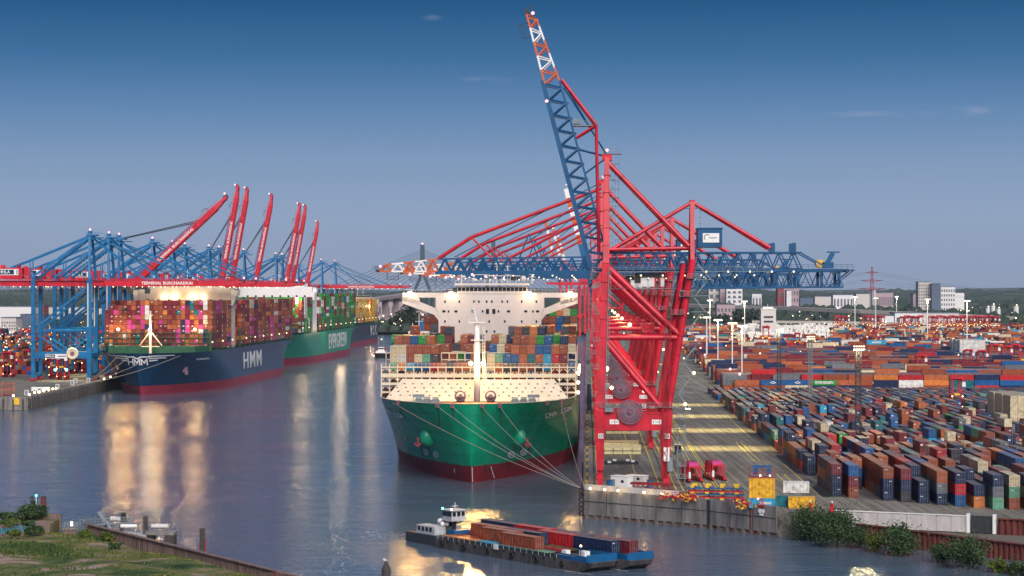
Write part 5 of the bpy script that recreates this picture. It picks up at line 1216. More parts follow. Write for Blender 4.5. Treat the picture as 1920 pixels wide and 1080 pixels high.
# ---- blue cranes of the left terminal
def blue_crane(D, X, deg, label, sc_=1.0, lettering=True):
    t = thing('gantry_crane', label, 'crane', (X, D, 6), 0, 'blue cranes with red booms on the left quay'); t.scale = (sc_,)*3
    Bm, Rm = M['lblue'], M['red']
    for s_ in (-1, 1):
        y = 9*s_
        part('bW%d' % s_, 'leg', lambda b: b.beam((0, y, 1.5), (0, y, 56), 2.5, 2.3, 2.9, 2.6), Bm, t)
        part('bL%d' % s_, 'leg', lambda b: b.beam((-31, y, 1.5), (-31, y, 58), 2.0), Bm, t)
        part('bA%d' % s_, 'apex_leg', lambda b: b.beam((0, y, 56), (-1, s_*3.4, 80), 1.5, 1.5, 1.2, 1.2), Bm, t)
        for x in (0, -31): part('bg%d%d' % (s_, x), 'bogie', lambda b: b.box(x, y, 1.2, 2.6, 8.5, 1.4).box(x, y-2.6, .5, 1.8, 2.6, .9).box(x, y+2.6, .5, 1.8, 2.6, .9), M['boot2'], t)
        part('bchase%d' % s_, 'cable_chase', lambda b: b.box(-.6, y-1.35, 42, .55, .25, 24), M['cream'], t)
        part('bP%d' % s_, 'portal_beam', lambda b: b.box(-15.5, y, 14.2, 30, 2.0, 3.2), Bm, t)
        part('bH%d' % s_, 'horizontal_brace', lambda b: b.beam((-30.5, y, 28), (-1, y, 28), 1.0), Bm, t)
        part('bX%d' % s_, 'cross_brace', lambda b: b.beam((-30.5, y, 27), (-14, y, 16), .75).beam((-14, y, 16), (-1, y, 27), .75), Bm, t)
        part('bD%d' % s_, 'diagonal_brace', lambda b: b.beam((-30.3, y, 29), (-1, y, 52), 1.25), Bm, t)
        part('bB%d' % s_, 'back_stay', lambda b: b.beam((-1, s_*3.4, 80), (-31, s_*8.4, 58), 1.3), Bm, t)
        part('bC%d' % s_, 'rear_stay', lambda b: b.beam((-1, s_*3.0, 80.5), (-34, s_*3.4, 67), .8).beam((-34, s_*3.4, 67), (-52, s_*3.4, 60), .7).beam((-34, s_*3.4, 67), (-34, s_*3.4, 58), .5), Bm, t)
        part('bS%d' % s_, 'sill_beam', lambda b: b.box(0 if s_ > 0 else -31, 0, 14.2, 1.8, 17, 2.6).box(0 if s_ > 0 else -31, 0, 57, 2, 18, 2.2).box(0 if s_ > 0 else -31, 0, 3.6, 1.5, 17, 1.8), Bm, t)
    part('bapex', 'apex_platform', lambda b: [b.box(0, 0, 80.8, 5.5, 8, .8), b.box(3.4, 0, 79.4, 5, 6, .5), railing(b, (-3, -4, 81.2), (6, -4, 81.2), 5, 1.2, .08), b.box(-1.5, 0, 82.4, 2, 2.4, 1.6)] and b, Bm, t)
    part('bladd', 'mast_ladder', lambda b: [b.box(-3, -9.5, 57+k*3, 2.0, 1.2, .12) for k in range(7)]+[b.box(-3.8, -9.6, 66, .15, .15, 20), b.box(-2.2, -9.6, 66, .15, .15, 20)] and b, M['grey'], t)
    part('bG', 'girder', lambda b: [b.box(-27, y, 54.1, 68, 1.6, 3.0) for y in (-3.6, 3.6)]+[b.box(x, 0, 54.1, 1, 6, 1.8) for x in range(-58, 8, 9)] and b, Rm, t)
    part('bGp', 'girder_walkway', lambda b: [railing(b, (-60, -5.0, 55.6), (8, -5.0, 55.6), 34, 1.1, .08), b.box(-26, -4.9, 55.5, 68, 1.0, .15)]+[b.box(-16+k*4.2, -4.6, 56.6, 1.4, .8, 1.5) for k in range(6)] and b, Rm, t)
    part('bF', 'festoon', lambda b: [b.beam((-60+k*1.5, -4.6, 52.4 if k % 2 else 49.6), (-58.5+k*1.5, -4.6, 49.6 if k % 2 else 52.4), .22) for k in range(40)] and b, M['dgrey'], t)
    h = part('bh', 'machine_house', lambda b: b.box(-46, 0, 59.6, 15.5, 9, 6.2).box(-50, 0, 63.4, 2, 3, 1.6).box(-41, 0, 63.4, 1.6, 3, 2.2).box(-36, 0, 60, 3.2, 4, 5.6), Rm, t)
    part('bhs', 'sign_board', lambda b: b.box(-46, -4.6, 60.3, 11.5, .12, 3.4), M['white'], h)
    part('bhs2', 'sign_emblem', lambda b: b.box(-47, -4.7, 60.3, 8.6, .06, 2.6).box(-41, -4.7, 60.3, .5, .06, 2.6), M['hulln'], h)
    if lettering: text('lettering', 'HHLA', M['white'], h, 2.4, (-48, -4.78, 60.3), (PI/2, 0, 0), .02, bold=.04)
    part('bgr', 'stair_tower', lambda b: [b.beam((-38+(k % 2)*4, -6, 56+k*1.4), (-34-(k % 2)*4, -6, 57.4+k*1.4), .2) for k in range(2)]+[b.box(-29.0, -10.2, 18+k*4.5, 1.6, 1.2, .15) for k in range(8)] and b, M['grey'], t)
    def reel(b):
        c = (-9, -10.8, 15.4); ring(b, c, 2.6, .75, 'y', 26, 6); b.tube((c[0], c[1]-.3, c[2]), (c[0], c[1]+.4, c[2]), 1.9, 20); return b
    rr = part('breel', 'cable_reel', reel, M['cream'], t); part('breelh', 'hub', lambda b: b.tube((-9, -11.3, 15.4), (-9, -11.1, 15.4), 1.3, 14), M['reel'], rr); part('breelc', 'hub', lambda b: b.tube((-9, -11.5, 15.4), (-9, -11.3, 15.4), .35, 8), M['red'], rr)
    s2 = part('bps', 'sign_board', lambda b: b.box(-18, -10.15, 13.9, 12, .1, 2.4), M['white'], t); part('bps2', 'sign_emblem', lambda b: b.box(-21.3, -10.22, 13.9, 5.0, .06, 1.9).box(-15, -10.22, 13.9, 4.4, .05, .5), M['hulln'], s2)
    if lettering: text('lettering', 'HHLA', M['white'], s2, 1.7, (-21.6, -10.3, 13.9), (PI/2, 0, 0), .02, bold=.03)
    # cab and hoist
    part('btr', 'trolley', lambda b: b.box(20 if deg == 0 else -10, 0, 51.6, 7, 7, 1.6).box(23.5 if deg == 0 else -6, -2.4, 49.8, 3, 2.6, 3.0), Rm, t) if False else None
    x_ = 18 if deg == 0 else -14
    link('trolley', shared('btrm', lambda: MB().box(0, 0, 51.4, 7, 7, 1.4).box(3.5, -2.4, 49.6, 3, 2.6, 2.8).beam((-2, 0, 51), (-2, 0, 40), .12).beam((2, 0, 51), (2, 0, 40), .12).box(0, 0, 39.8, 2.4, 9, .8).mesh('trolley', M['dgrey'])), t, (x_, 0, 0))
    # boom
    bo = part('bboom', 'boom', lambda b: [b.beam((0, y, 0), (66, y, 0), 1.5, 3.0) for y in (-3.6, 3.6)]+[b.beam((66, y, 0), (76, y*.8, .6), 1.4, 2.8, 1.0, 1.2) for y in (-3.6, 3.6)]+[b.box(x, 0, 0, .9, 6, 1.6) for x in range(2, 76, 8)]+[railing(b, (0, -4.8, 1.5), (70, -4.8, 1.5), 34, 1.1, .08)] and b, Rm, t, (8, 0, 54.1))
    part('bboomt', 'boom_tip', lambda b: b.box(75, 0, 1.2, 3, 5, 1.4).beam((62, 0, 1.5), (62, 0, 4.2), .3).beam((62, 0, 4.2), (58, 0, 4.4), .3), M['dgrey'], bo)
    bo.rotation_euler = (0, -math.radians(deg), 0)
    if lettering: text('lettering', 'TERMINAL BURCHARDKAI', M['white'], bo, 2.3, (34, -4.42, 0), (PI/2, 0, 0), .03, bold=.05, spacing=1.05)
    a = math.radians(deg); ca, sa = math.cos(a), math.sin(a)
    def bp(x, y, z): return (8+x*ca-z*sa, y, 54.1+x*sa+z*ca)
    for s_ in (-1, 1):
        if deg == 0:
            part('bf1%d' % s_, 'fore_stay', lambda b: b.beam((-1, s_*3.2, 80), bp(22, s_*3.6, 1.5), .6).beam((-1, s_*3, 80.4), bp(54, s_*3.6, 1.5), .65), Bm, t)
            part('bf2%d' % s_, 'hoist_rope', lambda b: b.tube((0, s_*2, 80.6), bp(40, s_*3, 1.6), .12, 4), M['dgrey'], t)
        else:
            part('bfu%d%d' % (s_, deg), 'fore_stay', lambda b: b.beam(bp(14, s_*3.4, 3.2), bp(50, s_*3.4, 2.2), .5).beam(bp(14, s_*3.4, 3.2), (-1, s_*3, 80), .5), Bm, t)
            part('bfr%d%d' % (s_, deg), 'hoist_rope', lambda b: b.tube((0, s_*1.5, 80.8), bp(52, s_*2.4, 1.6), .16, 4).tube((0, s_*.7, 81.2), bp(54, s_*1.6, 1.6), .16, 4), M['dgrey'], t)
    if deg == 0:
        for k in range(10): link('lamp', lampmesh(.32, M['lrow'], 'lwb'), bo, (4+k*6.6, -3.6, -1.9))
    for k in range(7): link('lamp', lampmesh(.32, M['lrow'], 'lwb'), t, (-52+k*9, -4.4, 52.2))
    link('lamp', lampmesh(.6, M['lampr'], 'lrc'), t, (-1.5, 0, 84)); link('lamp', lampmesh(.6, M['lampr'], 'lrc'), bo, (76, 0, 3.0))
    ld = bpy.data.lights.new('crane_flood', 'SPOT'); ld.energy = 160000; ld.color = (1, .82, .45); ld.spot_size = math.radians(70); ld.spot_blend = .9; ld.shadow_soft_size = .8
    if D < 1300:
        lo = bpy.data.objects.new('crane_flood', ld); C.objects.link(lo); lo.parent = t; lo.location = (-15, 0, 50)
    return t
BL_ = [(1156, -233, 0, 'blue crane with red girder and lowered boom, nearest of the left quay'), (1210, -233, 0, 'blue crane with lowered red boom, second from the front on the left quay'),
       (1244, -233.5, 43, 'blue crane whose red boom is raised only halfway'), (1333, -229, 0, 'blue crane with lowered boom, just behind the half raised one'),
       (1430, -232, 0, 'blue crane with lowered boom, second behind the half raised one'), (1490, -233, 0, 'blue crane with lowered boom, right before the first pair of steep booms'),
       (1560, -226, 80, 'blue crane with steep red boom, leftmost of the first steep pair'), (1600, -224, 80, 'blue crane with steep red boom, right one of the first steep pair'),
       (1700, -218, 79, 'blue crane with a steep red boom standing alone between the two groups'), (1887, -213, 80, 'blue crane with steep red boom, left of the last three'),
       (1924, -211.5, 80, 'blue crane with steep red boom, middle of the last three'), (2100, -215, 80, 'blue crane with shorter steep red boom, right of the last three'),
       (2250, -205, 0, 'small distant blue crane with lowered boom reaching towards the bridge'), (2340, -198, 0, 'farthest blue crane of the left quay with lowered red boom')]
for D, X, dg, lab in BL_: blue_crane(D, X, dg, lab, .93 if D == 2100 else 1.0, lettering=D < 2300)
# ------------------------------------------------------------------ container yard
YP = {'rust brown': 4, 'orange brown': 3, 'maroon': 5, 'navy blue': 6, 'mid blue': 4.0, 'cream': 2.2, 'pale green': 1.0, 'bright green': .35, 'grey': 1.2, 'white': .9, 'red': 1.4, 'teal': 2.0, 'dark grey': 1, 'orange': .3, 'light blue': .4}
slots = []
random.seed(21)
PV = 3.7
for r in range(0, 52):
    v = 61.5+r*PV; 
    u = -60
    # front boundary runs diagonally with the flood wall
    while u < 508:
        p = uv(u, v); ufront = 495+(-1.0)*(p.x-77)*.92
        D = p.y
        if p.x > 113: ufront = 462-(p.x-113)*.3
        if D-7 < ufront+4: u += 3.2; continue
        L20 = random.random() < .14
        gap = .45
        blk = int((u+200)/52)
        if (u+200) % 52 < 9 and u > 20: u += 5; continue      # cross lanes
        if r in (0, 1, 2) and u < 30 and random.random() < .35: u += 12.7; continue
        if r < 6 and u < 8 and random.random() < .15: u += 12.7; continue
        lane = random.random() < .06
        if lane: u += 12.7; continue
        base = 3 if (D < 560 and random.random() < .62) else (2 if random.random() < .62 else (1 if random.random() < .5 else 3))
        if 20 < u < 120 and r < 10: base = random.choice((2, 3, 3, 2))
        if D > 760: base = random.choice((1, 2, 2, 2, 3))
        if u > 285: base = min(base, 2)
        if u > 400: base = 1
        slots.append((u, v, 40 if not L20 else 20, base, r))
        u += (12.19 if not L20 else 6.06)+gap
# choose the individuals: nearest, visible ones
items = []
hmap = {}
for (u, v, k, h, r) in slots:
    for lv in range(h):
        p = uv(u+(6.1 if k == 40 else 3.03), v, 6.03+lv*2.6); 
        if not inview(p, 30): continue
        items.append((p.y, u, v, k, lv, h, r, p))
items.sort(key=lambda a: a[0])
front_of = {}
def hidden(u, r, lv, k):
    # something as high directly in front in the same row, and neighbours on the left
    a = [s for s in rows.get(r, []) if s[0] < u and u-s[0] < 13.5]; b = [s for s in rows.get(r-1, []) if abs(s[0]-u) < 7]
    return bool(a and a[-1][3] > lv+1 and b and b[0][3] > lv+1)
rows = {}
for s in slots: rows.setdefault(s[4], []).append(s)
ybox = MB(); nind = 0; NMAX = 318-NCONT
sem = {}
for (D, u, v, k, lv, h, r, p) in items:
    nm = pick(YP)
    top = lv == h-1
    if nind < NMAX and not hidden(u, r, lv, k) and D < 640:
        rowseq = sorted([s[0] for s in rows[r]]); pos = rowseq.index(u)
        lab = '%s container, %s, %s row from roadway, %s back from flood wall' % (nm, ('standing single' if h == 1 else ('top' if top else ('bottom' if lv == 0 else 'middle'))+' of stack'), ORD[r] if r < 30 else str(r), ORD[pos] if pos < 30 else str(pos))
        container(k, nm, p, -AX, lab, 'containers standing in the near yard', parts=True, jitter=.15); nind += 1
    else:
        ybox.cc = jit(PAL[nm], .18); Lc = 12.1 if k == 40 else 6.0; ybox.cbox(p.x, p.y, p.z+1.29, 2.42, Lc, 2.55, -AX)
        if D < 900:                                       # lighter door gear and placards
            for q in (-.75, -.25, .25, .75):
                a = p-U*(Lc/2+.04)+W*q; ybox.cc = (.28, .28, .27); ybox.box(a.x, a.y, a.z+1.3, .05, .05, 2.2, -AX)
            if random.random() < .6: a = p-U*(Lc/2+.05)+W*random.choice((-.6, .6)); ybox.cc = (.7, .7, .68); ybox.box(a.x, a.y, a.z+random.uniform(1.2, 2.1), .7, .05, .4, -AX)
print('yard individuals', nind, 'slots', len(slots))
# cross laid blocks behind
YQ = {'rust brown': 5, 'maroon': 6.5, 'orange brown': 2.2, 'navy blue': 4.5, 'mid blue': 2, 'cream': 1, 'white': .5, 'red': 1, 'grey': 2, 'teal': .6, 'bright green': .25, 'orange': .5}
random.seed(5)
u = 535
while u < 1180:
    depth = 12; gapu = random.choice((20, 26, 30)); Hb = random.choice((2, 3, 3))
    for j in range(depth):
        uu = u+j*2.62; v0 = 68+(uu-478)*.018+random.choice((0, 0, 0, 2)); v = v0
        vmax = 400+(uu-478)*.4
        while v < vmax:
            h = max(1, Hb-(1 if random.random() < .18 else 0)+(1 if random.random() < .06 else 0)); nm = pick(YQ)
            if random.random() < .02: v += 12.6; continue
            c = uv(uu, v+6.1)
            if inview(c, 60):
                if c.x > 230 and Hb == 3 and uu > 560 and 0: pass
                for lv in range(h):
                    if lv < h-1 and 0 < j < depth-1 and v > v0+1 and j > 1: continue
                    ybox.cc = jit(PAL[pickrun(YQ)], .15); ybox.cbox(c.x, c.y, 6.03+lv*2.62+1.3, 12.1, 2.44, 2.58, -AX)
            v += 12.55
    u += depth*2.62+gapu
# orange, cream and mixed stacks far back
random.seed(9)
YF = {'orange brown': 5, 'orange': 1.6, 'rust brown': 5, 'cream': 3, 'white': 2.5, 'mid blue': 1.6, 'teal': 1, 'maroon': 4, 'light blue': .8, 'navy blue': 1.5}
for k in range(2100):
    D = 1650+random.random()**1.1*1150; x = random.uniform(1270, 1960); X = (x-960)/F*D
    if (D*.5) % 60 < 16: continue
    pal = YF
    reefer = 1390 < x < 1560 and D > 2050
    if reefer: pal = {'cream': 2, 'white': 12, 'orange': .6}
    h = random.choice((1, 2, 2, 3, 3)); cross = random.random() < .5
    X = round(X/3.2)*3.2; Dq = round(D/(3.0 if cross else 13))*(3.0 if cross else 13)
    for lv in range(h):
        ybox.cc = jit(PAL[pick(pal)], .15) if not reefer else jit((.9, .87, .8), .08); ybox.cbox(X, Dq, 6+lv*2.6+1.3, 12.1 if cross else 2.42, 2.42 if cross else 12.1, 2.55, -AX)
# long pale reefer wall at the right edge and its neighbours
for (x0, x1, y, hh, nm) in ((1895, 1960, 812, 5, 'cream'), (1800, 1850, 680, 6, 'white')):
    p = gp(x0, y); q = gp(x1, y); n = int((q.x-p.x)/2.55)
    for i in range(n):
        for lv in range(hh):
            for j in range(3):
                ybox.cc = jit(PAL[nm], .1); ybox.cbox(p.x+1.3+i*2.55, p.y+6+j*12.6, 6+lv*2.62+1.3, 2.44, 12.1, 2.56, -AX)
tag(ybox.build('container_stacks', M['contm']), 'farther rows of stacked brown, blue and orange containers filling the yard', 'containers', None, 'stuff')
# two blue containers with emblem and the green EVERGREEN one facing the camera across the lane
def sidecont(px, py, nm, lab, txt=None, emblem=False, lv=1):
    p = gp(px, py); t = thing('shipping_container', lab, 'container', (p.x, p.y, 6.03+2.62*lv), -AX, 'lettered containers laid across the yard'); b = link('container_body', BODY[40], t); b.color = (*PAL[nm], 1); b.rotation_euler = (0, 0, PI/2)
    if txt: text('lettering', txt, M['white'], t, 1.7, (0, -1.3, 1.3), (PI/2, 0, 0), .02, bold=.05)
    if emblem: MB().xz([(-1.6, 1.3), (0, .6), (1.6, 1.3), (0, 2.0)], -1.36, -1.28).build('emblem', M['white'], t); MB().xz([(-.9, 1.3), (0, .95), (.9, 1.3), (0, 1.65)], -1.42, -1.37).build('emblem', M['hulln'], t)
    s = link('shipping_container', None) if False else None
    return t
for px, nm, lab, tx, em in ((1449, 'mid blue', 'blue container with white diamond emblem laid across the lane, left of two', None, True), (1495, 'mid blue', 'blue container with white diamond emblem laid across the lane, right of two', None, True),
                            (1545, 'bright green', 'green container lettered EVERGREEN laid across the lane', 'EVERGREEN', False), (1642, 'navy blue', 'navy container with white swoosh lettering, left of the brown one', 'CMA CGM', False), (1732, 'navy blue', 'navy container with white swoosh lettering, right of the brown one', 'CMA CGM', False),
                            (1400, 'orange brown', 'orange brown container at the roadway end of the lettered row', None, False), (1593, 'orange brown', 'orange brown container right of the green lettered one', None, False), (1688, 'rust brown', 'rust brown container between the two navy lettered ones', None, False), (1778, 'white', 'white container right of the navy lettered ones', None, False), (1825, 'orange brown', 'orange brown container right of the white one in the lettered row', None, False), (1872, 'orange brown', 'orange brown container at the right end of the lettered row', None, False)):
    sidecont(px, 732, nm, lab, tx, em, 1)
    p = gp(px, 732); b_ = MB(); b_.cc = jit(PAL[pick({'cream': 2, 'navy blue': 3, 'rust brown': 3})]); b_.box(0, 0, 1.31, 12.1, 2.44, 2.58); tag(link('shipping_container', b_.mesh('container_body', M['contm']), None, (p.x, p.y, 6.02), -AX), 'lower container in the lettered row, %s from the roadway, carrying another' % ORD[[1400, 1449, 1495, 1545, 1593, 1642, 1688, 1732, 1778, 1825, 1872].index(px)], 'container', 'supporting containers under the lettered row')
p = gp(1643, 664); t = thing('shipping_container', 'bright light blue container lettered MAERSK, high on a far stack', 'container', (p.x, p.y, 13.6), -AX); b = link('container_body', BODY[41], t); b.color = (*PAL['light blue'], 1); b.rotation_euler = (0, 0, PI/2); t.scale = (1.25, 1.2, 1.2)
text('lettering', 'MAERSK', M['white'], t, 1.6, (0, -1.3, 1.4), (PI/2, 0, 0), .02, bold=.05)

# ---- straddle carriers
def strad_mb():
    b = MB()
    for y in (-4.6, 4.6):
        for x in (-2.1, 2.1): b.beam((x, y, 1.2), (x*.9, y, 12.6), .55)
    for x in (-2.1, 2.1): b.box(x, 0, 12.7, .7, 11, .8); b.box(x, 0, 1.4, .8, 11, .9)
    b.box(0, 0, 13.2, 4.6, 3.2, .9)
    for x in (-2.1, 2.1):
        for y in (-4.3, -1.5, 1.5, 4.3): b.tube((x-.3, y, .7), (x+.3, y, .7), .7, 8)
    return b
SM = {'frame': strad_mb().mesh('frame', M['red']), 'head': MB().box(0, -3.8, 13.9, 5.4, 2.6, .9).mesh('top_deck', M['red']), 'cab': MB().box(2.6, -4.6, 11.2, 1.4, 1.6, 1.9).mesh('cab', M['white']), 'spr': MB().box(0, 0, 7, 2.3, 9, .7).beam((-1, 2, 7), (-1, 2, 12.5), .1).beam((1, 2, 7), (1, 2, 12.5), .1).mesh('spreader', M['yellow']),
      'lamp': MB().ball((-2.1, -5, 1.8), .3, 6, 4).ball((2.1, -5, 1.8), .3, 6, 4).ball((2.1, -5, 6.2), .28, 6, 4).ball((-2.1, -5, 6.2), .28, 6, 4).mesh('work_lamp', M['lamp'])}
def straddle(p, rz, lab, sc_=1.0, group='red straddle carriers among the containers'):
    t = thing('straddle_carrier', lab, 'straddle carrier', p, rz, group); t.scale = (sc_,)*3
    link('frame', SM['frame'], t); link('top_deck', SM['head'], t); link('cab', SM['cab'], t); link('spreader', SM['spr'], t); link('work_lamp', SM['lamp'], t)
    return t
near = [(1792, 770, 1.0, 'tall red straddle carrier standing over the near blue and brown stacks'), (1725, 712, 1.0, 'red straddle carrier carrying nothing behind the lettered row, left of the right hand group'),
        (1815, 698, 1.0, 'red straddle carrier left of the large pale reefer wall'), (1840, 700, 1.0, 'red straddle carrier with brown container before the reefer wall'), (1862, 690, 1.1, 'red straddle carrier, first of four by the reefer wall'), (1886, 694, 1.1, 'red straddle carrier, second of four by the reefer wall'), (1900, 690, 1.1, 'red straddle carrier, third of four by the reefer wall'), (1914, 700, 1.2, 'red straddle carrier, fourth of four by the reefer wall'),
        (1640, 652, 1.0, 'red straddle carrier beside the light blue lettered container'), (1754, 668, 1.0, 'red straddle carrier at the end of the long brown stack row'), (1436, 650, 1.3, 'red straddle carrier before the white control tower'), (1495, 655, 1.0, 'red straddle carrier between the lattice mast and the white reefers')]
for x, y, s_, lab in near: straddle(gp(x, y), -AX+random.uniform(-.1, .1), lab, s_)
k = 0
for i in range(30):
    x = [1568, 1575, 1583, 1620, 1628, 1636, 1644, 1652, 1692, 1700, 1708, 1716, 1724][i] if i < 13 else 1746+(i-13)*7.4; y = 620+(i % 3)*1.6
    straddle(gp(x, y), random.uniform(-.2, .2), 'small distant red straddle carrier parked before the warehouses, %s from the left' % ORD[i], 1.35, 'parked red straddle carriers far back in the yard')
# straddle carriers and stacks on the left terminal
for i, (x, y, lab) in enumerate(((17, 707, 'blue and dark straddle carrier at the left edge of the photo'), (103, 709, 'red straddle carrier behind the nearest blue crane leg'), (118, 712, 'straddle carrier with green lamps under the nearest blue crane'), (150, 700, 'red straddle carrier between the blue crane legs'), (96, 692, 'red straddle carrier farther back under the blue cranes'))):
    t = straddle(gp(x, y), 0, lab, 1.05, 'straddle carriers on the left terminal')
    if i == 2:
        for dx in (-3, 3): link('signal_lamp', lampmesh(.7, M['lampg'], 'lgg'), t, (dx, -5, 5.5))
lb_ = MB(); random.seed(3)
for k in range(900):
    D = random.uniform(1230, 2500); X = random.uniform(-(960/F*D)-10, -262 if D < 1900 else -240)
    if D < 1900 and (D % 70) < 18: continue
    h = random.choice((1, 2, 3, 3))
    for lv in range(h): lb_.cc = jit(PAL[pick({'rust brown': 4, 'red': 3, 'mid blue': 2, 'teal': 2, 'orange': 2, 'navy blue': 2, 'cream': 1, 'maroon': 3})]); lb_.box(round(X/2.8)*2.8, round(D/13)*13, 6+lv*2.6+1.3, 2.42, 12.1, 2.55)
tag(lb_.build('container_stacks', M['contm']), 'mixed container stacks behind the blue cranes on the left terminal', 'containers', None, 'stuff')
# quay clutter at the left corner
def small(name, lab, cat, p, parts_, rz=0, group=None):
    t = thing(name, lab, cat, p, rz, group)
    for n_, mb_, m_ in parts_: mb_.build(n_, m_, t)
    return t
for i, x in enumerate((6, 12, 18, 24)):
    small('red_frame', 'orange red steel frame at the left quay corner, %s of four' % ORD[i], 'frame', gp(x, 742), [('frame', MB().box(-.7, 0, 3, .3, .3, 6).box(.7, 0, 3, .3, .3, 6).box(0, 0, 6, 1.8, .4, .3).box(0, 0, 3, 1.8, .4, .3), M['orange']), ('foot', MB().box(0, 0, .25, 2.2, 1.4, .5), M['boot2'])], 0, 'orange steel frames at the left quay corner')
small('parked_van', 'white van with green roof stripe on the left quay', 'van', gp(76, 734), [('body', MB().box(0, 0, 1.3, 9, 2.4, 2.0), M['white']), ('roof_stripe', MB().box(2, 0, 2.5, 9, 2.2, .5), M['deckg'])]+[('wheel', MB().tube((x, -1.3, .4), (x, -1.0, .4), .4, 10), M['black']) for x in (-3, 3)], .3)
for i, (x, y) in enumerate(((25, 747), (55, 745), (65, 741), (73, 740), (82, 738), (91, 736), (99, 734), (105, 733), (195, 715), (207, 711))):
    t = thing('quay_lamp', 'small round warm lamp on the left quay edge, %s from the corner' % ORD[i], 'lamp', gp(x, y), 0, 'lamps along the left quay edge'); MB().tube((0, 0, 0), (0, 0, 1.0), .12, 5).build('post', M['grey'], t); MB().ball((0, 0, 1.3), .55).build('bulb', M['lamp'], t)
for i, (x, y) in enumerate(((50, 741), (74, 737), (108, 729), (136, 722), (166, 717), (142, 718))):
    small('quay_cabinet', 'pale box cabinet on the left quay edge, %s from the corner' % ORD[i], 'cabinet', gp(x, y), [('cabinet', MB().box(0, 0, 1.2, 1.8, 1.6, 2.4), M['white']), ('door', MB().box(0, -.84, 1.2, 1.3, .06, 2.0), M['grey'])], 0, 'pale cabinets on the left quay edge')

# ---- things on the right quay near the corner
def hatch(px, py, lab, w_=11.4, d_=12.5, n=3, z0=6.1):
    p = gp(px, py, 6); t = thing('hatch_cover', lab, 'hatch cover', (p.x, p.y, z0), -AX, 'pale hatch covers between the crane rails')
    for k in range(n):
        MB().box(0, 0, .55+k*1.15, w_, d_, .9).build('cover', M['cover'], t)
    for k in range(5): MB().box(-w_/2+w_*k/4, -d_/2-.08, .8*n*.7, .14, .12, 1.1*n*.8).build('rib', M['dgrey'], t)
    MB().box(0, -d_/2-.04, 1.12, w_, .06, .12).build('joint', M['dgrey'], t)
    return t
hatch(1167, 850, 'nearest pale yellow hatch cover stack between the crane rails', n=2)
hatch(1165, 834, 'pale hatch cover stack between the nearest and the middle one', n=1)
hatch(1166, 812, 'middle pale hatch cover stack between the crane rails', n=2); hatch(1164, 803, 'low pale hatch cover just behind the middle stack', n=3)
p = gp(1166, 871); rk = thing('spreader_rack', 'long dark low rack with white tags lying across the crane portal', 'rack', (p.x, p.y, 6), -AX)
for q in (0, 2.4, 4.8):
    MB().box(0, q, .35, 9.6, .25, .5).build('beam', M['dgrey'], rk)
for k in range(16): MB().box(-4.6+k*.61, 2.4, .4, .12, 5.2, .4).build('rung', M['black'], rk)
for x, y in ((-2, 6), (1.8, 6), (3.2, 2.3), (-3.6, -1)): MB().box(x, y, .8, 1.0, .3, .6).build('tag_plate', M['white'], rk)
def shed(px, py, wd, dp, hg, lab, m):
    p = gp(px, py); t = thing('site_cabin', lab, 'cabin', (p.x, p.y, 6), -.62)
    MB().box(0, 0, hg/2, wd, dp, hg).build('wall', m, t); MB().box(0, 0, hg+.06, wd+.2, dp+.2, .12).build('roof', M['white'], t)
    MB().box(-wd*.33, -dp/2-.04, 1.1, .9, .08, 2.0).build('door', M['grey'], t); MB().box(wd*.2, -dp/2-.04, 1.7, .8, .08, .6).build('window', M['glass'], t)
    return t
shed(1166, 914, 5.0, 2.6, 2.9, 'white site cabin at the quay corner, nearer of two', M['white']); shed(1195, 909, 5.2, 2.5, 2.4, 'lower pale cabin right behind the white one at the quay corner', M['concretel'])
for i, x in enumerate((1143, 1218)):
    small('blue_drum', 'blue drum standing %s the white cabins' % ('left of' if i == 0 else 'right of'), 'drum', gp(x, 915), [('drum', MB().tube((0, 0, 0), (0, 0, 2.0), .7, 12), M['tblue']), ('lid', MB().tube((0, 0, 2.0), (0, 0, 2.12), .73, 12), M['dgrey'])])
t = thing('old_spreader', 'long rusty red steel spreader beam lying behind the river wall', 'spreader', gp(1222, 925), -.30)
b = MB(); b.box(0, 0, 2.4, 10.4, 2.2, .5).build('top_plate', M['boot'], t); b = MB()
for k in range(9): b.beam((-5+k*1.2, -1, 1.0), (-4.4+k*1.2, -1, 2.2), .16).beam((-4.4+k*1.2, -1, 2.2), (-3.8+k*1.2, -1, 1.0), .16)
b.box(0, -1, .9, 10.2, .3, .3).box(0, 1, .9, 10.2, .3, .3); b.build('lattice', M['boot'], t); MB().box(-4.6, 0, .45, .5, 2, .9).box(4.6, 0, .45, .5, 2, .9).build('foot', M['dgrey'], t)
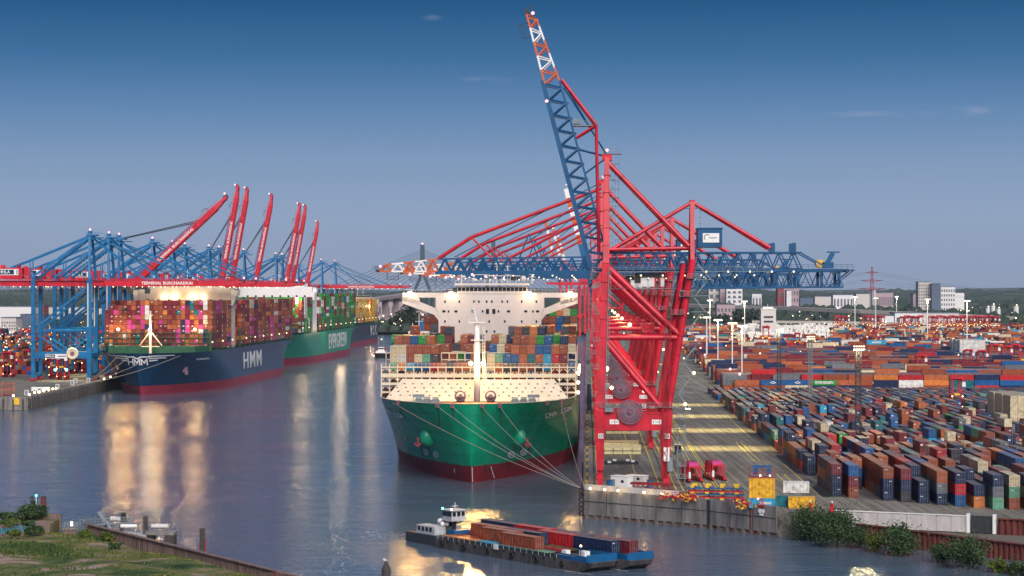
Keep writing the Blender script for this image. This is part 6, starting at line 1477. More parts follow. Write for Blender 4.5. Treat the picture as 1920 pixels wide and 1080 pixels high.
# multi-coloured spreader and twistlock rack
t = thing('spreader_stack', 'big stack of blue, red and yellow spreader frames behind the river wall', 'stack', gp(1352, 941), -.18)
for k in range(5):
    for q in range(4):
        x = -6.4+q*3.4; mm = (M['tblue'], M['red'])[k % 2]
        MB().box(x, 0, .35+k*.72, 3.1, 2.3, .26).box(x, 0, .6+k*.72, .5, 2.5, .22).build('spreader_frame', mm, t)
        if (q+k) % 1 == 0 and (k % 2 == 0): MB().box(x-.3+q*.1, -1.05, .75+k*.72, .9, .5, .5).build('yellow_block', M['yellow'], t)
for q in range(4): MB().box(-6.2+q*3.3, 0, 4.05, 1.3, 1.4, .5).build('yellow_block', M['yellow'], t)
random.seed(12)
for i, (x, y, lab) in enumerate(((1252, 938, 'heap of bright red twistlock gear left of the spreader stack'), (1272, 939, 'heap of red gear beside the rusty spreader beam'), (1392, 953, 'heap of yellow and red gear right of the spreader stack'), (1305, 935, 'yellow tangled gear in front of the red tractor'), (1290, 942, 'red and yellow gear heap left of the blue frames'))):
    t = thing('gear_heap', lab, 'gear', gp(x, y), 0, 'heaps of lashing gear behind the river wall')
    for mm, n_ in ((M['red'], 26 if i != 3 else 8), (M['yellow'], 24 if i in (2, 3, 4) else 3),):
        b = MB()
        for _ in range(n_): x0, y0, z0 = random.gauss(0, 1.0), random.gauss(0, .7), random.uniform(.2, 2.0); b.beam((x0, y0, z0), (x0+random.uniform(-.8, .8), y0+random.uniform(-.5, .5), z0+random.uniform(-.5, .5)), random.uniform(.15, .35))
        b.build('gear_pieces', mm, t)
def boxcont(px, py, z, nm, lab, rz, L20=True, group=None):
    p = gp(px, py); t = thing('shipping_container', lab, 'container', (p.x, p.y, z), rz, group); b = link('container_body', BODY[20 if L20 else 40], t); b.color = (*PAL[nm], 1)
    if px == 1429: t.scale = (1, .97, .88)
    return t
rz = PI/2-.14
tb = boxcont(1429, 952, 6.02, 'light blue', 'light blue container at the bottom of the yellow stack by the river wall', rz)
text('lettering', 'QUIRIN', M['white'], tb, .9, (-1.28, -.6, 1.3), (PI/2, 0, -PI/2), .02, bold=.03)
boxcont(1429, 952, 8.32, 'yellow', 'rusty yellow container in the middle of the stack by the river wall', rz); boxcont(1429, 952, 10.62, 'yellow', 'bright yellow container with blue strips, upper one by the river wall', rz)
t = thing('flat_rack', 'red open frame rack with a blue cage on top of the yellow containers', 'rack', (gp(1429, 952).x, gp(1429, 952).y, 12.92), -.14); b = MB().box(0, 0, .1, 6.06, 2.44, .2)
for x in (-2.95, -2, -1, 0, 1, 2, 2.95):
    for y in (-1.15, 1.15): b.box(x, y, 1.3, .12, .12, 2.4)
b.box(0, -1.15, 1.2, 6, .1, .1).box(0, 1.15, 2.4, 6, .1, .1).build('frame', M['boot2'], t); MB().box(0, 0, 2.6, 4.6, 1.6, .4).box(-1.5, 0, 1.6, 1.2, 1.6, 1.6).box(1.6, 0, 1.4, 1, 1.6, 1.4).build('cage', M['teal'] if 'teal' in M else M['tblue'], t)
MB().ball((-.4, -1.3, .6), .25).ball((1.8, -1.3, .6), .22).build('lamp', M['lampw'], t)
boxcont(1493, 944, 8.6, 'white', 'white container lifted above the yellow one beside the white wall', rz)
boxcont(1503, 952, 6.0, 'yellow', 'yellow container with orange stripes at ground level beside the white wall', rz)
boxcont(1480, 950, 6.0, 'teal', 'teal container below the white one beside the river wall', rz)
# tractors (terminal tractors with red hoops)
for i, (x, y, lab) in enumerate(((1303, 905, 'red terminal vehicle with pink body on the apron, left of two'), (1347, 902, 'red terminal vehicle with grey body on the apron, right of two'))):
    p = gp(x, y); t = thing('straddle_vehicle', lab, 'vehicle', (p.x, p.y, 6), -AX+.16)
    b = MB()
    for yy in (0, 3, 6, 9): b.box(-1.5, yy, 2, .35, .4, 4).box(1.5, yy, 2, .35, .4, 4).box(0, yy, 4.1, 3.4, .5, .4)
    b.box(-1.6, 4.5, .8, .6, 11, .7).box(1.6, 4.5, .8, .6, 11, .7); b.build('frame', M['red'], t)
    MB().box(0, 7.0, 4.6, 3.0, 4, .7).box(0, 8.2, 3, 2.6, 3, 2.6).build('engine_deck', M['boot'], t); MB().box(0, 2.4, 4.5, 2.6, 2.4, 1.2).build('body', M['magp'] if 'magp' in M else (M.setdefault('magp', mat('magenta_paint', PAL['magenta'])) if i == 0 else M['grey']), t)
    for yy in (-.4, 3, 6, 9.6):
        for xx in (-1.7, 1.7): MB().tube((xx-.3, yy, .6), (xx+.3, yy, .6), .6, 10).build('wheel', M['black'], t)
    MB().box(-1.5, -.4, 1.6, .5, .3, 2.4).build('ladder', M['white'], t)
small('dark_cabin', 'dark square control cabin with pale roof standing on the apron', 'cabin', gp(1271, 852)+V(0, 0, 0), [('cabin', MB().box(0, 0, 1.5, 2.0, 2.0, 3.0), M['dgrey']), ('roof', MB().box(0, 0, 3.1, 2.2, 2.2, .25), M['cream']), ('window', MB().box(0, -1.03, 1.9, 1.6, .06, 1.2), M['glass'])], -AX)
t = thing('parked_car', 'white car with lit front lamps driving on the apron', 'car', gp(1289, 769), -AX)
MB().box(0, 0, .75, 1.9, 4.6, .8).build('body', M['white'], t); MB().beam((0, .3, 1.15), (0, .3, 1.75), 1.7, 2.6, 1.3, 1.9).build('cabin', M['glass'], t); MB().box(0, .3, 1.7, 1.35, 1.7, .1).build('roof', M['white'], t)
for x in (-.9, .9):
    for y in (-1.4, 1.4): MB().tube((x-.12, y, .34), (x+.12, y, .34), .34, 10).build('wheel', M['black'], t)
for x in (-.7, .7): MB().ball((x, -2.35, .8), .3).build('headlight', M['lampbig'], t)
for i, (x, y) in enumerate(((1549, 959), (1588, 960))):
    t = thing('quay_gear', 'small bright red mooring winch behind the white wall, %s of two' % ('left' if i == 0 else 'right'), 'winch', gp(x-30 if i == 0 else x-28, y), 0); MB().box(0, 0, .5, 1.1, .8, 1.0).tube((0, 0, .8), (0, 0, 2.0), .35, 8).build('winch_body', M['red'], t); MB().ball((0, 0, 2.2), .25).build('cap', M['white'], t)
# red notice sign on river wall
t = thing('notice_sign', 'red lattice sign with white round board below on the river wall', 'sign', (wall_pts[1].lerp(wall_pts[2], .78).x-.3, wall_pts[1].lerp(wall_pts[2], .78).y-.9, 6.5), -.85); b = MB()
for k in range(5): b.box(-.8+k*.4, 0, .9, .1, .1, 1.8)
b.box(0, 0, .2, 1.8, .1, .12).box(0, 0, 1.7, 1.8, .1, .12).build('lattice', M['red'], t); MB().tube((-.4, -.1, -.9), (-.4, .0, -.9), .5, 12).tube((.5, -.1, -.9), (.5, .0, -.9), .5, 12).box(0, 0, -1.7, 1.2, .1, .5).build('board', M['white'], t); MB().ball((-1, 0, 1.8), .28).build('lamp', M['lampr'], t)

# ---- light masts
def mast(px, ybase, ytop, lab, col='white', e_=40000, r=.45, heads=1):
    p = gp(px, ybase); D = p.y; h = HC-(ytop-HY)/F*D-6; t = thing('light_mast', lab, 'light mast', (p.x, p.y, 6), 0, 'tall light masts over the yard')
    MB().tube((0, 0, 0), (0, 0, h), r, 8, r*.6).build('pole', M[col], t)
    hd = MB().box(0, 0, h+.3, 5.2, 2.6, .5)
    hd.build('lamp_carrier', M['white'], t); lp = MB()
    for k in range(5): lp.box(-2.2+k*1.1, -1.2, h-.2, .8, .7, .6)
    lp.build('floodlight', M['lampw'], t)
    if e_:
        ld = bpy.data.lights.new('mast_flood', 'POINT'); ld.energy = e_; ld.color = (1, .86, .58); ld.shadow_soft_size = 1.2
        lo = bpy.data.objects.new('mast_flood', ld); C.objects.link(lo); lo.parent = t; lo.location = (0, -1, h-1.6)
    return t
for px, yb, yt, lab, e_ in ((1331, 650, 563, 'tall white light mast just right of the red crane, next to the far trees', 30000), (1396, 648, 565, 'tall white light mast left of the white control tower', 30000), (1346, 700, 600, 'light mast with pink foot lamp at the roadway edge, third from the front', 12000), (1373, 712, 606, 'light mast at the roadway edge, second from the front', 12000), (1391, 722, 611, 'light mast at the roadway edge, nearest one', 12000), (1325, 688, 595, 'light mast at the roadway edge, fourth from the front', 0),
                            (1603, 628, 557, 'distant white light mast beside the red power pylon', 26000), (1642, 626, 559, 'distant white light mast right of the power pylon', 0), (1681, 614, 556, 'distant white light mast before the pale warehouse', 26000), (1739, 640, 561, 'distant white light mast before the grey tower block', 40000), (1813, 658, 564, 'white light mast before the big pale reefer stack', 40000)):
    mast(px, yb, yt, lab, 'white', e_, .55 if yb < 700 else .4)
for i, (px, yb, yt, lab) in enumerate(((1461, 745, 622, 'leftmost dark lattice light tower in the container yard'), (1519, 768, 636, 'middle pale lattice light tower in the container yard'), (1609, 850, 656, 'nearest lattice light tower, rising from the container stacks'))):
    p = gp(px, yb); D = p.y; h = HC-(yt-HY)/F*D-6; t = thing('lattice_light_tower', lab, 'light tower', (p.x, p.y, 6), .1, 'lattice light towers in the container yard'); b = MB(); w0 = 1.5
    for sx in (-1, 1):
        for sy in (-1, 1): b.beam((sx*w0/2, sy*w0/2, 0), (sx*w0/2, sy*w0/2, h), .14)
    n = int(h/1.7)
    for k in range(n):
        z0, z1 = h*k/n, h*(k+1)/n
        for a, c in (((-1, -1), (1, -1)), ((1, -1), (1, 1)), ((1, 1), (-1, 1)), ((-1, 1), (-1, -1))):
            b.beam((a[0]*w0/2, a[1]*w0/2, z0), (c[0]*w0/2, c[1]*w0/2, z1), .09); b.beam((c[0]*w0/2, c[1]*w0/2, z0), (a[0]*w0/2, a[1]*w0/2, z1), .09)
    b.build('lattice', M['dgrey'] if i != 1 else M['grey'], t); MB().box(0, 0, h, 3.4, 2.2, .3).build('platform', M['grey'], t); lp = MB()
    for q in range(5):
        for z in (.5, 1.4): lp.box(-1.5+q*.75, -1.2, h+z-.3, .42, .4, .36)
    lp.build('floodlight', M['lampw'], t)
    if i != 1:
        ld = bpy.data.lights.new('mast_flood', 'POINT'); ld.energy = 3500; ld.color = (1, .84, .5); ld.shadow_soft_size = 1.2
        lo = bpy.data.objects.new('mast_flood', ld); C.objects.link(lo); lo.parent = t; lo.location = (0, -2.6, h-1); flood(t, (0, -3, h), 26000, (1, .80, .38), -50, 110)
for px, y in ((1346, 708), (1373, 722), (1391, 733), (1325, 690), (1307, 657)):
    p = gp(px, y); t = thing('marker_lamp', 'pink marker lamp on stack ends by the roadway, %s from the front' % ORD[[1391, 1373, 1346, 1325, 1307].index(px)], 'lamp', (p.x-1.5, p.y-4, 14.2), 0, 'pink marker lamps along the roadway'); MB().tube((0, 0, -.6), (0, 0, 0), .15, 6).build('stem', M['grey'], t); MB().ball((0, 0, .4), .7).build('bulb', M['lampr'], t)
# ------------------------------------------------------------------ background
random.seed(31)
def leafcloud(mb, c, rx, ry, rz, n, s, cone=0.0):
    rx, ry, rz = rx*1.08, ry*1.08, rz*1.12
    """many small leaf faces in clumps through the crown's volume"""
    clumps = []
    for k in range(max(7, n//60)):
        while True:
            q = V(random.uniform(-1, 1), random.uniform(-1, 1), random.uniform(-1, 1))
            if q.length < 1: break
        q = q*(.55+.45*random.random()); clumps.append(V(c[0]+q.x*rx, c[1]+q.y*ry, c[2]+q.z*rz))
    for k in range(n):
        cl = random.choice(clumps); r_ = min(rx, rz)*.30; sp_ = 1.5 if random.random() < .15 else .6; p = cl+V(random.gauss(0, r_*sp_), random.gauss(0, r_*sp_), random.gauss(0, r_*sp_*.9))
        a, b = random.uniform(0, 2*PI), random.uniform(-.9, .9); u_ = V(math.cos(a), math.sin(a), b*.5).normalized()*s*random.uniform(.6, 1.3); v_ = V(-math.sin(a)*.5, math.cos(a)*.5, .8).normalized()*s*random.uniform(.4, .9)
        mb.add([p-u_, p-v_, p+u_, p+v_], [(0, 1, 2, 3)])
def tree(name, lab, p, h, rx, n, s, mt=None, group=None, trunk=True):
    t = thing(name, lab, 'tree' if 'tree' in name else 'bush', p, 0, group)
    b = MB().tube((0, 0, 0), (0, 0, h*.55), h*.035, 6, h*.015)
    for k in range(5): a = k*1.3; b.tube((0, 0, h*(.25+.06*k)), (math.cos(a)*rx*.6, math.sin(a)*rx*.6, h*(.5+.07*k)), h*.014, 5, h*.005)
    b.build('trunk', M['wood'], t)
    c = MB(); leafcloud(c, (0, 0, h*.58), rx, rx*.9, h*.42, n, s); c.build('crown', mt or M['leaf'], t); return t
# bushes at the foot of the sheet pile wall
def bush(px, py, w_, h, n, lab, mt, z=0.2, g='bushes before the red sheet pile wall'):
    D = (HC-z)*F/(py-HY); p = V((px-960)/F*D, D, z-1.0); s_ = w_/F*D/2; tree('bush', lab, p, h/F*D+1.0, s_, int(n*1.5), .23, mt, g)
bush(1518, 1012, 72, 62, 3200, 'large dark green bush at the left end of the red sheet pile wall', M['leaf']); bush(1570, 1024, 90, 66, 3800, 'largest dark bush with pointed top before the red sheet pile wall', M['leaf'])
bush(1610, 1026, 40, 40, 1200, 'small leafy bush joined right of the largest dark bush', M['leaf']); bush(1640, 1032, 34, 34, 1100, 'small yellow green bush before the middle of the sheet pile wall', M['leafy'])
bush(1685, 1040, 74, 54, 3200, 'rounded green bush before the middle of the red wall', M['leaf']); bush(1768, 1054, 44, 38, 1400, 'low dark bush left of the right hand round bush', M['leaf']); bush(1815, 1064, 84, 58, 3600, 'round olive bush before the right part of the red wall', M['leaf']); bush(1875, 1072, 60, 22, 1200, 'low green undergrowth at the right foot of the red wall', M['leafy']); bush(1915, 1078, 60, 26, 1000, 'low green undergrowth at the lower right corner', M['leaf'])
# treeline on the horizon
fw = MB()
def blob(mb, x, y, z, r, h):
    n = 6; vs = [(x+r*.4*random.uniform(-1, 1), y, z+h)]
    for q, (k_, hh) in enumerate(((.75, .72), (1.0, .25))):
        for i in range(n): a = 2*PI*i/n; vs.append((x+r*k_*math.cos(a)*random.uniform(.7, 1.2), y+r*k_*math.sin(a), z+h*hh*random.uniform(.8, 1.15)))
    for i in range(n): a = 2*PI*i/n; vs.append((x+r*math.cos(a), y+r*math.sin(a), z))
    fs = [(0, 1+i, 1+(i+1) % n) for i in range(n)]+[(1+j*n+i, 1+(j+1)*n+i, 1+(j+1)*n+(i+1) % n, 1+j*n+(i+1) % n) for j in range(2) for i in range(n)]
    mb.add(vs, fs)
for (D0, D1, n, h0, h1, r0, r1, x0, x1) in ((9000, 14000, 1500, 30, 48, 60, 120, -400, 2300), (5200, 8000, 2200, 16, 30, 20, 50, -300, 2200), (3600, 4600, 1700, 12, 22, 9, 20, -200, 2200), (2700, 3200, 1300, 10, 17, 7, 13, -200, 2150)):
    for k in range(n):
        D = random.uniform(D0, D1); x = random.uniform(x0, x1)
        if D < 3300 and 600 < x < 1260 and random.random() < .3: continue
        if D < 3300 and x > 1500 and random.random() < .45: continue
        X = (x-960)/F*D; ht = random.uniform(h0, h1)*(1.0+.35*math.sin(X*.0045+D0)+.2*math.sin(X*.02)); blob(fw, X, D, 2.5, random.uniform(r0, r1), ht)
tag(fw.build('far_woods', M['leaff']), 'dark bands of woodland along the horizon', 'woods', None, 'stuff')
# distant hills
hl = MB(); n = 120; vs = []
for i in range(n+1):
    X = -9000+18000*i/n; z = 70+12*math.sin(i*.21)+8*math.sin(i*.53+1); vs += [(X, 20000, 0), (X, 21500, z), (X, 25000, z*.9)]
hl.add(vs, [(3*i+j, 3*i+3+j, 3*i+4+j, 3*i+1+j) for i in range(n) for j in (0, 1)]); structure(hl.build('far_hills', M['leaff'], smooth=True))
# trees between the ships
for i, (px, py, h, rx, lab) in enumerate(((755, 640, 30, 26, 'broad dark tree on the far bank between the grey ship and the green one'), (775, 622, 38, 22, 'taller dark tree right of the broad one behind the river'), (738, 604, 14, 16, 'dark tree below the high bridge on the far bank'), (1352, 625, 24, 26, 'dark tree left of the first light mast behind the yard'), (1390, 622, 26, 28, 'dark tree between the light masts behind the yard'), (1420, 615, 20, 18, 'smaller dark tree beside the white control tower'))):
    D = 2750+i*12; X = (px-960)/F*D; base = 3; tp_ = (HC-(py-HY)/F*D)
    tree('tree', lab, (X, D, 2), {0: 27, 1: 35, 2: 18}.get(i, 24), rx/F*D*.8, 900, 2.2, M['leaff'], 'dark trees on the far bank')
# Koehlbrand style bridge: cable stayed with two needle pylons, long ramp on piers
br = thing('cable_stayed_bridge', 'high cable stayed road bridge with slender grey pylons behind the green ship', 'bridge')
conc = M['brc'] = mat('bridge_concrete', (.30, .24, .24), .85, .2, .02)
def pyl(px, ytop, D, nm):
    X = (px-960)/F*D; zt = HC-(ytop-HY)/F*D; zs = zt-52
    b = MB().beam((X, D, zs), (X, D, zt), 9, 5, 7, 4); w_ = 13
    for s_ in (-1, 1): b.beam((X+s_*2.4, D, zs), (X+s_*w_, D, 56), 5, 5).beam((X+s_*w_, D, 56), (X+s_*8, D, 3), 5, 6)
    b.build('pylon', M['blpy'], br)
    c = MB()
    for k in range(11):
        for s_ in (-1, 1): c.tube((X, D, zt-8-k*3.6), (X+s_*(165-k*13), D+s_*(165-k*13)*.55, 54), .35, 3)
    c.build('stay_cables', M['dgrey'], br); link('lamp', lampmesh(1.6, M['lampr'], 'lrp'), br, (X, D, zt+2))
M['blpy'] = mat('pylon_paint', (.05, .085, .12), .7, .1, .05)
pyl(792, 459, 3500, 0); pyl(925, 452, 3720, 0)
dk_pts = [(560, 590, 2700), (640, 572, 2800), (700, 558.5, 2900), (765, 549.5, 3060), (860, 546, 3500), (1000, 546, 3800), (1110, 552, 4100)]
def deckpts(P, w_, th, m, name, parent):
    for (x0, y0, D0), (x1, y1, D1) in zip(P[:-1], P[1:]):
        a, b_ = pt(x0, y0, D0), pt(x1, y1, D1); MB().beam(a-V(0, 0, th/2), b_-V(0, 0, th/2), w_, th).build(name, m, parent)
deckpts(dk_pts, 17, 4.2, conc, 'deck', br)
for i in range(26):
    t_ = i/25; seg = dk_pts[1].__class__ and None
    x = 600+t_*170; 
    for (x0, y0, D0), (x1, y1, D1) in zip(dk_pts[:-1], dk_pts[1:]):
        if x0 <= x <= x1: q = (x-x0)/(x1-x0); y = y0+(y1-y0)*q; D = D0+(D1-D0)*q
    if i % 3 == 0: p = pt(x, y, D); MB().box(p.x, p.y, (p.z-4)/2, 9 if x > 700 else 6, 6, p.z-4).build('pier', conc, br)
for i in range(34): x = 655+i*4.2; q = 0; p = pt(x, 0, 2980); 
# low viaduct on the right
M['via'] = mat('viaduct_concrete', (.44, .39, .35), .85, .2, .02)
va = thing('road_viaduct', 'long grey road viaduct on piers crossing behind the container yard', 'viaduct')
vp_ = [(1180, 565, 3600), (1320, 571, 3350), (1460, 574.5, 3200), (1620, 581, 3000), (1760, 587, 2900), (1960, 596, 2800)]
deckpts(vp_, 14, 5.0, M['via'], 'deck', va)
for x in (1200, 1262, 1340, 1423, 1515, 1609, 1700, 1790, 1880):
    for (x0, y0, D0), (x1, y1, D1) in zip(vp_[:-1], vp_[1:]):
        if x0 <= x <= x1: q = (x-x0)/(x1-x0); p = pt(x, y0+(y1-y0)*q, D0+(D1-D0)*q)
    MB().box(p.x, p.y, (p.z-4)/2, 4.2, 8, p.z-4).build('pier', M['via'], va)
lv_ = thing('low_viaduct', 'lower pale road embankment wall behind the control tower', 'viaduct')
deckpts([(1410, 601, 2700), (1560, 602, 2690), (1760, 606, 2680), (1960, 612, 2660)], 10, 3.0, M['via'], 'deck', lv_)
for x in (1440, 1530, 1620, 1710, 1800, 1890): p = pt(x, 604, 2690); MB().box(p.x, p.y, 4, 3, 6, 14).build('pier', M['via'], lv_)
# buildings
M['bwh'] = mat('building_white', (.72, .70, .69), .8, .08, .02); M['bpk'] = mat('building_pinkish', (.42, .30, .32), .8, .1, .02); M['bgr'] = mat('building_grey_blue', (.10, .13, .19), .8, .1, .02); M['bbe'] = mat('building_beige', (.58, .53, .49), .8, .1, .02); M['brd'] = mat('building_red', (.30, .05, .06), .8, .1, .02)
def building(px0, px1, ytop, D, m, lab, win=(0, 0), roof=None, extra=None, depth=30, cat='building', wlit=False, name='building'):
    X0, X1 = (px0-960)/F*D, (px1-960)/F*D; zt = HC-(ytop-HY)/F*D; w_ = X1-X0; t = thing(name, lab, cat, ((X0+X1)/2, D, 2), 0)
    MB().box(0, depth/2, (zt-2)/2, w_, depth, zt-2).build('wall', m, t); MB().box(0, depth/2, zt-2+.4, w_+1, depth+1, .8).build('roof', roof or M['bgr'], t)
    nx, nz_ = win
    if nx:
        wm_ = MB().box(0, 0, 0, w_/nx*.5, .4, (zt-14)/max(nz_, 1)*.5).mesh('window', M['farwin'] if not wlit else M['lrow'])
        for i in range(nx):
            for j in range(nz_): link('window', wm_, t, (-w_/2+w_*(i+.5)/nx, -.1, 8+(zt-14)*(j+.6)/nz_))
    if extra: extra(t, w_, zt-2)
    return t
def ctl(t, w_, h):
    MB().box(0, -.3, h*.75, w_*.62, .8, 1.8).build('window_band', M['dgrey'], t); MB().box(0, -.3, h*.60, w_*.62, .8, 1.8).build('window_band', M['dgrey'], t)
    for k in range(3): MB().box(w_*.1*(k-1), -.3, h*.46-k*3, 1.0, .6, 1.2).build('window', M['glass'], t)
    MB().box(0, 8, h+1.5, w_*.7, 8, 2.2).tube((0, 8, h+2), (0, 8, h+6), .2, 5).build('roof_equipment', M['white'], t)
building(1427, 1455, 580, 2300, M['superw'], 'white control tower with two dark window bands behind the yard', extra=ctl, depth=14, roof=M['white'], cat='tower', name='control_tower')
building(1329, 1350, 535, 4300, M['bbe'], 'slim pale silo tower left of the brownish one', (2, 4)); building(1350, 1361, 541, 4250, M['bpk'], 'narrow brownish silo block between pale towers'); building(1362, 1392, 541, 4200, M['bwh'], 'tall white silo block behind the viaduct', (3, 5)); building(1410, 1428, 551, 4500, M['bwh'], 'small white building right of the silo block', (3, 1))
building(1458, 1470, 541, 4400, M['brd'], 'red topped factory tower behind the viaduct', (1, 2)); building(1466, 1498, 540, 4450, M['bpk'], 'pinkish factory block with vertical bays behind the viaduct', (6, 3)); building(1475, 1484, 545, 4380, M['bwh'], 'pale silo in front of the pinkish factory')
building(1528, 1560, 556, 4700, M['bbe'], 'low beige shed right of the factory'); building(1562, 1600, 553, 4600, M['bwh'], 'long low white hall left of the power pylon', (6, 1)); building(1605, 1640, 551, 4800, M['bbe'], 'long low beige hall under the power pylon'); building(1640, 1675, 549, 4650, M['bpk'], 'pinkish brick hall right of the power pylon', (9, 1)); building(1636, 1642, 543, 4600, M['bbe'], 'small square tower beside the pinkish hall')
building(1722, 1747, 529, 4400, M['bbe'], 'tall grey white residential tower block', (6, 9)); building(1747, 1763, 532, 4380, M['bgr'], 'dark blue grey tower slab joined to the pale block'); building(1764, 1791, 538, 4500, M['bwh'], 'beige office block right of the tower slab', (6, 5)); building(1790, 1808, 549, 4550, M['bwh'], 'low white block right of the beige office'); building(1712, 1722, 551, 4500, M['bpk'], 'small brown block left of the tower')
building(1650, 1676, 592, 2750, M['bwh'], 'curved roof white hall behind the straddle carriers', (0, 0)); building(1678, 1728, 587, 2760, M['bwh'], 'white warehouse with four tall doors', (4, 1), depth=40, cat='warehouse'); building(1727, 1798, 587, 2800, M['bbe'], 'long plain beige warehouse right of the white one', depth=40, cat='warehouse'); building(1590, 1620, 603, 2900, M['bwh'], 'low pale office left of the warehouses', (7, 2))
building(1344, 1378, 571, 3100, M['bpk'], 'brownish building under the viaduct left', (5, 2)); building(1500, 1530, 559, 5200, M['bgr'], 'dark grey hall far behind the yard')
building(-30, 62, 575, 2750, M['bwh'], 'long white warehouse with grey roof at the left edge', (0, 0), depth=60, cat='warehouse'); building(64, 82, 573, 2800, M['brd'], 'red cube building beside the long white warehouse'); building(84, 215, 576, 2850, M['bbe'], 'long pale warehouse behind the blue cranes', depth=60, cat='warehouse'); building(38, 82, 590, 2500, M['bgr'], 'dark glass office building behind the blue cranes', (14, 5)); building(2, 30, 596, 2400, M['bbe'], 'pale office building at the left edge', (6, 3)); building(213, 236, 566, 2700, M['bbe'], 'pale building between the blue cranes and the navy ship stacks', (3, 3))
building(700, 765, 566, 3300, M['bpk'], 'brown harbour building under the high bridge ramp', (8, 1)); building(760, 800, 570, 3350, M['bpk'], 'pinkish harbour building right of the ramp', (5, 2))
# white ship superstructure seen behind the left end of the green ship
p = pt(785, 640, 1350); fs_ = thing('coastal_ship', 'white ship superstructure with blue funnel behind the green ship', 'ship', (p.x, 1350, 0), 0)
MB().box(0, 22, 4, 18, 60, 11).build('hull', M['tblue'], fs_); MB().box(0, 6, 18, 13.2, 12, 18).box(0, 5, 28, 13.6, 10, 3.2).build('superstructure', M['superw'], fs_); MB().box(1.5, 12, 33, 4.6, 3, 7).build('funnel', M['tblue'], fs_)
mm_ = MB().tube((0, 5, 29), (0, 5, 41), .4, 6, .2).box(0, 5, 36, 5, .3, .3).tube((-4.2, 5, 29), (-4.2, 5, 35), .3, 5); mm_.build('mast', M['superw'], fs_)
for k in range(7): link('window', sm, fs_, (-5.4+k*1.8, -.1, 27.8)).scale = (1.8, 1, 1.6)
MB().ball((-2.4, -1, 24), .9).build('lamp', M['lampbig'], fs_)
# power pylons
def pylon(px, ytop, D, lab, red=True):
    X = (px-960)/F*D; zt = HC-(ytop-HY)/F*D; t = thing('power_pylon', lab, 'pylon', (X, D, 2), 0); h = zt-2; b = MB(); r_ = MB()
    def wd(z): return 9*(1-z/h)**1.1+1.4
    n = 16
    for k in range(n):
        z0, z1 = h*k/n, h*(k+1)/n; tgt = r_ if (red and k >= n*.55) else b
        for sx in (-1, 1):
            for sy in (-1, 1): tgt.beam((sx*wd(z0)/2, sy*wd(z0)/2, z0), (sx*wd(z1)/2, sy*wd(z1)/2, z1), .55)
            tgt.beam((sx*wd(z0)/2, -wd(z0)/2, z0), (-sx*wd(z1)/2, -wd(z1)/2, z1), .4)
    for z, L_ in ((h*.62, 21), (h*.76, 17), (h*.9, 10)):
        for s_ in (-1, 1): r_.beam((0, 0, z+1.4), (s_*L_, 0, z), .8); r_.beam((0, 0, z-.6), (s_*L_, 0, z), .8)
    b.build('lattice', M['grey'], t); r_.build('cross_arms', M['brd'] if red else M['grey'], t)
    return t, X, D, h
t_, X_, D_, h_ = pylon(1635, 500, 3300, 'tall power pylon with red cross arms behind the yard'); pylon(817, 517, 4500, 'faint grey power pylon between the bridge pylons', False)
wire = MB()
for z, L_ in ((h_*.62, 21), (h_*.76, 17), (h_*.9, 10)):
    for s_ in (-1, 1):
        for (X2, D2, z2) in ((X_+640, D_+900, 48), (X_-640, D_+300, 45)):
            pts = []
            for i in range(13): q = i/12; pts.append((X_+s_*L_+(X2-X_)*q, D_+(D2-D_)*q, z+2+(z2-z)*q-26*4*q*(1-q)*.5))
            wire.path(pts, .14, 3)
tag(wire.build('power_line', M['dgrey']), 'thin sagging power lines running from the red armed pylon', 'power line')
# far town and harbour lamps
lp = MB(); random.seed(77)
for k in range(420):
    D = random.uniform(2600, 5200); x = random.choice((random.uniform(1280, 1920), random.uniform(1280, 1920), random.uniform(0, 240), random.uniform(690, 800))); z = random.uniform(8, 22)
    lp.ball(((x-960)/F*D, D, z), random.choice((.5, .7, 1.0, 1.3)), 4, 3)
tag(lp.build('town_lamps', M['lrow']), 'scattered tiny lamps of the far harbour district', 'lamps', None, 'stuff')
yl = MB()
for k in range(330):
    D = random.uniform(1300, 2700); x = random.choice((random.uniform(1280, 1920), random.uniform(0, 200)));
    if x < 300 and D < 1250: continue
    yl.ball(((x-960)/F*D, D, random.uniform(9, 17)), random.choice((.35, .45, .6)), 4, 3)
tag(yl.build('yard_lamps', M['lrow']), 'many tiny work lamps among the far container stacks', 'lamps', None, 'stuff')
# tank farm, pale piles
for i, (px, y, w_, h) in enumerate(((1852, 560, 8, 14), (1862, 560, 8, 18), (1872, 560, 8, 12), (1905, 562, 10, 16))):
    D = 3400+i*20; X = (px-960)/F*D; t = thing('storage_silo', 'floodlit white industrial tank at the far right, %s of four' % ORD[i], 'tank', (X, D, 2), 0, 'white tanks at the far right'); MB().tube((0, 0, 0), (0, 0, 12+h), w_/F*D/2, 12).build('tank', M['bwh'], t); MB().ball((0, -5, 14+h), 1.1).build('lamp', M['lampw'], t)
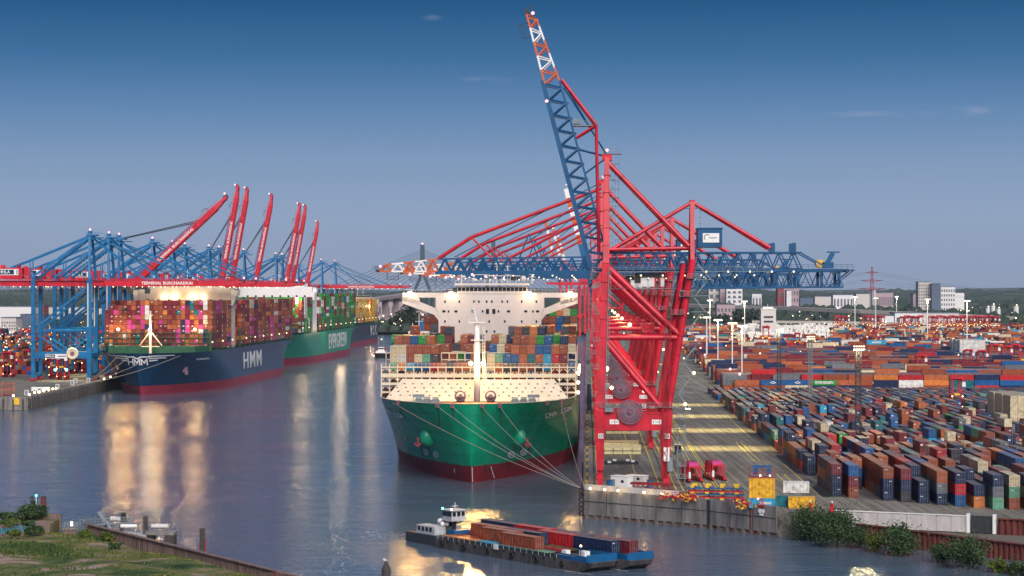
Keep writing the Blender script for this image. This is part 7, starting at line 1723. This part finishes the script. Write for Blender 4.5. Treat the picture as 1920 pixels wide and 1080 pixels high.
# waterfront things at lower left
def post(px, ybot, ytop, w_, lab, m, z=0, cat='mooring post', red=False):
    D = (HC-z)*F/(ybot-HY); X = (px-960)/F*D; h = (ybot-ytop)/F*D; t = thing('mooring_post', lab, cat, (X, D, z-2), 0, 'mooring posts on the lower left water'); ww_ = w_/F*D
    MB().box(0, 0, h/2+1, ww_, ww_*.9, h+2).build('post', m, t); MB().box(0, 0, h+2.02, ww_*1.1, ww_, .16).build('cap', M['dgrey'], t)
    for k in range(4): MB().box(0, -ww_*.46, 2+h*(k+.5)/4, ww_*1.02, .06, .1).build('band', M['black'], t)
    if red: MB().box(ww_*.62, 0, h*.4+1, ww_*.3, .3, h*.8).build('fender_strip', M['boot'], t)
post(273, 1013, 968, 8, 'grey mooring post standing before the concrete jetty block', M['wood']); post(379, 1044, 992, 9, 'tall lone grey mooring post with red strip right of the jetty', M['wood'], red=True)
post(232, 990, 961, 8, 'black mooring post behind the jetty walkway', M['black']); post(188, 978, 963, 6, 'thin grey mooring post left of the jetty walkway', M['wood'])
p = gp(724, 1100, 0); t = thing('dolphin_pile', 'dark pointed timber pile with a gull on top at the bottom edge', 'pile', (p.x, p.y, -1), 0)
hpile = HC-(1052-HY)/F*p.y+1
MB().tube((0, 0, 0), (0, 0, hpile-1.6), .95, 9, .9).tube((0, 0, hpile-1.6), (0, 0, hpile), .9, 9, .2).build('pile', M['wood'], t)
t2 = thing('gull', 'white gull perched on the dark timber pile', 'gull', (p.x-.2, p.y-.1, hpile-1.0), 0); MB().ball((0, 0, .22), .26, 8, 5, .7).ball((-.28, 0, .42), .12, 6, 4).build('body', M['white'], t2); MB().beam((.15, 0, .22), (.5, 0, .18), .16, .06).build('tail', M['grey'], t2)
# jetty walkways
jt = thing('jetty', 'narrow steel jetty walkway with railings behind the sheet pile wall', 'jetty')
A1, A2 = gp(150, 985, 5.4), gp(246, 980, 5.0)
b = MB(); b.beam(A1, A2, 1.4, .25).build('walkway', M['grey'], jt); b = MB(); railing(b, A1+V(0, -.6, .1), A2+V(0, -.6, .1), 14); railing(b, A1+V(0, .6, .1), A2+V(0, .6, .1), 14); b.build('railing', M['grey'], jt)
b = MB(); A3, A4 = gp(146, 1003, 4.8), gp(172, 981, 5.6)
for q in (-.7, 0, .7): railing(b, A3+V(q, 0, 0), A4+V(q, 0, .3), 5)
b.build('stair_railing', M['grey'], jt)
for q in (.2, .5, .8): c = A1.lerp(A2, q); MB().box(c.x, c.y, 2, .5, .5, 6).build('support', M['wood'], jt)
bk = thing('jetty_block', 'concrete platform on two thick dark legs beside the mooring post', 'platform', gp(303, 996, 4.2), -.1)
MB().box(0, 0, -.3, 6.4, 3.6, .7).build('platform', M['concrete'], bk); MB().box(-2.2, -.4, -2.8, 1.4, 2.4, 4.4).build('leg', M['black'], bk); MB().box(2.1, -.4, -2.9, 2.0, 2.6, 4.6).build('leg', M['wood'], bk)
b = MB(); railing(b, (-3.2, 1.7, 0), (3.1, 1.7, 0), 6); b.build('railing', M['grey'], bk)
for i, (x, y, z) in enumerate(((216, 975, 5.4), (241, 989, 4.6), (299, 989, 4.6))):
    t = thing('white_tank', 'white cylindrical tank on the jetty, %s from the left' % ORD[i], 'tank', gp(x, y, z), 0, 'white tanks on the jetty'); w_ = 1.0 if i == 0 else 1.7; MB().tube((-w_, 0, .3), (w_, 0, .3), .4, 10).build('tank', M['white'], t); MB().box(-w_*.6, 0, -.1, .2, .6, .4).box(w_*.6, 0, -.1, .2, .6, .4).build('cradle', M['boot2'], t)
wk = thing('pontoon', 'low grey pontoon with ramp behind the sheet pile wall', 'pontoon', gp(245, 1003, .9), -.55); MB().box(0, 0, 0, 12, 3, .9).build('deck', M['concretel'], wk); b = MB(); railing(b, (-6, 1.4, .4), (6, 1.4, .4), 8); railing(b, (-6, -1.4, .4), (6, -1.4, .4), 8); b.build('railing', M['grey'], wk); MB().beam((-6, 0, .5), (-10, .5, 4.6), 1.2, .2).build('ramp', M['grey'], wk)
# upstream bank: concrete wall with graffiti, bush and posts
bkp = gp(45, 998, 4.5)
bw_ = thing('bank_wall', 'low brown bank wall with blue graffiti at the left edge', 'wall', (0, 0, 0))
a, b2 = gp(-30, 1000, 5.0), gp(92, 992, 5.0)
ang, dd, Ln = wall_run(a, b2, 5, 6.6, 3.5, .6, M['sheetb'], .06, bw_)
gm = MB(); random.seed(4)
for k in range(16):
    q = .24+.036*k; c = a.lerp(b2, q); z = 5.5+random.uniform(-.4, .4); gm.beam((c.x-.5, c.y-.42, z-.7), (c.x+.35, c.y-.42, z+.7), .3, .06); gm.beam((c.x+.35, c.y-.44, z+.6), (c.x+.6, c.y-.44, z-.6), .22, .06)
gm.build('graffiti', mat('graffiti_blue', (.03, .28, .38), .7), bw_)
structure(MB().prism([(a.x-3, a.y+.4), (b2.x+.3, b2.y+.4), (b2.x+.5, b2.y+9), (a.x-3, a.y+12)], -2, 6.2).build('river_bank', M['grass']))
MB().prism([(b2.x-10, b2.y+8.6), (b2.x+.9, b2.y+7.6), (b2.x+.9, b2.y+8.2), (b2.x-10, b2.y+9.2)], 0, 7.4).build('back_wall', M['sheetb'], bw_)
def bush2(px, py, z, w_, h, n, lab, mt, s=.28): q = gp(px, py, z); tree('bush', lab, q, h, w_, n, s, mt, 'bushes around the grass meadow')
bush2(62, 975, 6.2, 3.2, 3.4, 2200, 'round green bush in front of the two posts on the river bank', M['leaf']); bush2(12, 978, 6.2, 3.0, 2.0, 1200, 'low dark hedge at the left edge of the river bank', M['leaf']); bush2(36, 976, 6.2, 2.6, 1.7, 900, 'low dark bush between the hedge and the round bush', M['leaf'])
bush2(22, 988, 6.0, 3.0, 1.5, 900, 'low green scrub on top of the graffiti wall, left', M['leafy']); bush2(55, 986, 6.0, 2.4, 1.4, 800, 'low green scrub on top of the graffiti wall, right', M['leaf'])
bush2(62, 1004, 4.4, 2.6, 1.9, 1400, 'dark bush below the graffiti wall', M['leaf']); bush2(28, 1008, 4.4, 2.4, 1.4, 1000, 'reddish green scrub at the foot of the graffiti wall', M['leafy']); bush2(160, 1008, 4.4, 1.7, 1.5, 900, 'leafy green bush against the start of the sheet pile wall', M['leafy']); bush2(200, 1012, 4.4, 1.9, 1.5, 900, 'leafy green bush beside the brown sheet pile wall', M['leafy']); bush2(215, 1028, 4.4, 1.5, 1.0, 600, 'small dark bush under the brown sheet pile wall', M['leaf'])
for i, (x, y, w_, m_) in enumerate(((52, 952, .55, M['wood']), (74, 955, 1.0, M['sheet']))):
    q = gp(x, 968, 6.2); small('bank_post', ['grey square post behind the round bush', 'brown rusty block post behind the round bush'][i], 'post', (q.x, q.y+4, 6.2), [('post', MB().box(0, 0, 1.8, w_, w_, 4.2), m_), ('cap', MB().box(0, 0, 3.95, w_*1.1, w_*1.1, .12), M['dgrey'])])
q = gp(60, 968, 6.2); small('signal_light', 'small green navigation light between the two posts', 'signal', (q.x, q.y+4, 6.2), [('pole', MB().tube((0, 0, 0), (0, 0, 4), .08, 5), M['white']), ('lamp', MB().ball((0, 0, 4.2), .22), M['lampg'])])
pl = thing('bank_platform', 'small railed platform with lit panel at the end of the river bank', 'platform', gp(133, 990, 5.2), 0)
MB().box(0, 0, -.1, 3.4, 2.4, .3).build('platform', M['concrete'], pl); b = MB(); railing(b, (-1.7, -1.2, 0), (1.7, -1.2, 0), 5); railing(b, (-1.7, 1.2, 0), (1.7, 1.2, 0), 5); b.build('railing', M['grey'], pl); MB().box(.2, -.3, .9, .5, .2, 1.0).build('panel', M['lampw'], pl); MB().box(0, 0, -1.6, 2.8, 2.0, 2.8).build('base', M['sheetb'], pl)
q = gp(517, 1082, 5.6); small('deck_frame', 'small rusty railed frame at the lower end of the sheet pile wall', 'frame', (q.x, q.y, 5.2), [('frame', MB().box(0, 0, 0, 3.4, 1.4, .2).box(.2, 0, .6, .6, .6, 1.2), M['sheet'])]+[('rail', (lambda b: (railing(b, (-1.7, -.6, .1), (-.3, -.6, .1), 4), railing(b, (.5, -.6, .1), (1.7, -.6, .1), 3)) and b)(MB()), M['sheetb'])])
# ------------------------------------------------------------------ haze
HAZE = 0.000018
if HAZE:
    hz = MB().box(0, 10000, 70, 60000, 22000, 160).build('haze', bpy.data.materials.new('haze_air')); hm_ = hz.data.materials[0]; hm_.use_nodes = True; t = hm_.node_tree; t.nodes.clear()
    o = t.nodes.new('ShaderNodeOutputMaterial'); v = t.nodes.new('ShaderNodeVolumePrincipled'); v.inputs['Density'].default_value = HAZE; v.inputs['Color'].default_value = (.80, .88, 1, 1); v.inputs['Anisotropy'].default_value = .0
    t.links.new(v.outputs[0], o.inputs['Volume']); hz['kind'] = 'stuff'; hz['label'] = 'pale blue haze in the evening air over the harbour'
